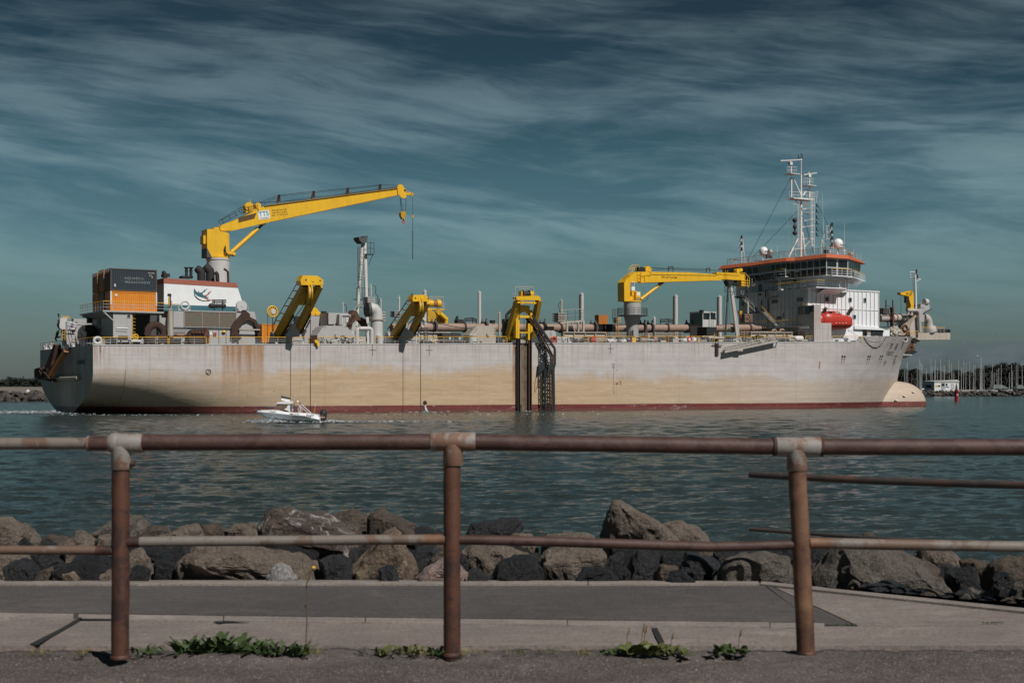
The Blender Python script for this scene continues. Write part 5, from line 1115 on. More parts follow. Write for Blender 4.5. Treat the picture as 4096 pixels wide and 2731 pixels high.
# ---------------- pipes, posts and houses along the deck ----------------
def deckgear():
 PV = 13.0
 # long brown discharge pipe
 segs = [((1985, 1040), cC), ((640, 1060), cF)]
 ys = [(cC(1900, 1045)), cD(500, 600), cD(900, 600), cE(100, 650), cE(800, 652), cE(1600, 655), cE(1990, 652), cF(600, 1060)]
 P = [S(p, PV) for p in ys]
 mid = MB(); mid.tube(P, 0.64, 22); pipe = mid.build('discharge_pipe', ship, PIPE)
 a = S(cF(570, 1060), PV); b_ = S(cF(640, 1064), PV); c = S(cF(835, 1068), PV)
 MB().tube([a, b_.lerp(a, 0.4), b_.lerp(a, 0.0), b_+Vector((0.8, 0, 0)), c], [0.68, 0.68, 0.5, 0.38, 0.38], 20).build('pipe_reducer', pipe, PIPE)
 for cr, x, w in ((cD, 600, 0.0), (cD, 930, 0), (cD, 1440, 0), (cD, 1930, 0), (cE, 100, 0), (cE, 425, 0), (cE, 1160, 0), (cE, 1400, 0), (cE, 1812, 0), (cF, 575, 0), (cF, 745, 0), (cF, 828, 0)):
  q = S(cr(x, {cD: 600, cE: 652, cF: 1063}[cr]), PV); r = 0.78 if not (cr is cF and x > 600) else 0.48
  b = MB().cyl(q-Vector((0.1, 0, 0)), q+Vector((0.1, 0, 0)), r, n=24)
  for k in range(18): an = k*math.pi/9; e = Vector((0, math.cos(an), math.sin(an)))*(r-0.06); b.cyl(q+e-Vector((0.2, 0, 0)), q+e+Vector((0.2, 0, 0)), 0.045, n=5)
  b.build('pipe_flange', pipe, RUSTD)
 for cr, x0, x1 in ((cE, 160, 218), (cE, 505, 600)):
  q = S(cr(x0, 652), PV); e = S(cr(x1, 652), PV); MB().cyl(q, e, 0.655, n=24).build('pipe_shadow_band', pipe, PIPE_SHADE)  # dark bands painted where the crane's shadow falls on the pipe
 # cradles with horned tops
 def cradle(cr, x, top, base=700, V=13.0):
  q = S(cr(x, top), V); zb = S(cr(x, base), V).z; u = q.x; w = 1.15; zt = q.z; r = 0.62
  pts = [(u, V-w, zb), (u, V-w, zt-0.9), (u, V-w*0.55, zt-0.25), (u, V-r-0.06, zt)]
  pts += [(u, V-r*math.cos(k*math.pi/8), zt-r*0.95*math.sin(k*math.pi/8)) for k in range(9)]
  pts += [(u, V+r+0.06, zt), (u, V+w*0.55, zt-0.25), (u, V+w, zt-0.9), (u, V+w, zb)]
  b = MB(); b.prism(pts, (0.28, 0, 0)); b.build('pipe_cradle', ship, DGREY)
 for cr, x, t_ in ((cD, 1135, 508), (cD, 1745, 513), (cD, 605, 508), (cE, 425, 570), (cE, 915, 572), (cE, 990, 576), (cE, 1375, 570)): cradle(cr, x, t_)
 # tall grey vent posts with ladder strips
 for i, (cr, x0, x1, y0, y1, V, m_) in enumerate(((cD, 1078, 1108, 228, 555, 19, LGREY), (cD, 507, 538, 215, 520, 21, LGREY), (cE, 303, 334, 308, 612, 19, LGREY), (cE, 1237, 1269, 325, 615, 19, LGREY), (cE, 1675, 1706, 335, 612, 19, LGREY), (cD, 1290, 1312, 445, 615, 10, BEIGE), (cE, 1030, 1049, 545, 615, 19, LGREY), (cF, 555, 572, 760, 895, 8, BEIGE), (cE, 108, 124, 375, 505, 8, BEIGE), (cD, 1943, 1958, 318, 445, 7, BEIGE), (cD, 55, 68, 310, 430, 7, LGREY), (cD, 245, 262, 285, 440, 12, LGREY), (cC, 1245, 1258, 720, 840, 12, LGREY), (cC, 1620, 1634, 480, 618, 6, LGREY))):
  if i == 9: continue
  p = S(cr((x0+x1)/2, y1), V); q = S(cr((x0+x1)/2, y0), V); r = (S(cr(x1, y0), V).x-S(cr(x0, y0), V).x)/2
  zb = p.z if V in (8, 7, 12, 6) else deckz(p.x)
  b = MB(); b.cyl((p.x, V, zb), (p.x, V, q.z-0.25), r, n=14).lathe((p.x, V, q.z-0.25), [(r, 0), (r*1.06, 0.02), (r*1.06, 0.2), (r*0.3, 0.25), (0, 0.25)], n=14).torus((p.x, V, q.z+0.1), 0.12, 0.03, (0, 1, 0), 10, 4)
  po = b.build('vent_post', ship, m_)
  if r > 0.3:
   b = MB(); b.box(p.x-r-0.22, p.x-r-0.12, V-0.1, V+0.1, zb, q.z-0.2)
   for k in range(7): z = zb+1+(q.z-zb-1.2)*k/6.5; b.box(p.x-r-0.3, p.x-r+0.05, V-0.06, V+0.06, z, z+0.08)
   b.build('ladder_strip', po, DGREY)
 # curved breather hoses beside the thin posts
 for cr, pts, V in ((cD, ((52, 300), (42, 320), (35, 430)), 7), (cC, ((1635, 480), (1670, 475), (1692, 500), (1690, 590), (1718, 615), (1720, 720)), 6), (cC, ((1258, 725), (1290, 745), (1300, 780), (1298, 830)), 12), (cE, ((105, 390), (88, 410), (86, 445), (98, 470), (95, 500)), 8), (cF, ((572, 785), (600, 800), (625, 840), (640, 870), (655, 960)), 8), (cF, ((572, 870), (610, 880), (635, 910), (640, 1010)), 8), (cC, ((1755, 670), (1745, 655), (1735, 700), (1725, 800)), 8)):
  MB().tube([S(cr(*p), V) for p in pts], 0.055, 6).build('breather_hose', ship, DGREY)
 # grey deck houses
 def house(name, cr, x0, y0, x1, y1, V0, V1, m_=GREY, base=True):
  a = S(cr(x0, y0), V0); c = S(cr(x1, y1), V0); zb = deckz(a.x)-0.02 if base else c.z
  return MB().box(a.x, c.x, V0, V1, zb, a.z).build(name, ship, m_)
 h1 = house('deckhouse', cC, 1055, 842, 1400, 1010, 6, 12)
 h1b = house('deckhouse', cC, 1205, 862, 1420, 1010, 5, 6)
 h2 = house('deckhouse', cC, 730, 880, 972, 1010, 9, 13)
 b = MB(); poly(b, cC, [(768, 878), (805, 775), (882, 772), (935, 830), (960, 878)], 9.2, 11.5); yb = b.build('winch_hood', ship, YEL)
 b = MB(); poly(b, cC, [(800, 845), (845, 845), (860, 878), (800, 878)], 9.05, 9.2); poly(b, cC, [(880, 850), (930, 855), (945, 878), (890, 878)], 9.05, 9.2); b.build('hood_rib', yb, YELR)
 for h, w in ((h1, (1218, 880, 1245, 1005)), (h1b, (1290, 905, 1320, 970))): b = MB(); nbox(b, cC, *w, 4.9, 4.97); b.build('door', h, LGREY)
 b = MB(); nbox(b, cC, 940, 905, 966, 1040, 8.93, 8.98); b.build('louvre', h2, TEAL)
 b = MB(); b.tube([S(cC(1045, 845), 5.9), S(cC(1045, 1000), 5.9), S(cC(1130, 1000), 5.9)], 0.06, 5); nbox(b, cC, 975, 820, 1030, 850, 6, 6.5); b.build('floodlight', h1, BLACK)
 b = MB()
 for x in (1205, 1218, 1232): b.cyl(S(cC(x, 870), 4.8), S(cC(x, 1005), 4.8), 0.06, n=6)
 b.cyl(S(cC(1205, 870), 4.8), S(cC(1345, 872), 4.8), 0.07, n=6).cyl(S(cC(1345, 872), 4.8), S(cC(1345, 900), 4.8), 0.07, n=6); b.build('pipe_run', h1b, LGREY)
 # trapezoid grey steel blocks by the rail
 b = MB(); poly(b, cC, [(905, 1140), (985, 1025), (1020, 1015), (1288, 1020), (1390, 1130), (1415, 1140), (1425, 1262), (905, 1262)], 2.0, 4.6); t1 = b.build('pump_housing', ship, GREY)
 for (x, y, r) in ((1160, 1140, 0.28), (1045, 1202, 0.24)):
  q = S(cC(x, y), 2.0); MB().cyl(q-Vector((0, 0.3, 0)), q, r, n=18).build('round_cover', t1, GREY)
 b = MB()
 for x in (985, 1012, 1290, 1300): q = S(cC(x, 1028), 1.95); b.cyl(q, q+Vector((0, 0.06, 0)), 0.05, n=8)
 b.build('lifting_eye', t1, BLACK)
 rg = random.Random(3)
 for k in range(9):
  x = 930+rg.random()*60 if k < 3 else 1205+rg.random()*180; y = 1200; P = []
  x0 = x
  for i in range(6): P.append(S(cC(x0+rg.uniform(-30, 30), 1170+i*14+rg.uniform(-14, 14)), 1.5+rg.random()*0.3))
  MB().tube(P, 0.05, 5).build('hydraulic_hose', t1, BLACK)
 q = S(cC(1245, 1195), 1.6); MB().torus(q, 0.45, 0.045, (0, 1, 0), 22, 5).torus(q+Vector((0.1, -0.1, 0.05)), 0.36, 0.04, (0, 1, 0), 22, 5).build('hydraulic_hose', t1, BLACK)
 b = MB(); poly(b, cD, [(1000, 680), (1070, 585), (1082, 582), (1262, 582), (1268, 595), (1262, 768), (1005, 768)], 2.0, 4.2); t2 = b.build('pump_housing', ship, BEIGE)
 for (x, y, r) in ((1180, 672, 0.26), (1068, 712, 0.18), (1108, 735, 0.2)): q = S(cD(x, y), 2.0); MB().cyl(q-Vector((0, 0.25, 0)), q, r, n=18).build('round_cover', t2, BEIGE)
 b = MB(); b.beam(S(cD(1068, 585), 1.9), S(cD(985, 690), 1.9), 0.35, 0.3); b.build('strut', t2, BEIGE)
 b = MB(); b.cyl(S(cD(1020, 765), 1.5), S(cD(1020, 690), 1.5), 0.7, n=20).cyl(S(cD(1020, 690), 1.5), S(cD(1020, 682), 1.5), 0.78, n=20); b.build('round_hatch', ship, LGREY)
 # dark skip with domed lids
 b = MB(); nbox(b, cD, 705, 697, 900, 760, 1.4, 3.0); a = S(cD(700, 695), 1.4); c = S(cD(905, 695), 1.4)
 o = Vector((a.x, 1.4, deckz(a.x))); sk = ship_thing('waste_container', 'black twin container with rounded lids and pale stickers behind the rail amidships', 'skip', o)
 L_ = c.x-a.x; b = MB(); b.box(0.15, L_-0.15, 0, 1.5, 0.1, 1.15); b.build('body', sk, BLACK)
 for s_ in (0, 1):
  x0 = s_*L_/2; pr = [(x0+0.03, 0.75-0.85*math.cos(k*math.pi/8), 1.15+0.45*math.sin(k*math.pi/8)) for k in range(9)]; MB().prism(pr, (L_/2-0.06, 0, 0)).build('lid', sk, BLACK)
  MB().box(x0+1.15, x0+1.45, -0.03, -0.003, 0.62, 0.98).build('sticker', sk, paint('pale_blue_sticker', (0.35, 0.6, 0.62), 0.1, 0))
 # hopper coaming
 for (xa, xb, V, y) in ((1595, 1800, 5.0, 0), (2250, 2420, 5.0, 0), (3000, 3195, 5.0, 0)):
  u0, u1 = px_u(xa, V), px_u(xb, V); b = MB(); z1 = deckz(u0)+1.75; b.prism([(u0, V, deckz(u0)), (u0, V, z1), (u1, V, deckz(u1)+1.7), (u1, V, deckz(u1))], (0, 0.5, 0)); MB().box(u0, u1, V+17.5, V+18, deckz(u0), z1).build('hopper_coaming', ship, BEIGE); n = int((u1-u0)/1.7)
  h = b.build('hopper_coaming', ship, BEIGE)
  b = MB(); b.beam((u0, V-0.1, z1), (u1, V-0.1, deckz(u1)+1.72), 0.35, 0.14); 
  for k in range(n+1): u = u0+(u1-u0)*k/n; b.box(u, u+0.12, V-0.25, V-0.003, deckz(u), deckz(u)+1.6)
  b.build('coaming_stiffener', h, BEIGE)
 u0, u1 = px_u(2420, 6.0), px_u(3000, 6.0); b = MB(); b.prism([(u0, 6, deckz(u0)), (u0, 6, deckz(u0)+1.0), (u1, 6, deckz(u1)+1.0), (u1, 6, deckz(u1))], (0, 0.5, 0)); b.build('hopper_coaming', ship, DGREY)
 u0, u1 = px_u(1800, 6.0), px_u(2250, 6.0); b = MB(); b.prism([(u0, 6, deckz(u0)), (u0, 6, deckz(u0)+1.2), (u1, 6, deckz(u1)+1.2), (u1, 6, deckz(u1))], (0, 0.5, 0)); b.build('hopper_coaming', ship, DGREY)
 # rusty horseshoe + grey elbows near the tripod mast
 V = 5.0; o = Vector((S(cC(1400, 1000), V).x, V, deckz(35))); t_ = ship_thing('rusty_draghead_hood', 'rusty brown pointed hood with a round cut out beside the big grey elbow pipe', 'machine part', o)
 pts = [(1290, 1010), (1385, 808), (1440, 822), (1470, 890), (1560, 935), (1575, 1000), (1600, 1080), (1560, 1080), (1540, 1000), (1480, 940), (1420, 950), (1380, 990), (1360, 1080), (1330, 1060)]
 b = MB(); b.prism([S(cC(*q), V)-o for q in pts], (0, 1.4, 0)); b.build('hood', t_, RUST)
 def tubep(name, cr, pts, V, r, m_, seg=16, flange=()):
  o = MB().tube([S(cr(*p), V) for p in pts], r, seg).build(name, ship, m_)
  for i, d in flange: q = S(cr(*pts[i]), V); MB().cyl(q-Vector(d)*0.09, q+Vector(d)*0.09, r*1.18, n=22).build('pipe_flange', o, RUSTD if m_ is not LGREY else BEIGE)
  return o
 tubep('elbow_pipe', cC, [(1610, 795), (1640, 790), (1670, 800), (1692, 830), (1704, 880), (1705, 935), (1706, 1160), (1706, 1262)], 3.5, 0.86, LGREY, 22, [(5, (0, 0, 1))])
 q = S(cC(1600, 800), 3.5); MB().cyl(q-Vector((0.4, 0, 0)), q+Vector((0.0, 0, 0)), 1.05, n=26).build('pipe_flange', ship, DGREY)
 for k in range(20): pass
 tubep('u_pipe', cC, [(1440, 1262), (1440, 1090), (1446, 1065), (1465, 1055), (1610, 1055), (1628, 1065), (1634, 1090), (1634, 1262)], 2.0, 0.29, LGREY, 14, [(3, (1, 0, 0))])
 b = MB()
 for y0, y1 in ((628, 645), (655, 675), (685, 705), (712, 730), (645, 655), (675, 685), (705, 712)):
  w = 0 if y1-y0 > 12 else 10; nbox(b, cC, 1580+w, y0, 1684-w, y1, 5.0, 6.6)
 nbox(b, cC, 1590, 730, 1680, 745, 5.2, 6.4); b.build('louvred_vent', ship, GREY)
 def vent(cr, x0, y0, x1, y1, V, m_):
  b = MB(); n = 4
  for k in range(n):
   ya = y0+(y1-y0)*k/n; yb = ya+(y1-y0)/n; nbox(b, cr, x0, ya, x1, ya+(yb-ya)*0.55, V, V+1.5); nbox(b, cr, x0+(x1-x0)*0.09, ya+(yb-ya)*0.55, x1-(x1-x0)*0.09, yb, V+0.12, V+1.4)
  b.build('louvred_vent', ship, m_)
 vent(cD, 1908, 448, 2005, 545, 9, BEIGE); vent(cF, 525, 900, 620, 1000, 9, PIPE); vent(cC, 1752, 825, 1820, 970, 8, GREY); vent(cE, 675, 545, 705, 600, 18, BEIGE); vent(cC, 1940, 820, 2030, 900, 10, GREY)
 b = MB(); b.cyl(S(cC(1745, 1262), 2.6), S(cC(1745, 1150), 2.6), 0.5, n=16).cyl(S(cC(1380, 1262), 2.5), S(cC(1380, 1100), 2.5), 0.3, n=12); b.build('standpipe', ship, LGREY)
 # orange container by the first gantry
 o = Vector((S(cC(540, 1010), 8.0).x-4.2, 8.0, deckz(28)+0.4)); container('shipping_container', 'orange container half hidden behind the first yellow gantry', 'container', o, ORG, ORG, H=2.59)
 V = 19; c = S(cE(530, 565), V); t_ = ship_thing('rusty_steel_hatch', 'tall rust brown steel plate standing beyond the discharge pipe left of the second crane', 'machine part', Vector((c.x, V, deckz(c.x))))
 a = S(cE(485, 520), V); c2 = S(cE(578, 517), V); b = MB(); b.box(a.x-c.x, c2.x-c.x, 0, 1.2, 0, a.z-deckz(c.x)); b.build('plate', t_, ORGD)
 # goose-neck pipes, valves, bollards and small gear along the rail
 for cr, x, y in ((cD, 455, 690), (cD, 2045, 700)):
  q = S(cr(x, y), 1.2); zb = deckz(q.x); MB().tube([(q.x-0.35, 1.2, zb), (q.x-0.35, 1.2, q.z-0.15), (q.x-0.2, 1.2, q.z+0.05), (q.x+0.1, 1.2, q.z+0.05), (q.x+0.25, 1.2, q.z-0.1)], 0.15, 10).build('gooseneck_vent', ship, LGREY)
 for cr, x in ((cE, 880), (cF, 870), (cF, 965)):
  pass
 for i, (cr, x, y, V) in enumerate(((cF, 870, 1095, 6.0), (cF, 960, 1090, 6.0))):
  q = S(cr(x, y), V); MB().tube([(q.x-0.4, V, q.z-1.5), (q.x-0.4, V, q.z-0.2), (q.x-0.25, V, q.z+0.1), (q.x+0.3, V, q.z+0.15), (q.x+0.5, V, q.z-0.05)], 0.17, 10).build('gooseneck_vent', ship, PIPE)
 for (x, m_) in ((605, LGREY), (1060, BEIGE)):
  q = S(cD(x, 745), 1.0); b = MB(); valve(b, q.x, 1.0, deckz(q.x), 0.5); b.build('valve', ship, m_)
 rg = random.Random(11); palette = [BEIGE, PIPE, GREY, LGREY, DGREY, PIPE, BLACK, RUST, BLACK, RUSTD]
 occupied = [(703, 905), (985, 1270)]
 for px in list(range(1240, 1420, 18))+list(range(1590, 1770, 26))+list(range(2230, 3180, 7))+list(range(1870, 2040, 16)):
  V = rg.uniform(1.0, 4.2); u = px_u(px, V); zb = deckz(u); k = rg.random(); m_ = rg.choice(palette)
  if k < 0.22: b = MB().box(u, u+rg.uniform(0.4, 1.5), V, V+0.7, zb, zb+rg.uniform(0.4, 1.0)); nm = 'deck_locker'
  elif k < 0.42: b = MB(); valve(b, u, V, zb, rg.uniform(0.4, 0.65)); nm = 'valve'
  elif k < 0.58: r = rg.uniform(0.12, 0.3); b = MB().lathe((u, V, zb), [(r, 0), (r, 0.7), (r*1.35, 0.75), (r*1.35, 0.85), (0, 0.86)], n=12); nm = 'bollard'
  elif k < 0.75: z = zb+rg.uniform(0.2, 0.9); L_ = rg.uniform(2, 5); b = MB().cyl((u, V, z), (u+L_, V, z), rg.uniform(0.06, 0.2), n=8).box(u+0.3, u+0.4, V-0.1, V+0.1, zb, z).box(u+L_-0.5, u+L_-0.4, V-0.1, V+0.1, zb, z); nm = 'pipe_run'
  elif k < 0.86: b = MB().cyl((u, V, zb), (u, V, zb+rg.uniform(1.0, 2.2)), rg.uniform(0.06, 0.14), n=8); b.box(u-0.2, u+0.2, V-0.15, V+0.15, zb+0.9, zb+1.15); nm = 'standpipe'
  else: r = rg.uniform(0.35, 0.6); b = MB().cyl((u, V, zb+r), (u+rg.uniform(0.3, 1.2), V+0.2, zb+r), r, n=18); nm = 'cable_drum'
  b.build(nm, ship, m_)
 # small pipes in a bank under the main pipe
 for cr, x0, x1, y in ((cE, 420, 760, 708), (cE, 930, 1300, 708), (cF, 480, 950, 1112)):
  V = 7.0; b = MB(); p = S(cr(x0, y), V); q = S(cr(x1, y), V); b.cyl(p, q, 0.1, n=8).cyl(p-Vector((0, 0, 0.35)), q-Vector((0, 0, 0.35)), 0.07, n=8)
  n = int((q.x-p.x)/0.7)
  for k in range(n): z = p.lerp(q, k/n); b.cyl(z-Vector((0, 0, 0.5)), z+Vector((0, 0, 0.22)), 0.09, n=6)
  b.build('pipe_bank', ship, PIPE)
 # pipe frame with walkway (between guides and second crane)
 V = 6.0; b = MB()
 for x in (280, 332, 168): p = S(cE(x, 580), V); b.beam(p, (p.x, V, deckz(p.x)), 0.28, 0.28)
 b.beam(S(cE(100, 600), V), S(cE(335, 580), V), 0.3, 0.25); b.beam(S(cE(215, 600), V), S(cE(265, 730), V), 0.15); b.build('walkway_frame', ship, BEIGE)
 rail('guard_rail', [tuple(S(cE(100, 590), V-0.4)), tuple(S(cE(330, 578), V-0.4))], h=1.8, step=1.6, top=BEIGE, post=DGREY)
 b = MB(); ladder(b, S(cE(306, 600), V-0.3), S(cE(306, 735), V-0.3), 0.5); b.build('deck_ladder', ship, BEIGE)
 # black hydraulic linkages behind the pipe
 for cr, pts in ((cD, ((940, 505), (1020, 500), (1060, 515))), (cE, ((1098, 565), (1180, 562), (1225, 572)))):
  b = MB(); V = 16
  for dy in (0, 14, 28): b.tube([S(cr(x, y+dy), V) for x, y in pts], 0.08, 5)
  for x, y in pts: b.cyl(S(cr(x, y-3), V), S(cr(x, y+60), V), 0.08, n=5)
  b.build('hydraulic_linkage', ship, BLACK)
 b = MB(); poly(b, cD, [(845, 525), (855, 485), (868, 478), (873, 500), (868, 525)], 15, 15.3); nbox(b, cD, 862, 515, 930, 560, 15, 16); b.build('flap_valve', ship, BLACK)
 b = MB(); p = S(cD(1228, 555), 13); b.cyl(p, p+Vector((0, 0, 0.35)), 0.42, n=16).cyl(p+Vector((0, 0, 0.35)), p+Vector((0, 0, 0.42)), 0.5, n=16); b.build('pipe_stub', ship, BLACK)
 MB().tube([S(cD(525, 575), 8), S(cD(520, 530), 8), S(cD(505, 512), 8), (S(cD(480, 505), 8))], 0.24, 10).build('gooseneck_vent', ship, LGREY)
 b = MB(); 
 for x in (512, 550): b.cyl(S(cD(x, 600), 1.6), S(cD(x, 765), 1.6), 0.05, n=5)
 for y in range(605, 765, 12): b.cyl(S(cD(508, y), 1.6), S(cD(554, y), 1.6), 0.04, n=4)
 b.build('deck_ladder', ship, DGREY)
 MB().path([S(cD(470, 530), 6), S(cD(700, 565), 3), S(cD(880, 600), 3), S(cD(1075, 618), 3)], 0.05, 5).build('wire_rope', ship, WIRE)
 # yellow chute hung over the edge
 b = MB(); a = S(cC(875, 1205), -0.25); P = [S(cC(*q), -0.45) for q in ((870, 1210), (895, 1206), (922, 1225), (932, 1262), (932, 1285), (905, 1287), (900, 1255), (875, 1240))]; b.prism(P, (0, 0.5, 0)); b.build('overboard_chute', ship, YEL)
deckgear()

# ---------------- tripod light mast ----------------
def tripod():
 T = S(cB(1690, 655), 13.5); b = MB()
 feet = [(S(cB(1612, 1290), 11.0), 0.27), (S(cB(1728, 1290), 11.0), 0.27), (S(cB(1752, 1180), 17), 0.2)]
 b.cyl(T+Vector((-0.15, 0, 0)), (feet[0][0].x, 11, deckz(38)), 0.24, n=10); m = b.build('tripod_mast', ship, LGREY)
 MB().cyl(T+Vector((0.2, 0, 0)), (feet[1][0].x, 11, deckz(38)), 0.28, n=10).build('leg', m, LGREY)
 MB().cyl(T+Vector((0.15, 0.2, -1)), (feet[2][0].x, 17, feet[2][0].z-3), 0.16, n=10).build('leg', m, PIPE)
 V = 13.0
 b = MB(); poly(b, cB, [(1642, 600), (1655, 632), (1680, 655), (1705, 655), (1722, 630), (1730, 588), (1700, 590), (1690, 605)], 12.6, 14.4); b.build('floodlight_head', m, DGREY)
 b = MB(); ladder(b, S(cB(1672, 690), 12), S(cB(1670, 1130), 12), 0.5); 
 for x0, y0, x1, y1 in ((1650, 955, 1705, 955), (1640, 1030, 1660, 1030), (1655, 765, 1700, 800), (1660, 800, 1695, 765)): b.cyl(S(cB(x0, y0), 12), S(cB(x1, y1), 12), 0.07, n=5)
 b.build('mast_ladder', m, BEIGE)
 b = MB(); b.cyl(S(cB(1638, 690), 12.5), S(cB(1640, 1040), 12.5), 0.05, n=5).cyl(S(cB(1650, 690), 12.5), S(cB(1652, 1040), 12.5), 0.04, n=5); b.build('conduit', m, BLACK)
 for pts in (((1712, 750), (1775, 755)), ((1620, 1155), (1725, 1160))):
  a, c = S(cB(*pts[0]), 12.5), S(cB(*pts[1]), 12.5); b = MB(); b.box(a.x, c.x, 12.2, 13.4, a.z-0.08, a.z)
  for f in (0, 0.5, 1): q = a.lerp(c, f); b.cyl((q.x, 12.2, q.z), (q.x, 12.2, q.z+1.9 if pts[0][0] > 1700 else q.z+1.6), 0.045, n=4)
  for hz in (0.9, 1.8): b.cyl((a.x, 12.2, a.z+hz*0.9), (c.x, 12.2, a.z+hz*0.9), 0.045, n=4)
  b.cyl((c.x, 12.5, a.z), (a.x+0.4, 12.5, a.z-1.6), 0.06, n=4); b.build('mast_platform', m, DGREY)
 b = MB()
 for x0, y0, x1, y1 in ((1630, 1190, 1700, 1190), (1620, 1215, 1720, 1215), (1640, 1165, 1640, 1240), (1700, 1165, 1690, 1240), (1660, 1250, 1720, 1290), (1630, 1220, 1600, 1260)): b.cyl(S(cB(x0, y0), 11.5), S(cB(x1, y1), 11.5), 0.055, n=5)
 b.build('pipe_frame', m, BEIGE)
tripod()

# ---------------- second crane and its rest ----------------
def crane_two():
 V = 7.0; c = S(cE(820, 700), V); r0 = (S(cE(868, 690), V).x-S(cE(768, 690), V).x)/2; r1 = (S(cE(885, 540), V).x-S(cE(745, 540), V).x)/2
 zp = S(cE(820, 525), V).z; zc = S(cE(810, 392), V).z; zm = S(cE(820, 640), V).z
 b = MB().lathe((c.x, V, 0), [(r0, deckz(c.x)), (r0, zm), (r1, zp-0.15), (r1, zc)], n=30); cr_ = b.build('deck_crane', ship, GREY)
 b = MB().cyl((c.x, V, zp-0.12), (c.x, V, zp), 2.45, n=26)
 n = 18; rr = 2.4
 for k in range(n):
  a = 2*math.pi*k/n; a2 = 2*math.pi*(k+1)/n; p = Vector((c.x+rr*math.cos(a), V+rr*math.sin(a), zp)); q = Vector((c.x+rr*math.cos(a2), V+rr*math.sin(a2), zp)); b.cyl(p, p+Vector((0, 0, 1.1)), 0.04, n=4)
  for hz in (0.4, 0.75, 1.1): b.cyl(p+Vector((0, 0, hz)), q+Vector((0, 0, hz)), 0.03, n=4)
 b.build('crane_platform', cr_, DGREY)
 b = MB()
 for x, y0, y1 in ((622, 465, 560), (672, 462, 730), (648, 462, 600)): b.cyl(S(cE(x, y0), 5), S(cE(x, y1), 5), 0.05, n=5)
 for y in range(465, 600, 18): b.cyl(S(cE(622, y), 5), S(cE(672, y), 5), 0.035, n=4)
 b.build('access_stair', cr_, DGREY)
 b = MB(); ladder(b, S(cE(674, 545), 4.6), S(cE(676, 790), 4.6), 0.4); b.build('yellow_ladder', cr_, YEL)
 b = MB().cyl((c.x, V, zc-0.05), (c.x, V, zc+0.2), r1*1.08, n=28)
 poly(b, cE, [(740, 385), (738, 195), (768, 160), (850, 95), (885, 90), (870, 200), (800, 200), (796, 385)], V-0.9, V+0.9)
 b.build('slewing_column', cr_, YEL)
 b = MB(); nbox(b, cE, 796, 280, 862, 392, V-0.3, V+0.8); nbox(b, cE, 855, 290, 902, 348, V-0.8, V+0.6); b.build('operator_cab', cr_, YEL)
 b = MB(); nbox(b, cE, 868, 292, 894, 330, V-0.83, V-0.8); b.build('cab_window', cr_, WHITE)
 b = MB(); nbox(b, cE, 812, 238, 846, 278, V-1.05, V-0.9); nbox(b, cE, 816, 192, 840, 228, V-1.0, V-0.9); b.build('control_box', cr_, WHITE)
 b = MB(); nbox(b, cE, 820, 196, 836, 224, V-1.03, V-1.0); b.build('control_screen', cr_, DGREY)
 b = MB(); poly(b, cE, [(800, 200), (852, 118), (885, 92), (1000, 92), (1380, 98), (1660, 118), (1660, 178), (1100, 195), (960, 198), (905, 196), (840, 190)], V-0.8, V+0.8); boom = b.build('boom', cr_, YEL)
 b = MB(); b.cyl(S(cE(1000, 120), V-0.84), S(cE(1655, 130), V-0.84), 0.03, n=4); b.build('boom_pipe', cr_, MARK)
 text_mesh('load_lettering', 'SWL 63T 3,4-36M', MARK, 0.42, at(S(cE(1188, 148), V-0.82)), boom)
 b = MB(); nbox(b, cE, 1660, 98, 1905, 176, V-0.6, V+0.6); nbox(b, cE, 1660, 95, 1705, 180, V-0.75, V-0.6); b.build('jib_section', cr_, YEL)
 b = MB(); nbox(b, cE, 1905, 105, 1940, 228, V-0.5, V+0.5); b.path([S(cE(*p), V-0.6) for p in ((1900, 105), (1940, 105), (1985, 150), (1985, 230), (1905, 230))], 0.06, 5)
 for x in (1945, 1965): b.cyl(S(cE(x, 130 if x < 1950 else 150), V-0.6), S(cE(x, 230), V-0.6), 0.05, n=4)
 for y in (180, 205): b.cyl(S(cE(1910, y), V-0.6), S(cE(1985, y), V-0.6), 0.05, n=4)
 b.build('jib_cage', cr_, YEL)
 b = MB()
 for x in (1830, 1860, 1890): b.cyl(S(cE(x, 180), V-0.5), S(cE(x, 235), V-0.5), 0.05, n=4)
 b.cyl(S(cE(1825, 235), V-0.5), S(cE(1905, 235), V-0.5), 0.05, n=4).cyl(S(cE(1825, 205), V-0.5), S(cE(1905, 205), V-0.5), 0.05, n=4); b.build('jib_basket', cr_, BLACK)
 b = MB().use(YEL); q = S(cE(1870, 85), V); b.cyl((q.x-0.2, V-0.4, q.z), (q.x-0.2, V+0.4, q.z), 0.38, n=16); q = S(cE(1892, 75), V); b.cyl((q.x, V-0.35, q.z), (q.x, V+0.35, q.z), 0.3, n=16); b.build('jib_winch', cr_)
 b = MB().use(YEL); q = S(cE(960, 72), V); b.cyl((q.x, V-0.5, q.z), (q.x, V+0.5, q.z), 0.55, n=18).use(BLACK).cyl((q.x-0.9, V-0.45, q.z-0.1), (q.x-0.9, V+0.45, q.z-0.1), 0.42, n=18).box(q.x-1.9, q.x-0.6, V-0.4, V+0.4, q.z-0.5, q.z+0.35); b.build('boom_winch', cr_)
 b = MB(); b.cyl(S(cE(905, 365), V), S(cE(1095, 222), V), 0.24, n=12); b.build('hydraulic_ram', cr_, YEL)
 b = MB(); b.cyl(S(cE(1095, 222), V), S(cE(1115, 205), V), 0.16, n=10); poly(b, cE, [(1095, 200), (1140, 198), (1120, 218), (1100, 220)], V-0.3, V+0.3); b.build('ram_bracket', cr_, DGREY)
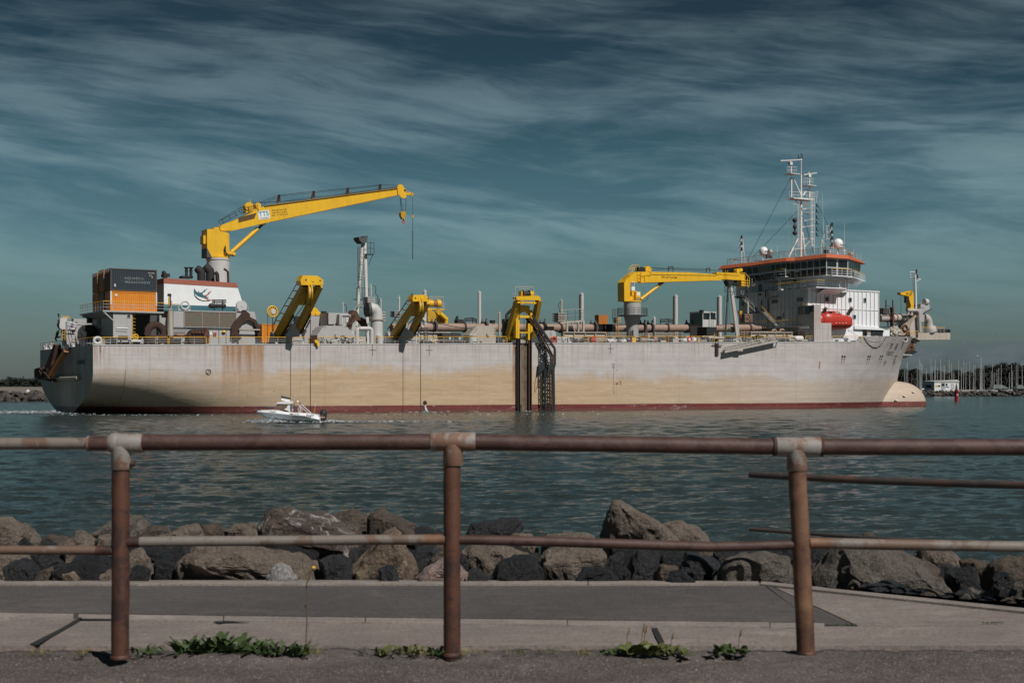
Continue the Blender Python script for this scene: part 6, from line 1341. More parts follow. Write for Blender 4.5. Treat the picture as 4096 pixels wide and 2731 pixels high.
 for x0, x1, y0, y1 in ((1178, 1225, 42, 95), (1557, 1592, 56, 100)):
  b = MB(); vv = V-0.5; b.path([S(cE(*p), vv) for p in ((x0, y1), (x0, y0+3), (x1, y0), (x1, y1))], 0.07, 5).path([S(cE(*p), vv+1) for p in ((x0, y1), (x0, y0+3), (x1, y0), (x1, y1))], 0.07, 5); b.build('rope_guide', cr_, RUSTD)
 b = MB()
 for dv, pts in ((0, ((1000, 52), (1200, 62), (1575, 75), (1850, 85))), (0.3, ((1000, 80), (1225, 52), (1575, 68), (1700, 95))), (-0.3, ((1010, 55), (1575, 90)))): b.path([S(cE(*p), V+dv) for p in pts], 0.028)
 b.build('hoist_rope', cr_, WIRE)
 b = MB(); vv = V-0.95
 for pts in (((780, 110), (782, 65), (822, 25), (848, 25), (846, 60), (790, 120)), ((858, 85), (860, 25), (885, 22), (890, 55)), ((795, 75), (845, 45)), ((745, 190), (770, 140), (840, 95)), ((870, 95), (870, 180), (905, 180), (905, 95)), ((935, 120), (1000, 125), (1015, 60), (985, 55)), ((900, 130), (945, 130), (945, 200), (905, 200), (905, 150)), ((800, 30), (800, 100)), ((822, 28), (822, 85)), ((870, 120), (905, 120)), ((870, 150), (905, 150)), ((800, 290), (855, 290), (855, 360), (900, 360)), ((850, 400), (850, 485)), ((1748, 75), (1748, 165), (1768, 165), (1768, 78)), ((1660, 115), (1720, 100), (1900, 108))): b.path([S(cE(*p), vv) for p in pts], 0.045, 4)
 b.build('access_frame', cr_, YEL)
 b = MB(); b.tube([S(cE(905, 375), V-1), S(cE(930, 392), V-1), S(cE(965, 370), V-1), S(cE(982, 325), V-1)], 0.05, 5); b.build('hydraulic_hose', cr_, BLACK)
 b = MB(); nbox(b, cE, 820, 745, 858, 795, 1.5, 2.2); b.build('crane_foot', cr_, YEL)
 # boom rest
 T = S(cE(1800, 200), 7.0); b = MB(); 
 for x, y, V_ in ((1870, 765, 4.5),): b.cyl(S(cE(1798, 225), 7), (S(cE(x, y), V_).x, V_, deckz(100)), 0.24, n=12)
 m = b.build('boom_rest', ship, BEIGE)
 MB().cyl(S(cE(1805, 240), 7), (S(cE(1890, 700), 8).x, 8.0, deckz(101)), 0.24, n=12).build('leg', m, LGREY)
 b = MB(); p = S(cE(1775, 240), 7); b.beam(p, (S(cE(1740, 700), 6).x, 6, deckz(99)), 0.22, 0.22); b.build('leg', m, DGREY)
 b = MB(); poly(b, cE, [(1765, 178), (1830, 180), (1822, 215), (1808, 235), (1790, 235), (1778, 215)], 6.5, 7.6); b.build('rest_cradle', m, BLACK)
 b = MB(); ladder(b, S(cE(1758, 250), 5.5), S(cE(1790, 700), 5.5), 0.5)
 for y in (240, 290): b.path([S(cE(*p), 5.5) for p in ((1735, y), (1830, y))], 0.05)
 for x in (1735, 1760, 1790, 1825): b.cyl(S(cE(x, 238), 5.5), S(cE(x, 295), 5.5), 0.05, n=4)
 b.cyl(S(cE(1795, 340), 5.5), S(cE(1835, 290), 5.5), 0.07, n=5).cyl(S(cE(1735, 330), 5.5), S(cE(1730, 700), 5.5), 0.06, n=4); b.build('rest_ladder', m, DGREY)
 b = MB(); poly(b, cE, [(1886, 490), (1890, 480), (1912, 480), (1916, 495), (1905, 520), (1896, 520)], 7.0, 7.5); b.build('hook_block', m, MATS['stripe'])
 MB().cyl(S(cE(1901, 230), 7.2), S(cE(1901, 480), 7.2), 0.02, n=4).build('hoist_rope', m, WIRE)
 b = MB(); p = S(cE(1900, 520), 7.2); b.cyl(p, p-Vector((0, 0, 0.5)), 0.08, n=6); b.build('hook', m, REDB)
 # dark control house beside the rest
 h = MB(); a = S(cE(1520, 485), 9); c = S(cE(1655, 610), 9); h.box(a.x, c.x, 9, 12.5, deckz(a.x)+1, a.z); h = h.build('control_house', ship, LGREY)
 ac = MB(); ac.box(a.x-0.05, a.x-0.003, 9.2, 12.3, a.z-2.4, a.z-0.3); ac.build('window', h, GLASS)
 for x0, x1 in ((1528, 1590), (1600, 1648)): b = MB(); nbox(b, cE, x0, 500, x1, 565, 8.95, 8.99); b.build('window', h, GLASS)
 b = MB(); nbox(b, cE, 1510, 470, 1532, 498, 8.8, 9.4); b.build('floodlight', h, BLACK)
 b = MB(); nbox(b, cE, 1560, 640, 1660, 725, 4.5, 7); b.build('machinery_block', ship, BLACK)
crane_two()

# ---------------- loose things along the rail ----------------
def loose():
 def lifebuoy(cr, x, y, label, r=0.42):
  q = S(cr(x, y), 0.02); t_ = ship_thing('lifebuoy', label, 'lifebuoy', q, 'lifebuoys on the ship rail')
  MB().torus((0, 0, 0), r*0.78, r*0.24, (0, 1, 0), 24, 8).build('ring', t_, REDB)
  b = MB()
  for k in range(4): a = k*math.pi/2+0.5; d = Vector((math.cos(a), 0, math.sin(a)))*r*0.78; b.sphere(d, r*0.27, r*0.27, r*0.27, n=8)
  b.build('white_band', t_, paint('faded_red', (0.6, 0.2, 0.15), 0.2, 0))
 lifebuoy(cE, 37, 767, 'orange red lifebuoy hanging on the rail just forward of the black hose ladder', 0.5)
 lifebuoy(cE, 1392, 762, 'orange red lifebuoy hanging on the rail in front of white bags', 0.5)
 q = S(cE(448, 755), 1.0); t_ = ship_thing('wooden_crate', 'tan wooden crate with a small blue sticker behind the yellow rail', 'crate', (q.x, 1.0, deckz(q.x)))
 L_ = S(cE(532, 755), 1.0).x-q.x; wd = paint('crate_wood', (0.42, 0.25, 0.13), 0.4, 0.0, 0.8); MB().box(0, L_, 0, 1.2, 0, 1.05).build('box', t_, wd)
 b = MB(); 
 for z in (0.05, 0.9): b.box(-0.02, L_+0.02, -0.04, -0.003, z, z+0.1)
 b.build('batten', t_, wd); MB().box(L_*0.45, L_*0.6, -0.05, -0.045, 0.45, 0.75).build('sticker', t_, paint('blue_sticker', (0.1, 0.5, 0.75), 0.1, 0))
 q = S(cE(410, 750), 0.8); t_ = ship_thing('red_fire_cabinet', 'narrow dark red cabinet standing beside the tan wooden crate', 'cabinet', (q.x, 0.8, deckz(q.x)))
 MB().box(0, 0.85, 0, 0.6, 0, 1.0).build('cabinet', t_, paint('dark_red', (0.22, 0.015, 0.02), 0.3, 0)); MB().box(0.08, 0.77, -0.03, -0.003, 0.1, 0.9).build('door', t_, REDB)
 def bag(label, cr, x0, x1, top, seed, m_=CANVAS, V=0.9):
  a = S(cr(x0, top), V); c = S(cr(x1, top), V); zb = deckz(a.x); w = c.x-a.x; h = a.z-zb; bm = bmesh.new(); bmesh.ops.create_icosphere(bm, subdivisions=3, radius=1)
  for v in bm.verts:
   n_ = v.co.copy(); k = 1+0.22*mnoise.noise(n_*2+Vector((seed, 0, 0)))+0.12*mnoise.noise(n_*5+Vector((seed, 3, 0)))
   for i in range(3): n_[i] = math.copysign(abs(n_[i])**0.62, n_[i])
   v.co = Vector((n_.x*w/2*k, n_.y*0.6*k, max(0, (n_.z*0.5+0.48)*h*k)))
  me = bpy.data.meshes.new('bulk_bag'); bm.to_mesh(me); bm.free(); me.materials.append(m_); o = bpy.data.objects.new('bulk_bag', me); COL.objects.link(o)
  o.location = ship_world((a.x+w/2, V+0.6, zb)); o.rotation_euler = (0, 0, PHI); tag(o, label, 'bag', 'bags of material along the ship rail')
 bag('crumpled pale tarpaulin bundle just left of the ladder by the second crane', cE, 583, 662, 758, 1.0)
 bag('crumpled white tarpaulin bundle just left of the second crane foot', cE, 712, 770, 762, 2.0)
 bag('white bulk bag leftmost of three by the rail lifebuoy', cE, 1325, 1372, 752, 3.0)
 bag('big white bulk bag right behind the rail lifebuoy', cE, 1370, 1425, 748, 4.0)
 bag('white bulk bag with a raised neck beside the yellow bag', cE, 1424, 1466, 742, 5.0)
 bag('yellow bulk bag next to the white ones on the ship deck', cE, 1462, 1504, 758, 6.0, paint('yellow_canvas', (0.6, 0.42, 0.04), 0.2, 0))
 bag('small white bag right of the pilot ladder posts on deck', cF, 230, 262, 1205, 7.0)
 # tank container and pale pallets right of the first lifebuoy
 q = S(cE(68, 765), 1.4); t_ = ship_thing('pallet_rack', 'low rack of pale grey pallets behind the rail beside the first lifebuoy', 'rack', (q.x, 1.4, deckz(q.x)))
 L_ = S(cE(210, 765), 1.4).x-q.x
 for k in range(3): MB().box(0, L_, 0, 1.2, 0.15+k*0.3, 0.33+k*0.3).build('shelf', t_, (WHITE, LGREY, WHITE)[k])
 b = MB(); n = 7
 for k in range(n+1): b.box(L_*k/n, L_*k/n+0.06, -0.04, 0.02, 0, 1.05)
 b.build('upright', t_, DGREY)
 for i, (x, r) in enumerate(((88, 0.62), (62, 0.6), (150, 0.0))):
  if r == 0: continue
  q = S(cD(1860+(0 if i else -45), 672), 3.5); t_ = ship_thing('cable_drum', ('grey wooden cable drum nearest the hose ladder on deck', 'grey wooden cable drum just forward of its twin by the hose ladder')[i], 'cable drum', (q.x, 3.5, q.z), 'cable drums by the hose ladder')
  MB().cyl((0, 0, 0), (0, 0.08, 0), r, n=22).cyl((0, 0.6, 0), (0, 0.68, 0), r, n=22).build('flange', t_, GREY); MB().cyl((0, 0.08, 0), (0, 0.6, 0), r*0.5, n=16).build('core', t_, DGREY)
 # pilot ladder
 o = S(cF(198, 1255), -0.15); t_ = ship_thing('pilot_ladder', 'short dark pilot ladder hanging down the hull left of the gangway', 'ladder', o)
 b = MB(); w = 0.95
 for s in (-1, 1): b.cyl(S(cF(198+s*16, 1200), -0.12)-o, S(cF(198+s*16, 1395), -0.12)-o, 0.04, n=5)
 b.build('side_rope', t_, WIRE)
 for k in range(7): q = S(cF(198, 1250+k*22), -0.12)-o; MB().box(-0.34, 0.34, -0.1, 0.1, q.z-0.05, q.z+0.05).build('step', t_, RUSTD)
 b = MB(); q = S(cF(198, 1264), -0.25)-o; b.beam((-1.0, -0.1, q.z+0.1), (1.0, -0.1, q.z-0.08), 0.12, 0.12); b.build('spreader', t_, BLACK)
 for s in (170, 230): b = MB(); b.cyl(S(cF(s, 1225), 0.1), S(cF(s, 1125), 0.1), 0.06, n=6); b.build('boarding_post', ship, YEL)
 # gangway
 o = S(cF(600, 1290), -0.2); t_ = ship_thing('gangway', 'long pale aluminium gangway with rails slung slantwise along the hull', 'gangway', o)
 Vg = -0.95; al = paint('aluminium', (0.42, 0.39, 0.35), 0.4, 0.1)
 A = S(cF(290, 1345), Vg)-o; B = S(cF(910, 1215), Vg)-o
 b = MB(); b.beam(A, B, 0.08, 0.32).beam(A+Vector((0, 0.7, 0)), B+Vector((0, 0.7, 0)), 0.08, 0.32); b.build('side_beam', t_, al)
 n = 26; b = MB()
 for k in range(n): q = A.lerp(B, (k+0.5)/n); b.box(q.x-0.22, q.x+0.22, Vg-o.y+0.04, Vg-o.y+0.68, q.z-0.12, q.z-0.04)
 b.build('tread', t_, al)
 for v in (0.0, 0.7):
  a = S(cF(320, 1285), Vg)-o+Vector((0, v, 0)); c = S(cF(910, 1150), Vg)-o+Vector((0, v, 0)); b = MB(); b.cyl(a, c, 0.04, n=5); m1 = a.lerp(A+Vector((0, v, 0)), 0.5); m2 = c.lerp(B+Vector((0, v, 0)), 0.5); b.cyl(m1, m2, 0.03, n=4)
  for k in range(17): f = k/16; p = (A+Vector((0, v, 0))).lerp(B+Vector((0, v, 0)), f); q = a.lerp(c, f); b.cyl(p, q, 0.032, n=4)
  for k in range(9): f = k/9; p = (A+Vector((0, v, 0))).lerp(B+Vector((0, v, 0)), f); q = a.lerp(c, f+0.08); b.cyl(p, q, 0.025, n=4)
  b.build('handrail', t_, al)
 b = MB(); nbox(b, cF, 300, 1320, 360, 1345, Vg, -0.4); b.v = [tuple(Vector(v)-o) for v in b.v]; b.build('foot_platform', t_, DGREY)
 b = MB(); nbox(b, cF, 440, 1300, 505, 1335, Vg-0.05, Vg+0.3); b.v = [tuple(Vector(v)-o) for v in b.v]; b.build('davit_shoe', t_, BEIGE)
 b = MB(); b.beam(S(cF(905, 1225), -0.9)-o, S(cF(885, 1290), 0)-o, 0.1); b.build('bracket', t_, DGREY)
loose()
# black cross marks and draught marks
def hull_marks():
 for cr, x, y in ((cD, 566, 838), (cE, 602, 855), (cC, 1645, 1345)):
  q = hull_pt(cr(x, y)); b = MB(); v = q.y-0.02; b.box(q.x-0.55, q.x+0.55, v, v+0.015, q.z-0.035, q.z+0.035); b.box(q.x-0.035, q.x+0.035, v-0.003, v+0.012, q.z-0.75, q.z+0.75); b.build('hull_mark', ship, MARK)
 cO = crop(2400, 1370, 6.817); x = 358
 dm = [(585, '15'), (623, '14'), (661, '13'), (699, '12'), (737, '11'), (775, '10'), (889, '9'), (928, '8'), (966, '7'), (1004, '6'), (1043, '5'), (1081, '4'), (1119, '3'), (1157, '2'), (1195, '1'), (1233, '0'), (1272, '9'), (1311, '8'), (1349, '8'), (1388, '8')]
 for i, (y, s) in enumerate(dm): q = hull_pt(cO(x+i*1.1, y)); text_mesh('draught_mark', s+'M' if i < 4 else s, MARK, 0.16, at(q+Vector((0, -0.02, 0)), SIDE), ship, sx=1.7)
 q = hull_pt(cO(463, 1120)); b = MB(); b.torus(q+Vector((0, -0.02, 0)), 0.16, 0.025, (0, 1, 0), 20, 4).box(q.x-0.27, q.x+0.27, q.y-0.03, q.y-0.01, q.z-0.02, q.z+0.02); b.build('load_line_mark', ship, MARK)
 b = MB(); 
 for x0, y0, x1, y1 in ((548, 1038, 552, 1156), (512, 1036, 548, 1041), (512, 1073, 548, 1078), (552, 1076, 585, 1080), (552, 1113, 585, 1117), (552, 1152, 585, 1157), (370, 820, 374, 878), (374, 818, 400, 822), (432, 745, 482, 750)): a = hull_pt(cO(x0, y0)); c = hull_pt(cO(x1, y1)); b.box(a.x, max(c.x, a.x+0.05), -0.025, -0.01, c.z, a.z)
 b.build('load_line_mark', ship, MARK)
 cQ = cA
 for i in range(18):
  t_ = i/17; x = 902-75*t_**2.2; y = 1080+t_*330; q = hull_pt(cA(x, y)); 
  if q.z < 0.3: continue
  text_mesh('draught_mark', str((27-i) % 10), MARK, 0.2, Matrix.Translation(q+Vector((-0.05, -0.08, 0))) @ SIDE, ship, sx=1.5)
 hull_text('ship_name_lettering', 'KAISHUU', cL(705, 1262), 1.25, 0.0, 0.85)
 hull_text('ship_name_lettering', '海', cL(722, 1112), 1.5, 0.0, 1.0); hull_text('ship_name_lettering', '舟', cL(845, 1112), 1.5, 0.0, 1.0)
 for x, y in ((2170, 1468), (2275, 1466), (0, 0)):
  if x == 0: q = hull_pt(cA(1642, 1092))
  else: q = hull_pt(cF(x, y))
  MB().torus(q+Vector((0, -0.05, 0)), 0.33, 0.045, (0.0, 1, 0), 18, 4).beam(q+Vector((-0.2, -0.06, -0.2)), q+Vector((0.2, -0.06, 0.2)), 0.08, 0.04).build('thruster_mark', ship, MARK)
hull_marks()

MB().add([hull_pt(cF(*p))+Vector((0, -0.012, 0)) for p in ((1404, 1450), (1416, 1455), (1408, 1555), (1395, 1530))], [(0, 1, 2, 3)]).build('rust_streak', ship, RUSTO)
# ---------------- accommodation, bridge, masts ----------------
ACC = {}
def windows(b, U0, U1, z0, z1, n, Vf, gap=0.12, tilt=0.0):
 """row of panes on a near-side wall"""
 w = (U1-U0)/n
 for k in range(n): b.box(U0+k*w+gap, U0+(k+1)*w-gap, Vf-0.03, Vf-0.003, z0, z1)
def superstructure():
 # ---- lower house: near wall at V=3, aft wall at UA
 V = 3.0; UA = S(cF(1262, 640), V).x; UF = S(cF(2103, 640), V).x; zt = S(cF(2103, 637), V).z; zd = deckz(118)-0.05
 Vp = V_at(cF(458, 700), UA).y
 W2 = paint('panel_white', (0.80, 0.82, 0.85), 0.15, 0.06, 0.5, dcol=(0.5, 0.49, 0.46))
 WS = paint('panel_white_shaded', (0.55, 0.57, 0.58), 0.4, 0.10, 0.5, dcol=(0.30, 0.28, 0.25))  # same white darkened: shade painted into aft walls and tower
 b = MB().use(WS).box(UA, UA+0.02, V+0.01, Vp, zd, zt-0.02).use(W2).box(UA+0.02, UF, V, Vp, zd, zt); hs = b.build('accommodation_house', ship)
 n = 0; b = MB(); u = UA+0.1; step = (S(cF(1830, 700), V).x-S(cF(1790, 700), V).x)
 U = UA
 rib = paint('panel_joint', (0.42, 0.38, 0.35), 0.4, 0.2)
 x = UF-0.06
 b = MB()
 while x > UA: b.box(x-0.05, x+0.05, V-0.09, V-0.003, zd+3.2, zt); x -= 0.97
 zm = S(cF(1900, 848), V).z; b.box(UA, UF, V-0.12, V-0.09, zm-0.06, zm+0.03); b.box(UA, UF+0.05, V-0.14, V-0.095, zt-0.10, zt+0.08); b.build('wall_rib', hs, W2)
 b = MB()
 x = UF-0.12
 while x > UA: b.box(x-0.10, x-0.03, V-0.02, V-0.002, zd+3.2, zt-0.1); x -= 0.97
 b.box(UA+0.3, UF, V-0.02, V-0.002, zm-0.14, zm-0.07); b.build('panel_joint', hs, rib)
 b = MB(); v = V+0.6
 while v < Vp: b.box(UA-0.08, UA-0.003, v, v+0.07, zd, zt); v += 1.0
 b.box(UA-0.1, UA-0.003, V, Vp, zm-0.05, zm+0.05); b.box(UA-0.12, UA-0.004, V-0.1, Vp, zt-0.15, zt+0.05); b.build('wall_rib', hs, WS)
 def sidewin(x0, y0, x1, y1, par=hs, vf=V):
  a = S(cF(x0, y0), vf); c = S(cF(x1, y1), vf); o = MB().box(a.x-0.07, c.x+0.07, vf-0.13, vf-0.09, c.z-0.07, a.z+0.07).build('window_frame', par, GREY); MB().box(a.x, c.x, vf-0.16, vf-0.135, c.z, a.z).build('window', par, GLASS)
 for w in ((1470, 702, 1505, 750), (1748, 710, 1776, 755), (1925, 713, 1947, 758), (1800, 912, 1826, 952)): sidewin(*w)
 def aftwin(x0, y0, x1, y1, par=hs, ua=UA):
  a = V_at(cF(x0, y0), ua); c = V_at(cF(x1, y1), ua); MB().box(ua-0.13, ua-0.09, c.y, a.y, c.z, a.z).build('window', par, GLASS)
 for w in ((850, 732, 873, 775), (884, 728, 912, 772), (1151, 710, 1173, 753), (1186, 708, 1212, 750), (905, 930, 927, 970), (935, 926, 962, 968), (490, 760, 520, 800), (1478, 0, 0, 0)):
  if w[3]: aftwin(*w)
 # aft face fittings: gallery, stairs, pipes, doors
 zg = V_at(cF(1000, 1045), UA-1.2).z
 b = MB(); b.box(UA-1.5, UA, 2.2, Vp+0.5, zg-0.22, zg-0.05); b.build('gallery', hs, WS)
 rail('guard_rail', [(UA-1.45, Vp, zg-0.05), (UA-1.45, 4.0, zg-0.05)], h=1.1, step=2.3, parent=hs, post=LGREY, r=0.05)
 b = MB(); q = V_at(cF(890, 1045), UA-1.5); e = V_at(cF(1000, 1045), UA-1.5); b.box(UA-1.6, UA-1.5, e.y, q.y, q.z-0.2, q.z); b.build('step_plate', hs, WHITE)
 def stair(x0, y0, x1, y1, du=-1.0, top=None, w=0.7, col=LGREY):
  a = V_at(cF(x0, y0), UA+du); c = V_at(cF(x1, y1), UA+du); b = MB()
  for dz in (0, 0.0): b.beam(a, c, 0.08, 0.2)
  b.beam(a+Vector((w, 0, 0)), c+Vector((w, 0, 0)), 0.08, 0.2); n = max(4, int((a-c).length/0.32))
  for k in range(1, n): m = a.lerp(c, k/n); b.box(m.x, m.x+w, m.y-0.12, m.y+0.12, m.z-0.02, m.z+0.02)
  o = b.build('stairway', hs, col); up = Vector((0, 0, 1.0)); h = MB().use(top or GREY).cyl(a+up, c+up, 0.05, n=5).use(LGREY)
  for f in (0, 0.5, 1): m = a.lerp(c, f); h.cyl(m, m+up, 0.035, n=4)
  h.build('stair_rail', hs)
 stair(722, 872, 880, 1045, -1.5, YELR); stair(468, 700, 640, 875, -1.0); stair(612, 548, 515, 680, -1.2)
 zl = V_at(cF(700, 872), UA-1).z; b = MB(); a = V_at(cF(560, 872), UA-1); c = V_at(cF(728, 872), UA-1); b.box(UA-1.5, UA, c.y, a.y, zl-0.15, zl); zl2 = V_at(cF(440, 690), UA-1).z; a = V_at(cF(395, 700), UA-1.2); c = V_at(cF(500, 690), UA-1.2); b.box(UA-1.5, UA, c.y, a.y, zl2-0.2, zl2-0.05); b.build('stair_landing', hs, DGREY)
 rail('guard_rail', [(UA-1.45, a.y, zl2-0.05), (UA-1.45, c.y, zl2-0.05)], h=1.1, step=0.9, top=GREY, parent=hs)
 for pts, r in ((((800, 630), (800, 1000)), 0.11), (((800, 630), (770, 625), (768, 700)), 0.1), (((825, 705), (930, 685)), 0.08), (((722, 740), (722, 860)), 0.08)):
  b = MB(); b.tube([V_at(cF(*p), UA-0.25) for p in pts], r, 6); b.build('wall_pipe', hs, RUSTD)
 for x0, y0, x1, y1 in ((535, 560, 575, 690), (640, 820, 665, 862), (980, 885, 995, 940), (690, 550, 730, 680)):
  a = V_at(cF(x0, y0), UA); c = V_at(cF(x1, y1), UA); MB().box(UA-0.07, UA-0.003, c.y, a.y, c.z, a.z).build('door', hs, DGREY if x0 != 535 else GREY)
 # ---- bridge tower between house roof and bridge deck
 zr = zt; UT = UA+0.4; zb = S(cF(1480, 432), 0.5).z
 UB = S(cF(1480, 300), 0.5).x
 VT = 2.2; zdk = V_at(cF(1200, 600), UT).z
 u1 = S(cF(1490, 600), VT).x
 b = MB().use(WS); 
 plan = [(UB+0.9, VT), (UB+0.9, 25), (UB+6, 25), (UB+12, 19), (UB+12, 7.5), (UB+6.4, VT)]
 vs = [(u, v, zr-0.5) for u, v in plan]+[(u, v, zb+0.05) for u, v in plan]; m = len(plan)
 b.add(vs, [(i, (i+1) % m, m+(i+1) % m, m+i) for i in range(m)]); b.use(W2).box(UB+0.95, UB+6.3, VT-0.02, VT, zr-0.4, zb); tower = b.build('bridge_tower', ship)
 b = MB(); v = VT+0.6
 while v < 25: b.box(UB+0.82, UB+0.897, v, v+0.07, zr, zb); v += 1.1
 b.build('wall_rib', tower, WS)
 b = MB(); u = UB+1.3
 while u < UB+6.3: b.box(u, u+0.08, VT-0.1, VT-0.025, zr-0.3, zb); u += 0.8
 d = Vector((12-6.4, 7.5-VT, 0)).normalized(); nrm = Vector((d.y, -d.x, 0)); k = 0.4
 while k < 7.6: p = Vector((UB+6.4, VT, zr))+d*k+nrm*0.05; b.beam(p, (p.x, p.y, zb), 0.08, 0.08); k += 0.7
 b.build('wall_rib', tower, W2)
 for (x0, y0, x1, y1) in ((965, 505, 1018, 560), (1030, 505, 1085, 560)): a = V_at(cF(x0, y0), UB+0.9); c = V_at(cF(x1, y1), UB+0.9); MB().box(UB+0.5, UB+0.85, c.y, a.y, c.z, a.z).build('air_handler', tower, GREY)
 a = V_at(cF(1110, 495), UB+0.9); c = V_at(cF(1135, 535), UB+0.9); MB().box(UB+0.6, UB+0.88, c.y, a.y, c.z, a.z).build('window', tower, GLASS)
 b = MB(); ladder(b, V_at(cF(1157, 400), UB+0.55), V_at(cF(1157, 625), UB+0.55), 0.5, (0, 1, 0)); b.build('wall_ladder', tower, DGREY)
 # walkway on the house roof aft of the tower with yellow topped rail, and overhanging wing
 b = MB(); wz = S(cF(1350, 628), 1.0).z; u0 = UA-0.2; b.box(u0, UB+4.9, 0.6, 3.0, zr-0.02, zr+0.12); b.prism([(UB+0.2, 0.6, zr-0.02), (UB+4.9, 0.6, zr-0.02), (UB+4.9, 3.0, zr-0.9), (UB+0.2, 3.0, zr-0.9)], (0, 0.01, 0)); b.build('wing_walkway', hs, W2)
 rail('guard_rail', [(UA+0.1, 22, zt+0.03), (UA+0.1, 0.7, zt+0.12), (UB+4.8, 0.7, zt+0.12)], h=1.15, step=2.0, parent=hs, post=LGREY, r=0.05)
 # ---- bridge deck
 ze = S(cF(1480, 237), 0.3).z; zrt = S(cF(1480, 190), 0.3).z
 SF = paint('bridge_side_grey', (0.50, 0.52, 0.52), 0.25, 0.08, 0.5)
 bp = [(UB, 0.4), (UB, 8.2), (UB-0.8, 9.5), (UB-0.8, 13.5), (UB+0.0, 17.5), (UB+0.0, 27.6), (UB+5.2, 27.4), (UB+13.6, 21.5), (UB+13.6, 6.5), (UB+5.2, 0.6)]
 lean = 0.55
 def ring(z, out): 
  c = Vector((UB+6, 14, 0)); r = []
  for i, (u, v) in enumerate(bp):
   p = Vector((u, v, 0)); d_ = p-c; r.append(p+Vector((d_.x/max(1, abs(d_.x)), d_.y/max(1, abs(d_.y)), 0))*out+Vector((0, 0, z)))
  return r
 m = len(bp); zs_ = [zb-0.25, zb+1.25, zb+1.30, ze]
 vs = ring(zb-0.25, -0.5)+ring(zb+1.2, 0.0)+ring(ze+0.02, 0.15)
 b = MB().use(SF); b.add(vs, [(r*m+i, r*m+(i+1) % m, (r+1)*m+(i+1) % m, (r+1)*m+i) for r in range(2) for i in range(m)]+[tuple(range(m))]); br = b.build('bridge', ship)
 # panes follow each wall in two rows
 lo0, lo1, up0, up1 = ring(zb+0.02, -0.40), ring(zb+1.05, -0.02), ring(zb+1.38, 0.06), ring(ze-0.28, 0.16)
 walls = {0: 5, 1: 2, 2: 3, 3: 3, 4: 6, 9: 2, 8: 6, 7: 5}
 for wi, n in walls.items():
  j = (wi+1) % m; cen = Vector((UB+5, 14, zb))
  for (A_, B_) in ((lo0, lo1), (up0, up1)):
   for k in range(n):
    f0 = (k+0.09)/n; f1 = (k+0.91)/n; P = [A_[wi].lerp(A_[j], f0), A_[wi].lerp(A_[j], f1), B_[wi].lerp(B_[j], f1), B_[wi].lerp(B_[j], f0)]
    nn = (P[1]-P[0]).cross(P[3]-P[0]).normalized()
    if nn.dot(P[0]-cen) < 0: nn = -nn
    MB().prism([p+nn*0.03 for p in P], nn*0.03).build('window', br, GLASS)
 # roof with sloping orange edge
 r0 = ring(ze, 0.75); r1 = ring(zrt, 0.15); r2 = ring(ze-0.06, 0.7)
 b = MB(); b.add(r2+r0+r1, [(r*m+i, r*m+(i+1) % m, (r+1)*m+(i+1) % m, (r+1)*m+i) for r in range(2) for i in range(m)]+[tuple(reversed(range(m))), tuple(range(2*m, 3*m))]); rf = b.build('roof', br, ROOF)
 rr = [tuple(p+Vector((0, 0, 0.02))) for p in ring(zrt, -0.5)]; rail('guard_rail', rr+[rr[0]], h=1.1, step=1.9, top=paint('rail_tan', (0.5, 0.3, 0.15), 0.2, 0), parent=br, r=0.045)
 # bridge wing balconies
 zb2 = zb-0.35
 for (ua, ub) in ((UB+0.1, UB+4.7),):
  b = MB(); b.box(ua, ub, -0.9, 1.2, zb2, zb2+0.12); b.build('balcony', br, W2); rail('guard_rail', [(ua, -0.85, zb2+0.12), (ub, -0.85, zb2+0.12), (ub+1.0, 0.4, zb2+0.12)], h=1.15, step=1.1, parent=br, post=W2, r=0.05)
 c2 = [(UB+6.7, 2.2), (UB+11.9, 9.5)]; b = MB(); b.prism([(UB+4.8, 0.9, zb2), (UB+6.0, 0.0, zb2), (UB+14.6, 6.0, zb2), (UB+13.4, 7.2, zb2)], (0, 0, 0.12)); b.build('balcony', br, W2)
 rail('guard_rail', [(UB+6.1, 0.1, zb2+0.12), (UB+14.5, 6.0, zb2+0.12), (UB+14.5, 14, zb2+0.12)], h=1.15, step=1.1, parent=br, post=W2, r=0.05)
 for k in range(12): t_ = k/11; p = Vector((UB+5.9+7.4*t_, 1.4+5.4*t_, 0)); MB().prism([(p.x, p.y, zb2), (p.x+0.6, p.y-0.9, zb2), (p.x, p.y, zb2-0.9)], (0.08, 0.06, 0)).build('balcony_bracket', br, W2)
 a = V_at(cF(890, 400), UB-1.2); c = V_at(cF(1022, 400), UB-1.2); zz = V_at(cF(950, 470), UB-1.2).z; b = MB(); b.box(UB-1.6, UB-0.7, c.y, a.y, zz, zz+0.1); b.build('balcony', br, W2); rail('guard_rail', [(UB-1.55, a.y, zz+0.1), (UB-1.55, c.y, zz+0.1)], h=1.3, step=2.5, parent=br, post=W2, r=0.05)
 b = MB()
 for x in (920, 940): b.tube([V_at(cF(x, 478), UB-1.3), V_at(cF(x+8, 520), UB-1.2), V_at(cF(x, 560), UB-1.2), V_at(cF(x+5, 650), UB-1.2)], 0.07, 5)
 q = V_at(cF(950, 635), UB-1.4); b.box(q.x-0.3, q.x+0.3, q.y-0.5, q.y+0.3, q.z-0.5, q.z+0.4); b.build('cable_drop', br, CANVAS)
 b = MB(); ladder(b, S(cF(1720, 440), 2.6), S(cF(1722, 630), 2.6), 0.45); b.build('yellow_ladder', br, YELR)
 b = MB(); ladder(b, S(cF(1667, 530), 2.0), S(cF(1667, 660), 2.0), 0.45); b.build('wall_ladder', br, W2)
 ACC.update(UA=UA, UF=UF, UB=UB, zrt=zrt, zt=zt, hs=hs)
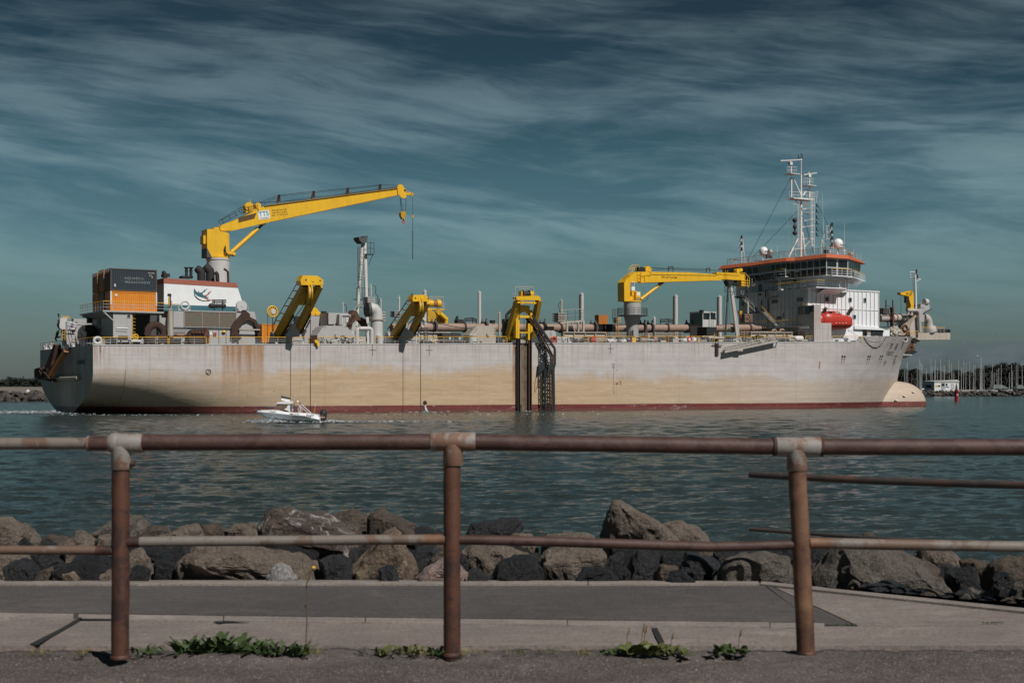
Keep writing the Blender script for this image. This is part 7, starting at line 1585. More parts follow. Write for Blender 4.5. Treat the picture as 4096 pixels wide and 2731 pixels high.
 # ---- near-side plating standing up from the hull
 b = MB().use(HULL); V0 = 0.0; T = 0.35
 pl = [(1342, 1230), (1342, 790), (1422, 790), (1422, 1005), (1545, 1005), (1545, 1150), (1552, 1190), (1575, 1218), (1595, 1230)]
 poly(b, cF, pl, V0, V0+T); b.build('side_plating', ship)
 b = MB(); P = [S(cF(1342, 1230), 0).x, S(cF(1422, 790), 0).x]; za = S(cF(1342, 790), 0).z; Vb = V_at(cF(1150, 900), P[0]).y
 lk = MB().box(P[0], P[1]-0.1, 0.3, Vb, deckz(118), za-0.05).build('side_house', ship, GREY)
 for x0, x1, y0, y1 in ((1155, 1216, 815, 905), (1232, 1290, 812, 900)): a = V_at(cF(x0, y0), P[0]); c = V_at(cF(x1, y1), P[0]); MB().box(P[0]-0.06, P[0]-0.003, c.y, a.y, c.z, a.z).build('window', lk, GLASS)
 a = V_at(cF(1170, 1130), P[0]); c = V_at(cF(1225, 1160), P[0]); MB().box(P[0]-0.05, P[0]-0.003, c.y, a.y, deckz(117), a.z+0.3).build('door', lk, PIPE)
 for x in (1240, 1258, 1276): a = V_at(cF(x, 1105), P[0]); MB().box(P[0]-0.04, P[0]-0.003, a.y-0.28, a.y, a.z-0.75, a.z).build('notice_board', lk, LGREY)
 a = V_at(cF(1175, 1062), P[0]-0.3); c = V_at(cF(1275, 1058), P[0]-0.3); MB().cyl(a, c, 0.06, n=6).build('wall_lamp', lk, WHITE)
 a = V_at(cF(1300, 810), P[0]-0.3); MB().box(a.x-0.3, a.x, a.y-0.9, a.y, a.z-0.9, a.z).build('floodlight', lk, BLACK)
 b = MB()
 for x in (1213, 1240): q = V_at(cF(x, 795), P[0]+0.4); b.torus(q, 0.25, 0.04, (1, 0, 0), 12, 4)
 b.build('hoop', lk, YELR)
 deck_rail(3222, 3257, 0.3); deck_rail(3330, 3452, 0.3)
 q = S(cF(1600, 1220), 1.5)
 b = MB(); b.box(S(cF(1545, 1200), 3.2).x, S(cF(1905, 1200), 3.2).x, 3.3, 3.4, deckz(120), deckz(120)+3.4); b.build('inner_bulkhead', ship, DGREY)
 for x, y, x2, y2 in ((1740, 1090, 1835, 1145), (1775, 1085, 1840, 1140)): MB().beam(S(cF(x, y), 1.8), S(cF(x2, y2), 1.8), 0.12, 0.15).build('davit_strut', ship, WHITE)
 b = MB(); ladder(b, S(cF(1824, 1140), 1.7), S(cF(1824, 1225), 1.7), 0.5); b.build('deck_ladder', ship, WHITE)
 for x in (1640, 1750): MB().prism([S(cF(x-12, 1225), 1.4), S(cF(x+24, 1225), 1.4), S(cF(x+4, 1200), 1.4), S(cF(x-10, 1200), 1.4)], (0, 1, 0)).build('boat_chock', ship, WHITE)
 # awning over the mooring deck
 V = 2.6; b = MB(); P = [S(cF(*p), V) for p in ((1822, 1075), (1822, 1040), (1860, 1037), (2108, 1060), (2182, 1083), (2182, 1090))]
 b.prism(P, (0, 7, 0)); aw = b.build('awning', ship, WHITE)
 b = MB(); z0 = S(cF(1900, 1080), 3.4).z; nbox(b, cF, 1912, 1078, 2230, 1160, 3.0, 8.0); ah = b.build('mooring_house', ship, W2)
 for x0, x1 in ((1916, 1965), (2012, 2062), (2068, 2152)): b = MB(); nbox(b, cF, x0, 1090, x1, 1152, 2.9, 2.97); b.build('opening', ah, BLACK)
 b = MB(); nbox(b, cF, 1962, 1105, 1990, 1115, 2.4, 2.9); b.build('floodlight', ah, RUSTO)
 # mooring rope draped down the bow
 b = MB(); 
 for pts in (((1920, 1165), (1945, 1215), (1985, 1260), (2030, 1290), (2075, 1294), (2115, 1270), (2155, 1220), (2190, 1155)),):
  b.tube([hull_pt(cF(*p))+Vector((0.05, -0.08, 0)) for p in pts], 0.05, 6)
 b.build('mooring_rope', ship, MARK)
 MB().tube([hull_pt(cF(*p))+Vector((0.05, -0.05, 0)) for p in ((1915, 1175), (1985, 1215), (2060, 1225), (2120, 1210), (2185, 1160))], 0.03, 5).build('mooring_rope', ship, LGREY)
 # tanks and drums ahead of the gangway
 for x0, x1, y, m_ in ((1055, 1128, 1145, BEIGE), (1015, 1055, 1160, PIPE)): a = S(cF(x0, y), 2.5); c = S(cF(x1, y), 2.5); MB().lathe(((a.x+c.x)/2, 3.2, deckz(a.x)), [((c.x-a.x)/2, 0), ((c.x-a.x)/2, a.z-deckz(a.x)-0.3), ((c.x-a.x)/3, a.z-deckz(a.x)), (0, a.z-deckz(a.x)+0.05)], n=18).build('deck_tank', ship, m_)
superstructure()
def liferafts():
 for i, x in enumerate((1145, 1170, 1195)):
  q = S(cF(x, 1185), 1.2); t_ = ship_thing('liferaft_canister', ('white liferaft canister leftmost of three in the rail cradle by the dark house', 'middle white liferaft canister of three in the rail cradle', 'white liferaft canister rightmost of three, nearest the dark house')[i], 'liferaft', q, 'liferaft canisters')
  MB().lathe((0, -0.1, 0.0), [(0, 0), (0.38, 0.02), (0.42, 0.1), (0.42, 1.3), (0.38, 1.4), (0, 1.41)], (0, 1, 0), 18).build('canister', t_, CANVAS)
  MB().box(-0.4, 0.4, 0.1, 1.1, -0.85, -0.38).build('cradle', t_, LGREY)
liferafts()
def lifeboat():
 V = 0.9; o = S(cF(1640, 960), V); t_ = ship_thing('lifeboat', 'bright orange red enclosed lifeboat hanging in davits beside the white house', 'lifeboat', o)
 prof = [(1462, 1040, 920, 1010), (1480, 1050, 890, 1030), (1520, 1058, 865, 1045), (1590, 1060, 862, 1050), (1650, 1060, 880, 1052), (1740, 1060, 905, 1055), (1790, 1050, 912, 1050), (1820, 1020, 935, 1025), (1830, 985, 965, 990)]
 rows = []; n = 20
 for (x, yb, yt, _) in prof:
  a = S(cF(x, yb+20), V)-o; c = S(cF(x, yt), V)-o; hw = 1.45 if 1480 < x < 1800 else (0.9 if x in (1480, 1820) else 0.35); zc = (a.z*0.45+c.z*0.55); r = []
  for k in range(n):
   an = 2*math.pi*k/n; y = hw*math.copysign(abs(math.cos(an))**0.8, math.cos(an)); z = zc+((c.z-zc) if math.sin(an) > 0 else (zc-a.z))*math.copysign(abs(math.sin(an))**0.9, math.sin(an)); r.append(Vector((c.x, 1.4+y, z)))
  rows.append(r)
 b = MB(); b.add([p for r in rows for p in r], [(i*n+j, i*n+(j+1) % n, (i+1)*n+(j+1) % n, (i+1)*n+j) for i in range(len(rows)-1) for j in range(n)]+[tuple(range(n)), tuple(reversed(range((len(rows)-1)*n, len(rows)*n)))], True); hl = b.build('hull', t_, REDB)
 b = MB(); a = S(cF(1470, 1022), V)-o; c = S(cF(1822, 1020), V)-o; b.beam((a.x, -0.08, a.z), (c.x-0.3, -0.08, c.z), 0.16, 0.12); b.build('rubbing_strake', t_, REDB)
 b = MB(); b.prism([S(cF(*p), V+0.3)-o for p in ((1498, 905), (1515, 862), (1640, 866), (1662, 905))], (0, 2.0, 0)); w = b.build('steering_cabin', t_, REDB)
 for x0, x1 in ((1518, 1560), (1592, 1645)): b = MB(); b.prism([S(cF(*p), V+0.26)-o for p in ((x0, 892), (x0+3, 870), (x1-8, 870), (x1, 892))], (0, 0.03, 0)); b.build('window', w, GLASS if x0 < 1550 else GREY)
 b = MB()
 for k in range(4): q = S(cF(1590+k*38, 1003), V)-o; b.box(q.x, q.x+0.28, -0.12, -0.08, q.z-0.05, q.z+0.03)
 for k in range(6): q = S(cF(1590+k*38, 928), V)-o; b.box(q.x, q.x+0.2, -0.03, 0.05, q.z, q.z+0.05)
 b.build('grab_line', t_, CANVAS)
 for x0, y0, x1, y1 in ((1425, 925, 1480, 830), (1735, 905, 1785, 828)):
  b = MB(); b.beam(S(cF(x0, y0), 2.6), S(cF(x1, y1), 1.4), 0.45, 0.4); d = b.build('davit', ship, DGREY)
  q = S(cF(x1+4, y1), 1.3); MB().cyl(q-Vector((0.2, 0, 0)), q+Vector((0.2, 0, 0)), 0.22, n=12).build('davit_sheave', d, BEIGE); MB().cyl(q, q-Vector((0, 0, 3.2)), 0.04, n=5).build('fall', d, WIRE)
lifeboat()
def bridge_top():
 UB, zr = ACC['UB'], ACC['zrt']
 g = lambda x, y, V=14.0: S(cG(x, y), V)
 # main mast
 V = 14.0; b = MB(); foot = g(915, 1340); u0 = foot.x
 b.cyl((u0, V, zr), (g(918, 700).x, V, g(918, 700).z), 0.22, n=10).cyl(g(918, 700), g(918, 360), 0.17, n=10).cyl(g(918, 360), g(920, 150), 0.07, n=8)
 m = b.build('signal_mast', ship, MASTW)
 for (a, c, r) in (((770, 1350), (880, 1130), 0.14), ((965, 1340), (935, 1050), 0.15), ((1020, 1160), (960, 1230), 0.1), ((820, 400), (915, 600), 0.13), ((990, 535), (940, 610), 0.14), ((800, 640), (800, 395), 0.16), ((1018, 660), (1018, 490), 0.15), ((795, 350), (797, 240), 0.13), ((1018, 470), (1018, 380), 0.12), ((845, 665), (880, 705), 0.1), ((850, 1250), (850, 1340), 0.06), ((825, 1255), (940, 1245), 0.06)):
  MB().cyl(g(*a), g(*c), r, n=8).build('mast_strut', m, MASTW)
 b = MB(); a = g(790, 645); c = g(1028, 662); b.beam(a, c, 1.2, 0.3); b.build('crosstree', m, MASTW)
 b = MB()
 for (x0, x1, y0, y1) in ((745, 868, 345, 265), (948, 1065, 485, 403), (775, 1040, 645, 565)):
  V0, V1 = 13.0, 15.0
  for V_ in (V0, V1):
   a = g(x0+4, y0, V_); c = g(x1-4, y0, V_); n = 5
   for k in range(n+1): p = a.lerp(c, k/n); b.cyl(p, p+Vector((0, 0, abs(g(x0, y1).z-g(x0, y0).z))), 0.03, n=4)
   for f in (0.5, 1.0): h = Vector((0, 0, abs(g(x0, y1).z-g(x0, y0).z)*f)); b.cyl(a+h, c+h, 0.03, n=4)
  b.box(g(x0+8, y0).x, g(x1-8, y0).x, V0, V1, g(x0, y0).z-0.1, g(x0, y0).z)
 b.build('mast_platform', m, MASTW)
 for (x0, y0, x1, y1, hx, hy) in ((662, 192, 925, 178, 788, 222), (942, 360, 1102, 338, 1012, 368)):
  h = g(hx, hy); o = MB().box(h.x-0.28, h.x+0.28, 13.7, 14.3, h.z-0.3, h.z+0.2).cyl(h, h+Vector((0, 0, 0.6)), 0.12, n=8).build('radar_scanner', m, MASTW)
  MB().beam(g(x0, y0), g(x1, y1), 0.3, 0.22).build('radar_bar', m, LGREY)
 b = MB(); ladder(b, g(1042, 570, 13), g(1048, 1225, 13), 0.0001); a = g(1030, 570, 13); 
 for x in (1035, 1052, 1075): b.cyl(g(x, 572, 13), g(x+2, 1225 if x < 1070 else 1300, 13), 0.055, n=5)
 for k in range(9): y = 575+k*80; b.cyl(g(1030, y, 13), g(1078, y-5, 13), 0.045, n=4)
 for k in range(40): y = 580+k*16; b.cyl(g(1052, y, 13), g(1075, y, 13), 0.025, n=3)
 b.build('caged_ladder', m, MASTW)
 b = MB()
 for x in (878, 890): b.cyl(g(x, 710, 13), g(x+2, 1225, 13), 0.04, n=4)
 for k in range(30): y = 725+k*17; b.cyl(g(878, y, 13), g(908, y, 13), 0.025, n=3)
 b.build('mast_ladder', m, MASTW)
 for y, w in ((770, 0), (910, 0), (985, 0), (1130, 0)): b = MB(); b.beam(g(930, y+5), g(1040, y-10), 0.12, 0.2); b.build('spreader', m, LGREY)
 for k, y in enumerate((745, 808, 885, 950, 1030, 1095)):
  b = MB(); p = g(1105, y, 13); b.cyl(p, p+Vector((0, 0, 0.42)), 0.12, n=8).cyl(p+Vector((0, 0, 0.42)), p+Vector((0, 0, 0.55)), 0.08, n=8).box(g(1080, y).x, p.x+0.2, 12.8, 13.3, p.z-0.08, p.z); b.build('navigation_light', m, BLACK)
 b = MB(); 
 for (x, y) in ((884, 125), (918, 112), (934, 128)): p = g(x, y); b.cyl(p-Vector((0, 0, 0.6)), p, 0.045, n=5).sphere(p, 0.12, n=8)
 b.box(g(880, 150).x, g(935, 150).x, 13.9, 14.1, g(900, 150).z-0.1, g(900, 150).z).beam(g(882, 150), g(882, 200), 0.05).beam(g(930, 150), g(930, 182), 0.05); b.build('wind_sensor', m, BLACK)
 b = MB(); 
 for (x0, x1, y0, y1) in ((1095, 1118, 632, 562),): 
  for x in (x0, x1): b.cyl(g(x, y0), g(x, y1), 0.035, n=4)
  for k in range(4): y = y0+(y1-y0)*k/3; b.cyl(g(x0, y), g(x1, y), 0.03, n=4)
  b.cyl(g(1100, 632), g(1100, 740), 0.05, n=5)
 b.build('aerial_frame', m, MASTW)
 p = g(985, 820, 13); MB().lathe(p, [(0.08, -0.5), (0.1, 0), (0.32, 0.35)], (0.7, -0.5, -0.3), 14).build('horn', m, BEIGE)
 p = g(960, 690, 13); MB().prism([p, p+Vector((0.6, 0, -0.5)), p+Vector((0.1, 0, -0.7))], (0, 0.02, 0)).build('signal_flag', m, ROOF)
 b = MB().use(BLACK); p = g(840, 908, 13); b.sphere(p, 0.42, n=14, k=10); b.build('signal_ball', m); p = g(842, 1062, 13); MB().sphere(p, 0.42, n=14, k=10).build('signal_ball', m, BLACK)
 p = g(841, 985, 13); MB().cyl(p, p+Vector((0, 0, 0.9)), 0.38, 0.02, n=12).cyl(p, p-Vector((0, 0, 0.9)), 0.38, 0.02, n=12).build('signal_diamond', m, BLACK)
 b = MB()
 for pts in (((818, 718), (872, 712)), ((825, 720), (828, 1300)), ((840, 715), (842, 1100)), ((780, 650), (728, 655)), ((738, 655), (775, 1300))): b.cyl(g(*pts[0], 13), g(*pts[1], 13), 0.02 if pts[0][1] != 718 else 0.05, n=4)
 b.build('signal_halyard', m, LGREY)
 b = MB()
 for a, c, Vc in (((785, 410), (262, 1405), 22), ((880, 790), (330, 1360), 20), ((1105, 690), (1245, 975), 12), ((1080, 940), (1250, 1150), 10), ((960, 920), (1065, 1310), 12), ((960, 900), (1075, 1310), 14), ((1160, 1010), (1330, 1150), 10)):
  b.cyl(g(*a), g(*c, Vc), 0.035, n=4)
 b.build('mast_stay', m, WIRE)
 # port and starboard light masts
 for (x0, x1, xp, yt, yb, V_, ys) in ((165, 225, 200, 1100, 1420, 24, (1105, 1180, 1250)), (1222, 1278, 1270, 935, 1300, 8, (950, 1040, 1115, 1190))):
  b = MB(); b.cyl(g(xp, yb, V_), g(xp, yt+20, V_), 0.09, n=8)
  for x in (x0+2, x0+12, x1-8): b.cyl(g(x, yt+35 if x0 < 1000 else yt+45, V_), g(x, yt+185 if x0 < 1000 else yt+200, V_), 0.04, n=4)
  for f in (0, 0.5, 1): y = (yt+38)+(145 if x0 < 1000 else 160)*f; b.cyl(g(x0, y, V_), g(x1, y, V_), 0.045, n=4)
  b.cyl(g(xp+15, yt+60, V_), g(xp+40, yb, V_), 0.07, n=6); lm = b.build('light_mast', ship, MASTW)
  for y in ys: p = g(xp+(0 if x0 < 1000 else 22), y, V_-0.4); MB().cyl(p-Vector((0, 0, 0.35)), p+Vector((0, 0, 0.2)), 0.17, n=10).box(p.x-0.3, p.x+0.2, V_-0.6, V_-0.2, p.z-0.42, p.z-0.35).build('navigation_light', lm, BLACK)
 # domes
 for (cx, ytop, ybot, r, V_, s) in ((466, 1232, 1325, 46, 18, 'SAILOR'), (1363, 1137, 1245, 52, 8, 'Intellian')):
  c = g(cx, ytop+r, V_); R_ = (g(cx+r, ytop, V_).x-g(cx-r, ytop, V_).x)/2*0.86; zb_ = g(cx, ybot, V_).z
  b = MB(); b.lathe((c.x, V_, zb_), [(0, 0), (R_*0.85, 0), (R_*0.98, 0.15), (R_, c.z-zb_)]+[(R_*math.cos(a*math.pi/16), c.z-zb_+R_*math.sin(a*math.pi/16)) for a in range(1, 9)], n=26); d = b.build('satellite_dome', ship, WHITE)
  text_mesh('dome_lettering', s, MARK, 0.42, at(Vector((c.x+R_*0.45, V_-R_-0.06, zb_+0.55))), d)
  b = MB()
  for k in (-1, 0, 1): b.cyl((c.x+k*0.1, V_, zb_), (c.x+k*0.5, V_+k*0.3, zb_-1.3), 0.06, n=5)
  b.build('dome_stand', d, MASTW)
 for (x, y, V_, nm) in ((528, 1285, 17, 'a'), (1508, 1320, 6, 'b')):
  p = g(x, y, V_); b = MB().cyl(p, p+Vector((0.75, 0.2, 0.05)), 0.34, n=16).cyl(p-Vector((0.08, 0, 0)), p, 0.38, n=16).cyl(p+Vector((0.3, 0, 0)), p+Vector((0.3, 0, -1.2)), 0.12, n=8); b.build('searchlight', ship, BEIGE)
 b = MB(); nbox(b, cG, 1215, 1262, 1250, 1305, 8, 8.6); nbox(b, cG, 515, 1320, 565, 1365, 16, 16.6); b.build('equipment_box', ship, BLACK)
 for (x, y0, y1, V_) in ((1172, 575, 1080, 10), (1190, 960, 1300, 10), (1440, 930, 1280, 7), (1425, 1160, 1300, 7), (630, 1205, 1330, 14), (735, 1275, 1330, 14), (672, 1320, 1370, 12), (120, 1350, 1420, 25), (560, 1240, 1340, 14), (1552, 1225, 1370, 5), (1592, 1305, 1370, 5), (1636, 1305, 1385, 4)):
  p, q = g(x+(18 if y0 == 575 else 0), y1, V_), g(x, y0, V_); MB().cyl(p, q, 0.035, 0.015, n=5).build('whip_aerial', ship, MASTW)
 b = MB()
 for x in (1165, 1212): b.cyl(g(x, 1310, 9), g(x-2, 1150, 9), 0.06, n=5)
 b.cyl(g(1163, 1180, 9), g(1212, 1180, 9), 0.05, n=4); b.cyl(g(1168, 1180, 9), g(1168, 1145, 9), 0.16, n=8); b.tube([g(1175, 1145, 9), g(1195, 1110, 9), g(1198, 1080, 9)], 0.05, 5); b.build('aerial_frame', ship, MASTW)
 p = g(1440, 1285, 6); MB().cyl(p-Vector((0, 0, 0.5)), p, 0.1, n=8).sphere(p+Vector((0, 0, 0.1)), 0.2, n=10).build('gps_aerial', ship, WHITE)
bridge_top()

# ---------------- bow ----------------
def bow():
 VB = 12.5
 l = lambda x, y, V=VB: S(cL(x, y), V)
 GP = paint('bow_pipe_paint', (0.45, 0.42, 0.40), 0.35, 0.12, dcol=(0.3, 0.2, 0.13))
 # cantilevered bow coupling platform
 b = MB(); P = [l(*p) for p in ((1180, 770), (2125, 768), (2120, 930), (1380, 938), (1290, 880), (1220, 900), (1180, 850))]; P = [Vector((p.x, VB, p.z)) for p in P]; b.prism(P, (0, 4.2, 0)); pf = b.build('bow_platform', ship, paint('rust_streaked_beige', (0.44, 0.41, 0.36), 0.5, 0.45, dcol=(0.3, 0.17, 0.09), rcol=(0.3, 0.12, 0.05)))
 rail('guard_rail', [(l(1160, 770).x, VB+0.1, l(1160, 770).z), (l(2000, 770).x, VB+0.1, l(2000, 768).z)], h=1.1 if False else abs(l(0, 640).z-l(0, 770).z), step=1.2, parent=pf, post=BEIGE, r=0.05)
 rail('guard_rail', [(l(920, 850).x, VB-2, l(920, 850).z), (l(1180, 850).x, VB-2, l(1180, 850).z)], h=0.9, step=0.9, post=YELR)
 b = MB(); nbox(b, cL, 1940, 680, 2090, 770, VB+1.2, VB+2.4); nbox(b, cL, 2100, 692, 2128, 770, VB+0.2, VB+0.5); b.build('fender_block', pf, BLACK)
 # tower
 b = MB(); b.prism([l(*p) for p in ((1240, 500), (1330, 330), (1355, 330), (1360, 765), (1170, 765), (1170, 640))], (0, 3.4, 0)); tw = b.build('bow_coupling_tower', ship, GP)
 b = MB(); b.prism([l(*p, VB-0.4) for p in ((1330, 300), (1350, 345), (1300, 420), (1170, 610), (1070, 800), (1045, 830), (940, 830), (960, 720), (1040, 585), (1230, 440))], (0, 0.5, 0)); b.build('sloping_plate', tw, paint('buff_plate', (0.40, 0.32, 0.25), 0.5, 0.3))
 q = l(1060, 660, VB-0.5); MB().torus(q, 0.55, 0.18, (0, 1, 0), 16, 6).build('port_ring', tw, RUST)
 b = MB(); b.prism([l(*p, VB+0.3) for p in ((1370, 195), (1640, 185), (1640, 245), (1520, 300), (1515, 505), (1440, 510), (1420, 560), (1400, 560), (1400, 250))], (0, 2.6, 0)); b.build('upper_tower', tw, GREY)
 b = MB(); nbox(b, cL, 1425, 95, 1640, 190, VB+0.4, VB+2.4); b.build('winch_house', tw, GREY)
 b = MB(); q = l(1530, 45, VB+0.6); b.cyl(q-Vector((0.25, 0, 0)), q+Vector((0.55, 0, 0)), 0.6, n=18); b.prism([l(*p, VB+0.4) for p in ((1560, 80), (1600, 0), (1615, -5), (1630, 80))], (0, 1.6, 0)); b.build('winch_drum', tw, LGREY)
 b = MB(); b.beam(l(1510, 290), l(1690, 210), 0.12, 0.2); b.build('stay_arm', tw, DGREY)
 MB().tube([l(*p, VB-0.7) for p in ((1105, 240), (1250, 240), (1340, 245), (1378, 275), (1388, 330), (1395, 500), (1405, 640), (1412, 760))], 0.34, 14).build('grey_pipe', tw, GP)
 for x in (1130, 1210): MB().cyl(l(x, 260, VB-0.6), l(x, 340, VB-0.6), 0.26, n=10).build('pipe_stub', tw, GP)
 MB().tube([l(*p, VB+0.6) for p in ((1500, 415), (1540, 420), (1580, 450), (1605, 500), (1615, 560), (1618, 630), (1640, 660), (1660, 740))], [0.75, 0.78, 0.78, 0.78, 0.78, 0.85, 1.15, 1.2], 20).build('elbow_pipe', tw, GP)
 MB().cyl(l(1560, 375), l(1630, 342), 0.07, n=6).build('handle_bar', tw, YEL)
 # pipe from house to tower
 a, c = l(455, 425, 13.5), l(1260, 420, 13.5); dp = MB().tube([a, a.lerp(c, 0.5), c], 0.70, 20).build('discharge_pipe', ship, GP)
 for x, m_ in ((650, RUST), (735, RUSTO), (830, RUSTO), (930, DGREY), (1115, DGREY)): q = l(x, 423, 13.5); MB().cyl(q-Vector((0.12, 0, 0)), q+Vector((0.12, 0, 0)), 0.82, n=22).build('pipe_flange', dp, m_)
 b = MB(); nbox(b, cL, 770, 170, 805, 700, 12.5, 13.2); b.build('valve_tower', ship, RUST)
 for x in (610, 770): b = MB(); b.cyl(l(x, 180, 13), l(x, -5, 13), 0.11, n=8); b.build('valve_stem', ship, RUSTD)
 b = MB(); nbox(b, cL, 548, 185, 680, 330, 12.8, 14); b.build('valve_box', ship, DGREY)
 b = MB(); 
 for x in (460, 500, 545): b.cyl(l(x, 330, 12.5), l(x, 195, 12.5), 0.04, n=4)
 for y in (200, 260, 325): b.cyl(l(460, y, 12.5), l(630, y-8, 12.5), 0.04, n=4)
 b.cyl(l(480, 330, 12.5), l(830, 322, 12.5), 0.08, n=5); b.tube([l(620, 150, 12.5), l(650, 125, 12.5), l(700, 150, 12.5), l(715, 330, 12.5)], 0.05, 5); b.build('pipe_gallery', ship, RUSTD)
 b = MB(); 
 for a_, c_ in (((930, 500), (930, 690)), ((880, 560), (1060, 490)), ((830, 590), (900, 520)), ((935, 560), (1010, 640)), ((960, 490), (1000, 600)), ((480, 640), (780, 630)), ((650, 520), (690, 500)), ((655, 530), (660, 630)), ((905, 700), (1040, 490)), ((880, 740), (1050, 520))): b.beam(l(*a_, 12.8), l(*c_, 12.8), 0.16, 0.16)
 b.build('support_truss', ship, BLACK)
 b = MB(); q = l(845, 640, 12); b.cyl(q, q-Vector((0, 0, 1.2)), 0.5, n=14); b.build('bow_ventilator', ship, BEIGE)
 # heap of mooring rope
 bm = bmesh.new(); bmesh.ops.create_icosphere(bm, subdivisions=4, radius=1)
 for v in bm.verts: v.co *= 1+0.35*mnoise.noise(v.co*3)+0.15*mnoise.noise(v.co*9)
 me = bpy.data.meshes.new('rope_heap'); bm.to_mesh(me); bm.free(); me.materials.append(BEIGE); o = bpy.data.objects.new('rope_heap', me); COL.objects.link(o); q = l(800, 775, 10); o.location = ship_world(q); o.scale = (1.25, 1.0, 1.15); o.rotation_euler = (0, 0, PHI); tag(o, 'untidy heap of pale rope on the foredeck beside the mooring house', 'rope')
 # bow crane
 c = cH; h = lambda x, y, V=13.0: S(cH(x, y), V)
 b = MB(); b.prism([h(*p) for p in ((600, 460), (608, 430), (580, 330), (600, 285), (625, 280), (634, 330), (636, 460))], (0, 1.2, 0)); cr_ = b.build('deck_crane', ship, YEL)
 b = MB(); b.prism([h(*p) for p in ((503, 297), (575, 290), (600, 280), (625, 282), (610, 330), (590, 335), (505, 318))], (0, 0.9, 0)); b.build('boom', cr_, YEL)
 MB().cyl(h(507, 318), h(507, 515), 0.035, n=5).build('hoist_rope', cr_, WIRE)
 b = MB(); 
 for x in (540, 560, 585): b.cyl(h(x, 342, 12.8), h(x, 400, 12.8), 0.06, n=5)
 for y in (342, 370, 400): b.cyl(h(540, y, 12.8), h(585, y, 12.8), 0.05, n=5)
 q = h(562, 365); b.box(q.x-0.2, q.x+0.3, 12.8, 13.3, q.z-0.6, q.z+0.5); b.build('operator_cage', cr_, BLACK)
 text_mesh('crane_lettering', 'BV', MARK, 0.5, at(h(572, 310, 12.95)), cr_)
 # bow light mast
 b = MB(); b.cyl(h(657, 520, 14), h(657, 440, 14), 0.27, n=12).cyl(h(657, 440, 14), h(650, 90, 14), 0.20, 0.14, n=12); mt = b.build('bow_mast', ship, MASTW)
 b = MB(); ladder(b, h(636, 440, 13.8), h(630, 100, 13.8), 0.3); b.build('mast_ladder', mt, DGREY)
 b = MB(); b.cyl(h(592, 95, 14), h(655, 92, 14), 0.07, n=6).cyl(h(665, 190, 14), h(705, 163, 14), 0.05, n=5).cyl(h(660, 165, 14), h(705, 163, 14), 0.05, n=5)
 for x0, y0, x1, y1 in ((598, 95, 600, 145), (638, 95, 638, 145), (598, 145, 640, 145), (598, 120, 638, 120), (600, 145, 640, 175)): b.cyl(h(x0, y0, 14), h(x1, y1, 14), 0.04, n=4)
 b.build('mast_platform', mt, MASTW)
 for x, y in ((661, 70), (670, 120)): p = h(x, y, 13.8); MB().cyl(p, p-Vector((0, 0, 0.8)), 0.15, n=10).build('navigation_light', mt, BLACK)
 MB().cyl(h(700, 165, 14), h(675, 320, 14), 0.015, n=4).build('mast_stay', mt, LGREY)
 # bulwark of the other bow, hawse rims
 b = MB(); b.use(HULL); b.prism([l(*p, 16.0) for p in ((1325, 860), (1412, 870), (1330, 1000), (1290, 1050), (1250, 1010))], (0, 0.3, 0)); b.build('port_bulwark', ship)
 for p_, v_ in (((1350, 925), 15.95), ((1052, 925), None)):
  q = l(*p_, v_) if v_ else hull_pt(cL(*p_))+Vector((0, -0.1, 0)); o = MB().use(LGREY).torus(q, 0.45, 0.12, (0.3, 1, -0.2), 18, 6).use(BLACK).cyl(q+Vector((0, 0.0, 0)), q+Vector((0.01, 0.08, 0)), 0.38, n=14); o.build('hawse_ring', ship)
 b = MB(); b.prism([l(*p, 13.5) for p in ((960, 1290), (1215, 1290), (1240, 1280), (1080, 1360), (1020, 1385), (960, 1310))], (0, 1.4, 0)); b.build('anchor_shelf', ship, BEIGE)
 b = MB(); nbox(b, cL, 955, 1275, 1225, 1300, 12.9, 15.5); b.build('shelf_edge', ship, LGREY)
 # anchor at the stem
 o = l(1160, 1100, 13.4); an = ship_thing('bow_anchor', 'rusty brown anchor stowed under the bow platform at the stem', 'anchor', o)
 L = lambda x, y, V=13.4: l(x, y, V)-o
 MB().prism([L(*p) for p in ((1180, 890), (1225, 890), (1260, 1060), (1310, 1200), (1210, 1180), (1130, 1200), (1160, 1000))], (0, 0.7, 0)).build('shank', an, RUST)
 MB().prism([L(*p, 13.2) for p in ((1360, 1215), (1290, 1255), (1240, 1280), (960, 1290), (1000, 1200), (1060, 1220), (1220, 1175))], (0, 1.6, 0)).build('crown', an, BLACK)
 MB().prism([L(*p, 13.0) for p in ((1075, 1065), (1115, 1070), (1145, 1195), (1060, 1225), (1020, 1150))], (0, 0.5, 0)).build('fluke', an, RUST)
 for x, y in ((1120, 1042), (1265, 1050)): MB().cyl(L(x-25, y, 12.9), L(x+25, y, 12.9), 0.14, n=8).build('pin', an, RUSTO)
 # steps welded on the bulb
 for x, y in ((712, 1257), (625, 1287), (535, 1326), (452, 1368)):
  q = S(cH(x, y), 10.8)
  for _ in range(10):
   u = q.x; t2 = (u-141)/19.2; pr = max(0.1, bulb_r(u)); zc = 0.15-(1-t2)*0.5; vv = 14-4.1*pr*math.sqrt(max(0.02, 1-((q.z-zc)/(4.75*pr))**2)); q = S(cH(x, y), vv)
  MB().box(q.x-0.35, q.x+0.35, q.y-0.35, q.y+0.1, q.z-0.08, q.z+0.08).build('bulb_step', ship, CANVAS)
bow()
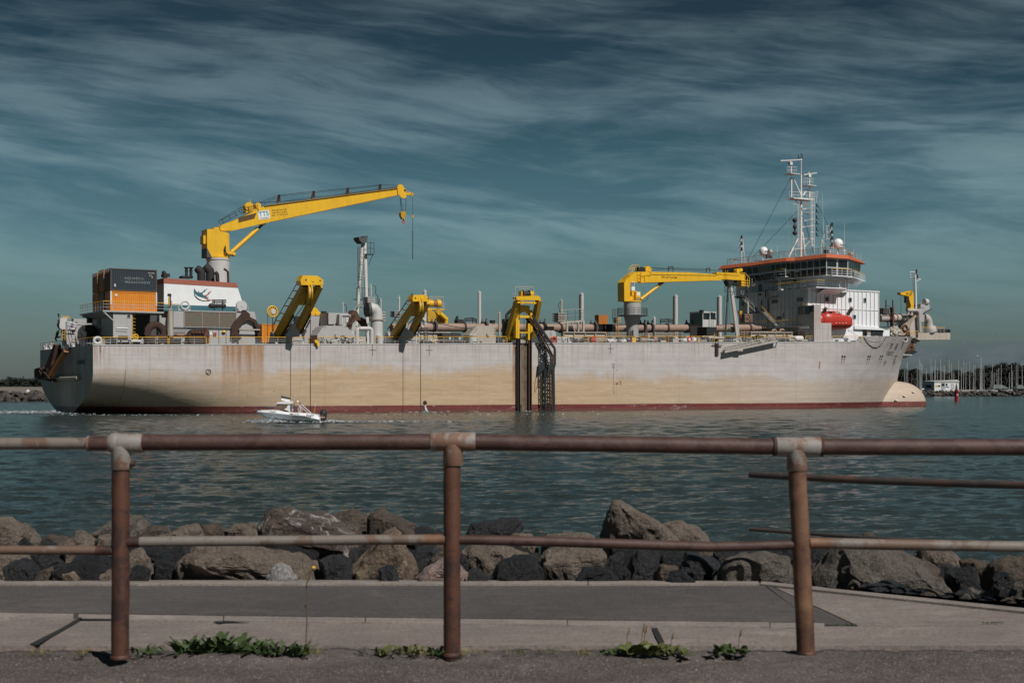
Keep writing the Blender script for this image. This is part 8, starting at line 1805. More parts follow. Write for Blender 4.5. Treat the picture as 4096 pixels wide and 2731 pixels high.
# ================= foreground railing =================
ORD = ['first', 'second', 'third', 'fourth', 'fifth', 'sixth', 'seventh', 'eighth', 'ninth', 'tenth', 'eleventh', 'twelfth', 'thirteenth', 'fourteenth', 'fifteenth', 'sixteenth', 'seventeenth', 'eighteenth', 'nineteenth', 'twentieth', 'twenty-first', 'twenty-second', 'twenty-third', 'twenty-fourth', 'twenty-fifth']
def rail_mat(name, base, patch, amt, sc=7, c3=(0.30, 0.12, 0.05), a3=0.3):
 m, t = new_mat(name); tc = t.n('ShaderNodeTexCoord').outputs['Object']
 n = t.noise(tc, sc, 8, 0.7, 0.5); n2 = t.noise(tc, 60, 4, 0.7); n3 = t.noise(tc, 2.2, 5, 0.6, 0.3)
 c = t.mix(t.ramp(t.math('ADD', n, t.math('MULTIPLY', n3, 0.6)), [(0.80-amt*0.3, 0.0), (0.86-amt*0.22, 1.0)]), base, patch)
 c = t.mix(t.math('MULTIPLY', t.ramp(n3, [(0.5, 0.0), (0.7, 1.0)]), a3), c, c3)
 c = t.mix(t.math('MULTIPLY', n2, 0.45), c, tuple(x*0.35 for x in base))
 finish(t, c, 0.62, 0.0, bump=t.math('ADD', n2, n), bstr=0.5, bdist=0.004); return m
RL_BR = rail_mat('rust_brown_pipe', (0.085, 0.042, 0.036), (0.05, 0.02, 0.016), 0.1, c3=(0.13, 0.075, 0.062), a3=0.3)
RL_PO = rail_mat('rusty_post', (0.040, 0.019, 0.016), (0.095, 0.036, 0.021), 0.2, c3=(0.17, 0.07, 0.035), a3=0.5)
RL_GR = rail_mat('worn_galvanised_pipe', (0.20, 0.175, 0.155), (0.14, 0.09, 0.065), 0.0, a3=0.12)
RL_FT = rail_mat('grey_fitting', (0.27, 0.25, 0.235), (0.19, 0.10, 0.06), 0.03, 6, a3=0.22)
RL_OR = rail_mat('orange_rust_post', (0.15, 0.06, 0.032), (0.07, 0.028, 0.02), 0.7, 5, (0.36, 0.20, 0.11), 0.75)
RL_DK = rail_mat('dull_dark_pipe', (0.085, 0.07, 0.066), (0.05, 0.045, 0.045), 0.5)
def railing():
 rt = thing('railing', 'rusty brown pipe railing with pale grey fittings close up along the quay', 'railing', (0, 7.6, PZ))
 o = Vector((0, 7.6, PZ))
 DL, DM, DR = 7.48, 7.60, 7.66      # left, middle and right post distances
 w = lambda x, y, D: WP((x, y), D)-o
 def tube(name, pts, r, mat, n=20): return MB().tube(pts, r, n).build(name, rt, mat)
 k = lambda px, D: px/F*D
 def post(x0, y0, x1, y1, D, rpx, mat):
  a = w(x0, y0, D); c = w(x1, y1, D); pts = []
  for i in range(15): q = a.lerp(c, i/14); q += Vector((0.003*mnoise.noise((i*0.7, D*5, 0)), 0, 0)); pts.append(q)
  pts[-1].z -= 0.03; tube('post', pts, k(rpx, D), mat, 24)
 post(483, 1850, 481, 2610, DL, 35, RL_PO); post(1808, 1850, 1808, 2612, DM, 34, RL_PO); post(3188, 1860, 3224, 2606, DR, 36, RL_OR)
 def gap(cx, y, D): return MB().lathe(w(cx, y, D), [(k(39, D), 0), (k(41, D), 0.012), (k(34, D), 0.02)], n=20).build('base_collar', rt, RL_PO)
 post(-840, 1830, -846, 2630, 7.36, 35, RL_PO); post(4545, 1850, 4560, 2606, 7.72, 35, RL_PO)
 gap(481, 2632, DL); gap(1808, 2622, DM); gap(3224, 2616, DR)
 # top rail
 tube('top_rail', [w(-2400, 1785, DL), w(-900, 1778, DL), w(180, 1773, DL), w(366, 1773, DL)], k(24, DL), RL_GR)
 tube('top_rail', [w(355, 1773, DL), w(480, 1772, DL)], k(29, DL), RL_BR); MB().cyl(w(350, 1773, DL), w(360, 1773, DL), k(31, DL), n=20).build('weld_ring', rt, RL_FT)
 tube('top_rail', [w(560, 1770, DL), w(1150, 1768, (DL+DM)/2), w(1740, 1768, DM)], k(32, DM), RL_BR)
 tube('top_rail', [w(1880, 1768, DM), w(2500, 1777, (DM+DR)/2), w(3110, 1787, DR)], k(32, DR), RL_BR)
 tube('top_rail', [w(3270, 1787, DR), w(3700, 1788, DR), w(4900, 1790, DR), w(7000, 1795, DR)], k(33, DR), RL_BR)
 # tee fittings
 for cx, cy, D, x0, x1, yb, m_ in ((484, 1772, DL, 445, 572, 1878, RL_FT), (1811, 1766, DM, 1722, 1902, 1862, RL_FT), (3185, 1786, DR, 3100, 3282, 1883, RL_FT)):
  tube('tee_fitting', [w(x0, cy, D), w(x0+6, cy, D), w(cx, cy-1, D), w(x1-6, cy, D), w(x1, cy, D)], [k(36, D), k(39, D), k(38, D), k(39, D), k(36, D)], m_, 24)
  tube('tee_neck', [w(cx, cy+10, D), w(cx+(2 if cx < 3000 else 3), yb-4, D), w(cx+(2 if cx < 3000 else 3), yb, D)], [k(38, D), k(41, D), k(38, D)], m_, 24)
 p = w(484, 1740, DL); MB().sphere(w(462, 1772, DL), k(42, DL), k(40, DL), k(42, DL), n=20, k=14).build('fitting_boss', rt, RL_FT)
 MB().cyl(w(525, 1853, DL-0.02), w(540, 1853, DL-0.02), k(13, DL), n=8).build('bolt', rt, RUSTD)
 for x, y, D in ((3098, 1786, DR), (3284, 1787, DR)): MB().cyl(w(x-7, y, D), w(x+7, y, D), k(38, D), n=22).build('collar', rt, RUSTD)
 # mid rail in unequal lengths, one of them bent
 tube('mid_rail', [w(-2400, 2210, DL), w(-900, 2203, DL), w(0, 2199, DL), w(390, 2200, DL), w(470, 2201, DL)], k(18, DL), RL_GR)
 tube('mid_rail', [w(385, 2200, DL), w(450, 2201, DL)], k(19.5, DL), RL_PO)
 tube('mid_rail', [w(505, 2167, DL), w(700, 2164, DL), w(1200, 2161, DM), w(1450, 2158, DM), w(1700, 2157, DM), w(1780, 2157, DM)], k(20.5, DM), RL_GR); tube('mid_rail', [w(505, 2167, DL), w(560, 2166, DL)], k(22, DL), RL_PO)
 tube('mid_rail', [w(1835, 2157, DM), w(2200, 2165, DM), w(2650, 2180, DR), w(2830, 2186, DR), w(3000, 2183, DR), w(3190, 2178, DR)], k(20, DR), RL_BR)
 tube('mid_rail', [w(3240, 2172, DR), w(3330, 2172, DR), w(3500, 2176, DR), w(4100, 2186, DR), w(4900, 2196, DR), w(7000, 2200, DR)], k(22, DR), RL_GR); tube('mid_rail', [w(3238, 2172, DR), w(3320, 2172, DR)], k(22.5, DR), RL_OR)
 tube('mid_rail', [w(1700, 2157, DM), w(1780, 2157, DM)], k(21.5, DM), RL_OR)
 # the other, more distant railing ends in two bare pipes
 g = lambda x, y, D: WP((x, y), D)
 o2 = g(3000, 2000, 11.6); r2 = thing('railing', 'two bare dull grey pipes of a farther railing reaching in from the right', 'railing', o2)
 D0 = 11.75; Dx = lambda x: D0*763/(763+(x-3000)*0.0958)
 for (y0, sl, r, x1) in ((1898, 0.0402, 14.5, 5200), (2117, 0.0605, 8.0, 5200)):
  MB().tube([g(x, y0+(x-3000)*sl+4*math.sin(x*0.004), Dx(x))-o2 for x in range(3000, x1, 150)], [r/F*Dx(x)*(1+0.0001*(x-3000)) for x in range(3000, x1, 150)], 14).build('top_rail' if r > 10 else 'mid_rail', r2, RL_DK)
 gp = g(5180, 2500, Dx(5180)); MB().cyl((gp.x, gp.y, GZ-0.05), (gp.x, gp.y, 2.6), 0.035, n=12).build('post', r2, RL_DK).location = -o2
railing()

# ================= rocks along the water's edge =================
def rock_mat(name, c1, c2, speck, sp=0.5, lich=None, rough=0.85):
 m, t = new_mat(name); p = t.n('ShaderNodeNewGeometry').outputs['Position']
 n1 = t.noise(p, 3.5, 6, 0.65, 0.4); n2 = t.noise(p, 28, 5, 0.7); n3 = t.noise(p, 110, 3, 0.7)
 c = t.mix(t.ramp(n1, [(0.32, 0.0), (0.66, 1.0)]), c1, c2)
 c = t.mix(t.math('MULTIPLY', t.ramp(n2, [(0.35, 1.0), (0.6, 0.0)]), 0.6), c, tuple(x*0.3 for x in c1))
 c = t.mix(t.math('MULTIPLY', t.ramp(n3, [(0.52, 0.0), (0.66, 1.0)]), sp), c, speck)
 if lich: c = t.mix(t.math('MULTIPLY', t.ramp(t.noise(p, 5, 7, 0.75, 0.8), [(0.54, 0.0), (0.60, 1.0)]), 0.85), c, lich)
 finish(t, c, rough, 0.0, bump=t.math('ADD', t.math('MULTIPLY', n1, 1.2), n2), bstr=1.0, bdist=0.05); return m
RK = {'tan': rock_mat('tan_granite', (0.115, 0.088, 0.070), (0.195, 0.155, 0.122), (0.40, 0.34, 0.28), 0.55),
  'granite': rock_mat('grey_granite', (0.075, 0.066, 0.056), (0.145, 0.125, 0.105), (0.38, 0.34, 0.29), 0.5),
  'brown': rock_mat('brown_rock', (0.060, 0.046, 0.037), (0.115, 0.086, 0.066), (0.27, 0.22, 0.17), 0.35),
  'dark': rock_mat('dark_slate_rock', (0.014, 0.015, 0.018), (0.034, 0.034, 0.038), (0.16, 0.16, 0.17), 0.25, rough=0.42),
  'black': rock_mat('black_rock', (0.008, 0.009, 0.011), (0.018, 0.019, 0.022), (0.12, 0.12, 0.13), 0.18, rough=0.42),
  'lichen': rock_mat('lichen_rock', (0.07, 0.052, 0.044), (0.12, 0.088, 0.07), (0.2, 0.17, 0.14), 0.2, (0.40, 0.37, 0.36)),
  'ochre': rock_mat('ochre_flecked_rock', (0.135, 0.09, 0.066), (0.19, 0.14, 0.10), (0.36, 0.30, 0.22), 0.5, (0.30, 0.24, 0.16)),
  'pink': rock_mat('pink_granite', (0.26, 0.18, 0.16), (0.34, 0.25, 0.225), (0.5, 0.44, 0.4), 0.5),
  'pale': rock_mat('pale_rock', (0.30, 0.29, 0.29), (0.42, 0.40, 0.40), (0.2, 0.2, 0.2), 0.3)}
rockcount = {}
def rock(cr, pts, D, tone, seed=0, label=None):
 D *= 1.105; rg = random.Random(seed*7+3); P = [WP(cr(*p), D) for p in pts]; c = sum(P, Vector())/len(P)
 w = max(p.x for p in P)-min(p.x for p in P); h = max(p.z for p in P)-min(p.z for p in P); th = 0.34*w+0.12*h
 bm = bmesh.new()
 for q in P:
  d = q-c
  for (f, dy) in ((1.0, rg.uniform(-0.15, 0.45)*th), (0.72+rg.uniform(-0.30, 0.14), -th*rg.uniform(0.4, 1.1)), (0.84, th)):
   bm.verts.new(d*f+Vector((0, dy, 0)))
 for q in P:
  if q.z < c.z: bm.verts.new((q-c)*0.96+Vector((0, -0.2*th, -0.30))); bm.verts.new((q-c)*0.9+Vector((0, 0.6*th, -0.34)))
 for k in range(3): bm.verts.new(Vector((rg.uniform(-0.35, 0.35)*w, rg.uniform(-0.6, 0.6)*th, -h*0.5-0.25)))
 r = bmesh.ops.convex_hull(bm, input=bm.verts); bmesh.ops.delete(bm, geom=[v for v in bm.verts if not v.link_faces], context='VERTS')
 bmesh.ops.bevel(bm, geom=list(bm.edges), offset=0.018*w, segments=1, affect='EDGES', clamp_overlap=True)
 bmesh.ops.triangulate(bm, faces=bm.faces); 
 for _ in range(3 if w > 0.5 else 2): bmesh.ops.subdivide_edges(bm, edges=[e for e in bm.edges if e.calc_length() > 0.035], cuts=1, use_grid_fill=True); bmesh.ops.triangulate(bm, faces=bm.faces)
 bm.normal_update(); s = seed*3.7
 for v in bm.verts:
  q = v.co; a = mnoise.noise((q.x*3+s, q.y*3, q.z*3)); b_ = mnoise.noise((q.x*9, q.y*9+s, q.z*9)); e = mnoise.noise((q.x*26, q.y*26, q.z*26+s))
  v.co = q+v.normal*(0.07*a*min(1, w)+0.030*b_*(1 if b_ > 0 else 1.6)+0.010*e)
 for f in bm.faces: f.smooth = False
 me = bpy.data.meshes.new('boulder'); bm.to_mesh(me); bm.free(); me.materials.append(RK[tone])
 o = bpy.data.objects.new('boulder', me); COL.objects.link(o); o.location = c
 words = {'tan': 'tan granite', 'granite': 'speckled grey granite', 'brown': 'brown', 'dark': 'dark slate grey', 'black': 'near black', 'lichen': 'lichen spotted brown', 'ochre': 'ochre flecked', 'pink': 'pinkish', 'pale': 'pale grey'}
 if not label:
  px = 2048+c.x/c.y*F; zone = 0 if px < 480 else 1 if px < 1808 else 2 if px < 3200 else 3; row = 0 if D < 12.4 else 1
  key = (zone, row, tone); n = rockcount.get(key, 0); rockcount[key] = n+1
  zn = ('left of the left post', 'between the left and middle posts', 'between the middle and right posts', 'right of the right post')[zone]
  label = '%s %s %s boulder %s' % (ORD[min(n, 19)], words[tone], ('front row', 'back row')[row], zn)
 tag(o, label, 'rock', 'boulders along the quay edge'); return o
r1, r2, r3, r4 = (crop(x, 1700, 1.5209) for x in (0, 1000, 2000, 2996))
ROCKS = [
 (r1, [(-60,600),(0,560),(60,566),(130,580),(190,640),(240,705),(230,770),(0,800),(-60,780)], 12.5, 'tan'),
 (r1, [(-40,790),(60,778),(170,790),(190,850),(100,930),(-40,930)], 11.3, 'tan'),
 (r1, [(10,870),(60,830),(110,815),(190,835),(232,900),(205,935),(20,935)], 10.9, 'dark'),
 (r1, [(105,700),(150,685),(190,735),(150,760),(110,745)], 11.8, 'black'),
 (r1, [(232,700),(250,680),(285,675),(345,725),(350,770),(240,780)], 11.8, 'dark'),
 (r1, [(398,715),(450,645),(490,632),(570,690),(576,755),(400,755)], 11.8, 'tan'),
 (r1, [(572,700),(600,662),(655,672),(690,720),(670,765),(582,745)], 11.7, 'tan'),
 (r1, [(545,655),(660,605),(770,560),(850,556),(905,620),(880,690),(600,700)], 13.5, 'granite'),
 (r1, [(870,640),(930,615),(1010,618),(1045,655),(950,700),(860,690)], 13.3, 'brown'),
 (r1, [(955,665),(1100,622),(1190,600),(1245,625),(1240,700),(980,710)], 12.6, 'tan'),
 (r1, [(1218,604),(1310,586),(1350,600),(1360,660),(1330,690),(1240,690)], 12.9, 'brown'),
 (r1, [(1362,640),(1400,605),(1480,598),(1565,600),(1555,680),(1380,690)], 13.4, 'tan'),
 (r1, [(1060,930),(1062,830),(1100,770),(1160,740),(1500,738),(1640,775),(1780,800),(1910,830),(1955,890),(1930,935)], 11.3, 'tan', 'long flat tan granite slab behind the railing between left and middle posts'),
 (r1, [(925,850),(985,760),(1110,730),(1130,800),(1080,930),(940,935)], 11.5, 'black'),
 (r1, [(305,870),(450,812),(560,790),(670,802),(700,900),(660,935),(310,935)], 11.0, 'black'),
 (r1, [(190,810),(260,765),(390,780),(440,830),(300,890),(220,885)], 11.8, 'dark'),
 (r1, [(212,905),(250,870),(310,858),(330,935),(212,935)], 10.9, 'brown'),
 (r1, [(380,905),(440,898),(485,935),(385,935)], 10.7, 'ochre'),
 (r1, [(605,905),(640,880),(700,880),(700,935),(610,935)], 10.8, 'tan'),
 (r1, [(780,770),(850,752),(918,808),(910,870),(820,880),(780,860)], 11.3, 'tan'),
 (r1, [(795,875),(830,845),(880,850),(908,890),(900,935),(795,935)], 10.8, 'black'),
 (r1, [(850,710),(960,695),(985,760),(870,770)], 12.2, 'dark'),
 (r1, [(430,715),(480,705),(515,735),(480,770),(430,760)], 11.9, 'black'),
 (r2, [(20,670),(35,610),(80,545),(150,512),(240,522),(420,555),(560,600),(680,660),(660,760),(40,730)], 12.4, 'lichen', 'big dark brown boulder streaked with white lichen behind the mid rail'),
 (r2, [(470,575),(620,508),(700,530),(745,590),(730,680),(600,680)], 13.3, 'brown'),
 (r2, [(700,565),(740,530),(800,513),(900,560),(1008,605),(1000,700),(720,690)], 12.9, 'brown'),
 (r2, [(575,900),(610,850),(700,770),(800,650),(880,605),(925,650),(955,750),(1000,885),(985,935),(580,935)], 11.4, 'ochre', 'tall ochre flecked brown boulder left of the middle railing post'),
 (r2, [(410,815),(530,772),(625,820),(600,900),(560,940),(440,935)], 11.2, 'dark'),
 (r2, [(60,745),(250,740),(420,780),(400,830),(180,800)], 12.0, 'black'),
 (r2, [(105,930),(140,880),(175,858),(235,865),(292,930),(200,940)], 10.6, 'pale'),
 (r2, [(780,880),(830,850),(880,870),(915,910),(905,935),(790,935)], 10.7, 'dark'),
 (r2, [(995,640),(1060,620),(1150,640),(1190,700),(1000,700)], 12.6, 'dark'),
 (r2, [(985,810),(1010,750),(1120,735),(1190,790),(1060,890),(1000,905)], 11.7, 'dark'),
 (r2, [(1080,840),(1130,762),(1200,760),(1220,830),(1120,860)], 11.2, 'brown'),
 (r2, [(1000,935),(1085,855),(1180,812),(1270,850),(1320,905),(1300,940)], 10.9, 'pink'),
 (r2, [(1305,680),(1345,600),(1460,598),(1540,572),(1640,580),(1662,620),(1650,700),(1500,710)], 12.9, 'dark'),
 (r2, [(1285,770),(1340,735),(1580,728),(1700,790),(1640,880),(1420,910),(1330,850)], 11.9, 'tan'),
 (r2, [(1465,925),(1500,840),(1600,797),(1730,805),(1780,860),(1795,935),(1600,940)], 11.0, 'black'),
 (r2, [(1312,930),(1345,878),(1400,882),(1462,930)], 10.7, 'dark'),
 (r2, [(1275,770),(1330,830),(1315,890),(1275,880)], 11.3, 'dark'),
 (r3, [(40,690),(100,650),(180,660),(230,700),(60,720)], 12.5, 'tan'),
 (r3, [(215,820),(290,745),(420,725),(620,735),(668,790),(640,870),(560,890),(500,935),(290,935),(240,870)], 11.3, 'tan', 'broad tan granite boulder right of the middle railing post'),
 (r3, [(240,700),(320,657),(420,658),(560,658),(612,700),(600,740),(250,740)], 12.4, 'tan'),
 (r3, [(622,690),(640,600),(660,520),(690,462),(740,455),(830,495),(940,555),(1010,600),(1080,720),(1050,760),(650,760)], 12.6, 'tan', 'tallest boulder, a tan pointed rock against the water'),
 (r3, [(940,720),(990,600),(1070,582),(1200,622),(1280,690),(1290,740),(1250,770),(980,770)], 12.9, 'tan'),
 (r3, [(636,860),(660,790),(740,783),(758,840),(715,885),(660,880)], 11.3, 'dark'),
 (r3, [(765,905),(820,790),(830,730),(965,740),(965,830),(925,935),(800,935)], 11.2, 'dark'),
 (r3, [(455,930),(510,888),(600,865),(680,880),(722,935),(600,945)], 10.6, 'black'),
 (r3, [(935,890),(970,850),(1075,860),(1105,905),(1010,940),(935,938)], 10.9, 'brown'),
 (r3, [(955,770),(1080,745),(1130,790),(1080,860),(980,850)], 11.8, 'black'),
 (r3, [(1085,895),(1130,770),(1210,765),(1330,825),(1345,875),(1250,920),(1120,910)], 11.2, 'dark'),
 (r3, [(1018,942),(1040,893),(1100,893),(1195,945),(1100,955)], 10.4, 'black'),
 (r3, [(1275,935),(1400,830),(1500,772),(1650,775),(1765,810),(1795,880),(1785,960),(1350,955)], 11.0, 'granite', 'wide speckled grey boulder just left of the right railing post'),
 (r3, [(1295,770),(1460,755),(1490,800),(1380,840),(1310,810)], 12.0, 'dark'),
 (r3, [(650,730),(760,725),(830,760),(760,800),(680,790)], 12.1, 'black'),
 (r3, [(700,890),(760,850),(790,900),(770,940),(700,940)], 11.0, 'black'),
 (r4, [(370,770),(450,748),(508,780),(470,850),(390,880)], 11.7, 'dark'),
 (r4, [(395,900),(440,850),(500,780),(560,745),(720,738),(940,752),(1010,805),(1090,880),(1180,960),(1245,1015),(1190,1070),(1000,1050),(420,980)], 10.9, 'granite', 'largest boulder, speckled grey granite right of the right railing post'),
 (r4, [(1022,825),(1065,762),(1140,752),(1215,768),(1305,825),(1290,870),(1180,890),(1080,895)], 11.8, 'tan'),
 (r4, [(1188,890),(1280,860),(1375,880),(1420,1000),(1330,1020),(1250,1005)], 10.6, 'black'),
 (r4, [(1290,830),(1340,815),(1450,835),(1455,880),(1390,900),(1310,870)], 11.3, 'brown'),
 (r4, [(1408,900),(1500,820),(1600,790),(1690,795),(1780,850),(1760,1010),(1450,1010)], 10.9, 'brown'),
 (r4, [(1490,930),(1560,880),(1645,970),(1565,1070),(1480,1050)], 10.1, 'black'),
 (r4, [(1580,1070),(1640,975),(1730,915),(1800,960),(1790,1120),(1600,1120)], 9.7, 'granite'),
 (r4, [(1225,1060),(1260,1025),(1330,1000),(1400,1030),(1370,1070),(1300,1080)], 9.9, 'dark'),
 (r4, [(1388,1070),(1440,1005),(1510,1085),(1400,1095)], 9.7, 'dark'),
 (r4, [(735,1000),(830,948),(960,975),(1010,1040),(900,1045),(760,1010)], 10.1, 'dark'),
 (r4, [(685,680),(700,662),(735,658),(775,685),(740,705)], 14.5, 'brown'),
 (r4, [(1180,770),(1290,800),(1300,840),(1190,830)], 12.2, 'dark'),
]
for i, rk in enumerate(ROCKS): rock(*rk[:4], seed=i+1, label=rk[4] if len(rk) > 4 else None)
rg = random.Random(9)
for i in range(34):
 x = -40+i*128+rg.uniform(-25, 25); y = 2235+rg.uniform(-25, 30)+(max(0, x-3000)*0.055); w = rg.uniform(80, 120); h = rg.uniform(45, 75)
 idt = lambda a, b: (a, b)
 rock(idt, [(x-w, y+h), (x-w*0.8, y-h*0.2), (x-w*0.2, y-h), (x+w*0.6, y-h*0.7), (x+w, y+h*0.3), (x+w*0.8, y+h)], 12.3 if x < 3100 else 11.6, rg.choice(['dark', 'dark', 'black', 'brown']), seed=100+i)
for i in range(26):
 x = -60+i*165+rg.uniform(-30, 30); y = 2290+rg.uniform(-10, 12)+(max(0, x-3040)*0.098); w = rg.uniform(45, 85); h = rg.uniform(22, 40)
 rock(lambda a, b: (a, b), [(x-w, y+h), (x-w*0.7, y-h*0.4), (x, y-h), (x+w*0.7, y-h*0.5), (x+w, y+h)], (11.8 if x < 3040 else 11.4-(x-3040)*0.0011), rg.choice(['dark', 'black', 'brown', 'granite']), seed=200+i)

for i in range(15):
 x = 3420+i*62+rg.uniform(-12, 12); e = 2326+(x-3040)*0.098; w = rg.uniform(34, 70); h = rg.uniform(22, 40); D = (CH-GZ)*F/(e-HZ)+0.28
 rock(lambda a, b: (a, b), [(x-w, e+12), (x-w*0.8, e-h*0.5), (x-w*0.1, e-h), (x+w*0.6, e-h*0.8), (x+w, e+12)], D/1.105, ('brown', 'dark', 'granite', 'dark', 'black')[i % 5], seed=300+i)
# ================= plants in the paving joint =================
def leaf_mat(name, c1, c2):
 m, t = new_mat(name); p = t.n('ShaderNodeNewGeometry').outputs['Position']
 b = finish(t, t.mix(t.noise(p, 18, 3), c1, c2), 0.6); b.inputs['Subsurface Weight'].default_value = 0.0; return m
LEAF = leaf_mat('weed_leaf', (0.022, 0.042, 0.012), (0.055, 0.082, 0.022)); GRASSY = leaf_mat('dry_grass', (0.16, 0.13, 0.03), (0.24, 0.19, 0.06)); GRASSG = leaf_mat('weed_leaf_yellow', (0.045, 0.065, 0.015), (0.11, 0.115, 0.03)); FLOWER = leaf_mat('yellow_flower', (0.6, 0.3, 0.02), (0.7, 0.4, 0.03))
def blade(b, base, ang, lean, L, w, lobes=False):
 n = 6; pts = []; d = Vector((math.cos(ang), math.sin(ang), 0)); s = Vector((-d.y, d.x, 0))
 for i in range(n+1):
  t_ = i/n; out = L*(math.sin(lean)*t_+0.25*t_*t_*math.cos(lean)); up = L*(math.cos(lean)*t_-0.30*t_*t_); wd = w*math.sin(math.pi*min(0.97, 0.12+t_*0.86))*(1 if not lobes or i % 2 else 0.5)
  c = base+d*out+Vector((0, 0, up)); pts += [c-s*wd, c+s*wd+Vector((0, 0, wd*0.4))]
 b.add(pts, [(2*i, 2*i+1, 2*i+3, 2*i+2) for i in range(n)])
def plant(name, label, cat, px, py, npx, hpx, n, mat, seed, wl=0.16, spikes=0, group=None, lobes=True):
 g = WP((px, py), 7.62); g.z = PZ+0.0; g.y = 7.62; rr = npx/F*7.62/2; H = hpx/F*7.62; rg = random.Random(seed)
 t_ = thing(name, label, cat, g, 0, group); b = MB()
 for k in range(n):
  a = rg.uniform(0, 6.28); q = Vector((rg.uniform(-1, 1)*rr*0.8, rg.uniform(-0.06, 0.05), 0)); L = H*rg.uniform(0.6, 1.15); blade(b, q, a, rg.uniform(0.15, 1.15), L, L*wl*rg.uniform(0.7, 1.2), lobes)
 b.build('leaves', t_, mat)
 for k in range(spikes): q = Vector((rg.uniform(-0.8, 0.8)*rr, 0, 0)); h = H*rg.uniform(1.5, 2.1); MB().tube([q, q+Vector((0.01, 0, h*0.7)), q+Vector((0.015, 0, h*0.75)), q+Vector((0.02, 0, h))], [0.0015, 0.002, 0.006, 0.003], 6).build('seed_spike', t_, GRASSY if k % 2 else leaf_mat('spike', (0.12, 0.07, 0.03), (0.2, 0.12, 0.05)))
 return t_
PL = 'weeds in the joint under the railing'
plant('dandelion_plant', 'small green rosette just right of the left railing post', 'weed', 590, 2640, 140, 55, 30, LEAF, 1, group=PL)
for i, (px, w, h, l) in enumerate(((770, 150, 100, 'leftmost plant of the big green weed clump right of the left post'), (880, 180, 115, 'tallest leafy plant in the middle of the big green weed clump'), (990, 190, 85, 'right hand leafy plant of the big green weed clump'), (1100, 150, 70, 'lower leafy plant right of the big green clump'), (1190, 120, 62, 'leafy plant at the foot of the tall flower stalk'))):
 plant('dandelion_plant', l, 'weed', px, 2636, w, h, 56, LEAF, 10+i, group=PL)
plant('dandelion_plant', 'low green plant left of the middle post, mixed with dry grass', 'weed', 1600, 2634, 210, 55, 60, GRASSG, 21, group=PL)
plant('dandelion_plant', 'thin dark green sprig between the flower stalk and the middle post', 'weed', 1470, 2632, 130, 40, 20, LEAF, 22, group=PL)
plant('dandelion_plant', 'low green plant touching the left foot of the middle post', 'weed', 1760, 2632, 90, 52, 24, LEAF, 23, group=PL)
plant('plantain_plant', 'leafy plantain with upright seed spikes near the black paving crack', 'weed', 2560, 2632, 190, 62, 60, GRASSG, 24, 0.26, 3, PL, False)
plant('plantain_plant', 'low plantain right of the black paving crack', 'weed', 2680, 2634, 150, 46, 44, GRASSG, 25, 0.26, 1, PL, False)
plant('plantain_plant', 'small dark sprig left of the spiked plantain', 'weed', 2430, 2632, 70, 42, 16, LEAF, 26, 0.2, 0, PL, False)
plant('plantain_plant', 'compact plantain with one tall spike left of the right post', 'weed', 2920, 2634, 150, 50, 56, LEAF, 27, 0.24, 1, PL, False)
for i, (px, w, l) in enumerate(((165, 110, 'yellow grass tuft far left under the railing'), (330, 40, 'tiny yellow grass tuft just left of the left post'), (1240, 90, 'yellow grass right of the flower stalk'), (1690, 90, 'dry grass tuft just left of the middle post'), (1880, 120, 'dry grass tuft just right of the middle post'), (2060, 100, 'first low yellow grass tuft between the middle post and the plantains'), (2190, 80, 'second low yellow grass tuft between the middle post and the plantains'), (2330, 70, 'third low yellow grass tuft, nearest the plantains'))):
 plant('grass_tuft', l, 'grass', px, 2640, w, 38, 60, GRASSY if i not in (5, 6) else GRASSG, 40+i, 0.03, 0, 'yellow grass tufts under the railing', False)
g = WP((1222, 2630), 7.66); g.z = PZ; t_ = thing('flower_stalk', 'tall thin dry stalk with a single small orange yellow flower head', 'flower', g); k = 7.66/F
b = MB(); b.tube([Vector((0, 0, 0)), Vector((6*k, 0, 130*k)), Vector((8*k, 0, 230*k)), Vector((3*k, 0, 270*k)), Vector((10*k, 0, 285*k)), Vector((32*k, 0, 335*k))], 0.0035, 6).tube([Vector((8*k, 0, 280*k)), Vector((-10*k, 0, 340*k)), Vector((-12*k, 0, 372*k))], 0.0022, 5).tube([Vector((5*k, 0, 30*k)), Vector((22*k, 0, 52*k))], 0.0025, 5); b.build('stem', t_, leaf_mat('dry_stem', (0.09, 0.065, 0.035), (0.13, 0.09, 0.05)))
MB().sphere(Vector((32*k, 0, 338*k)), 0.012, 0.012, 0.009, n=10).build('flower_head', t_, FLOWER)
b = MB(); 
for i in range(6): blade(b, Vector((rg.uniform(0, 6)*k, 0, (60+i*38)*k)), rg.uniform(0, 6), 0.4, 0.04, 0.003)
b.build('stem_leaves', t_, LEAF)
for i, (px, py) in enumerate(((3380, 2499), (3975, 2491))):
 g = G((px, py), GZ); t_ = thing('moss_patch', ('small moss patch in the paving joint right of the right post', 'thin moss patch in the paving joint far right')[i], 'moss', g); b = MB()
 for k_ in range(70): blade(b, Vector((rg.uniform(-0.07, 0.07), rg.uniform(-0.02, 0.02), 0)), rg.uniform(0, 6.28), rg.uniform(0.2, 1), 0.014, 0.003)
 b.build('fronds', t_, LEAF)
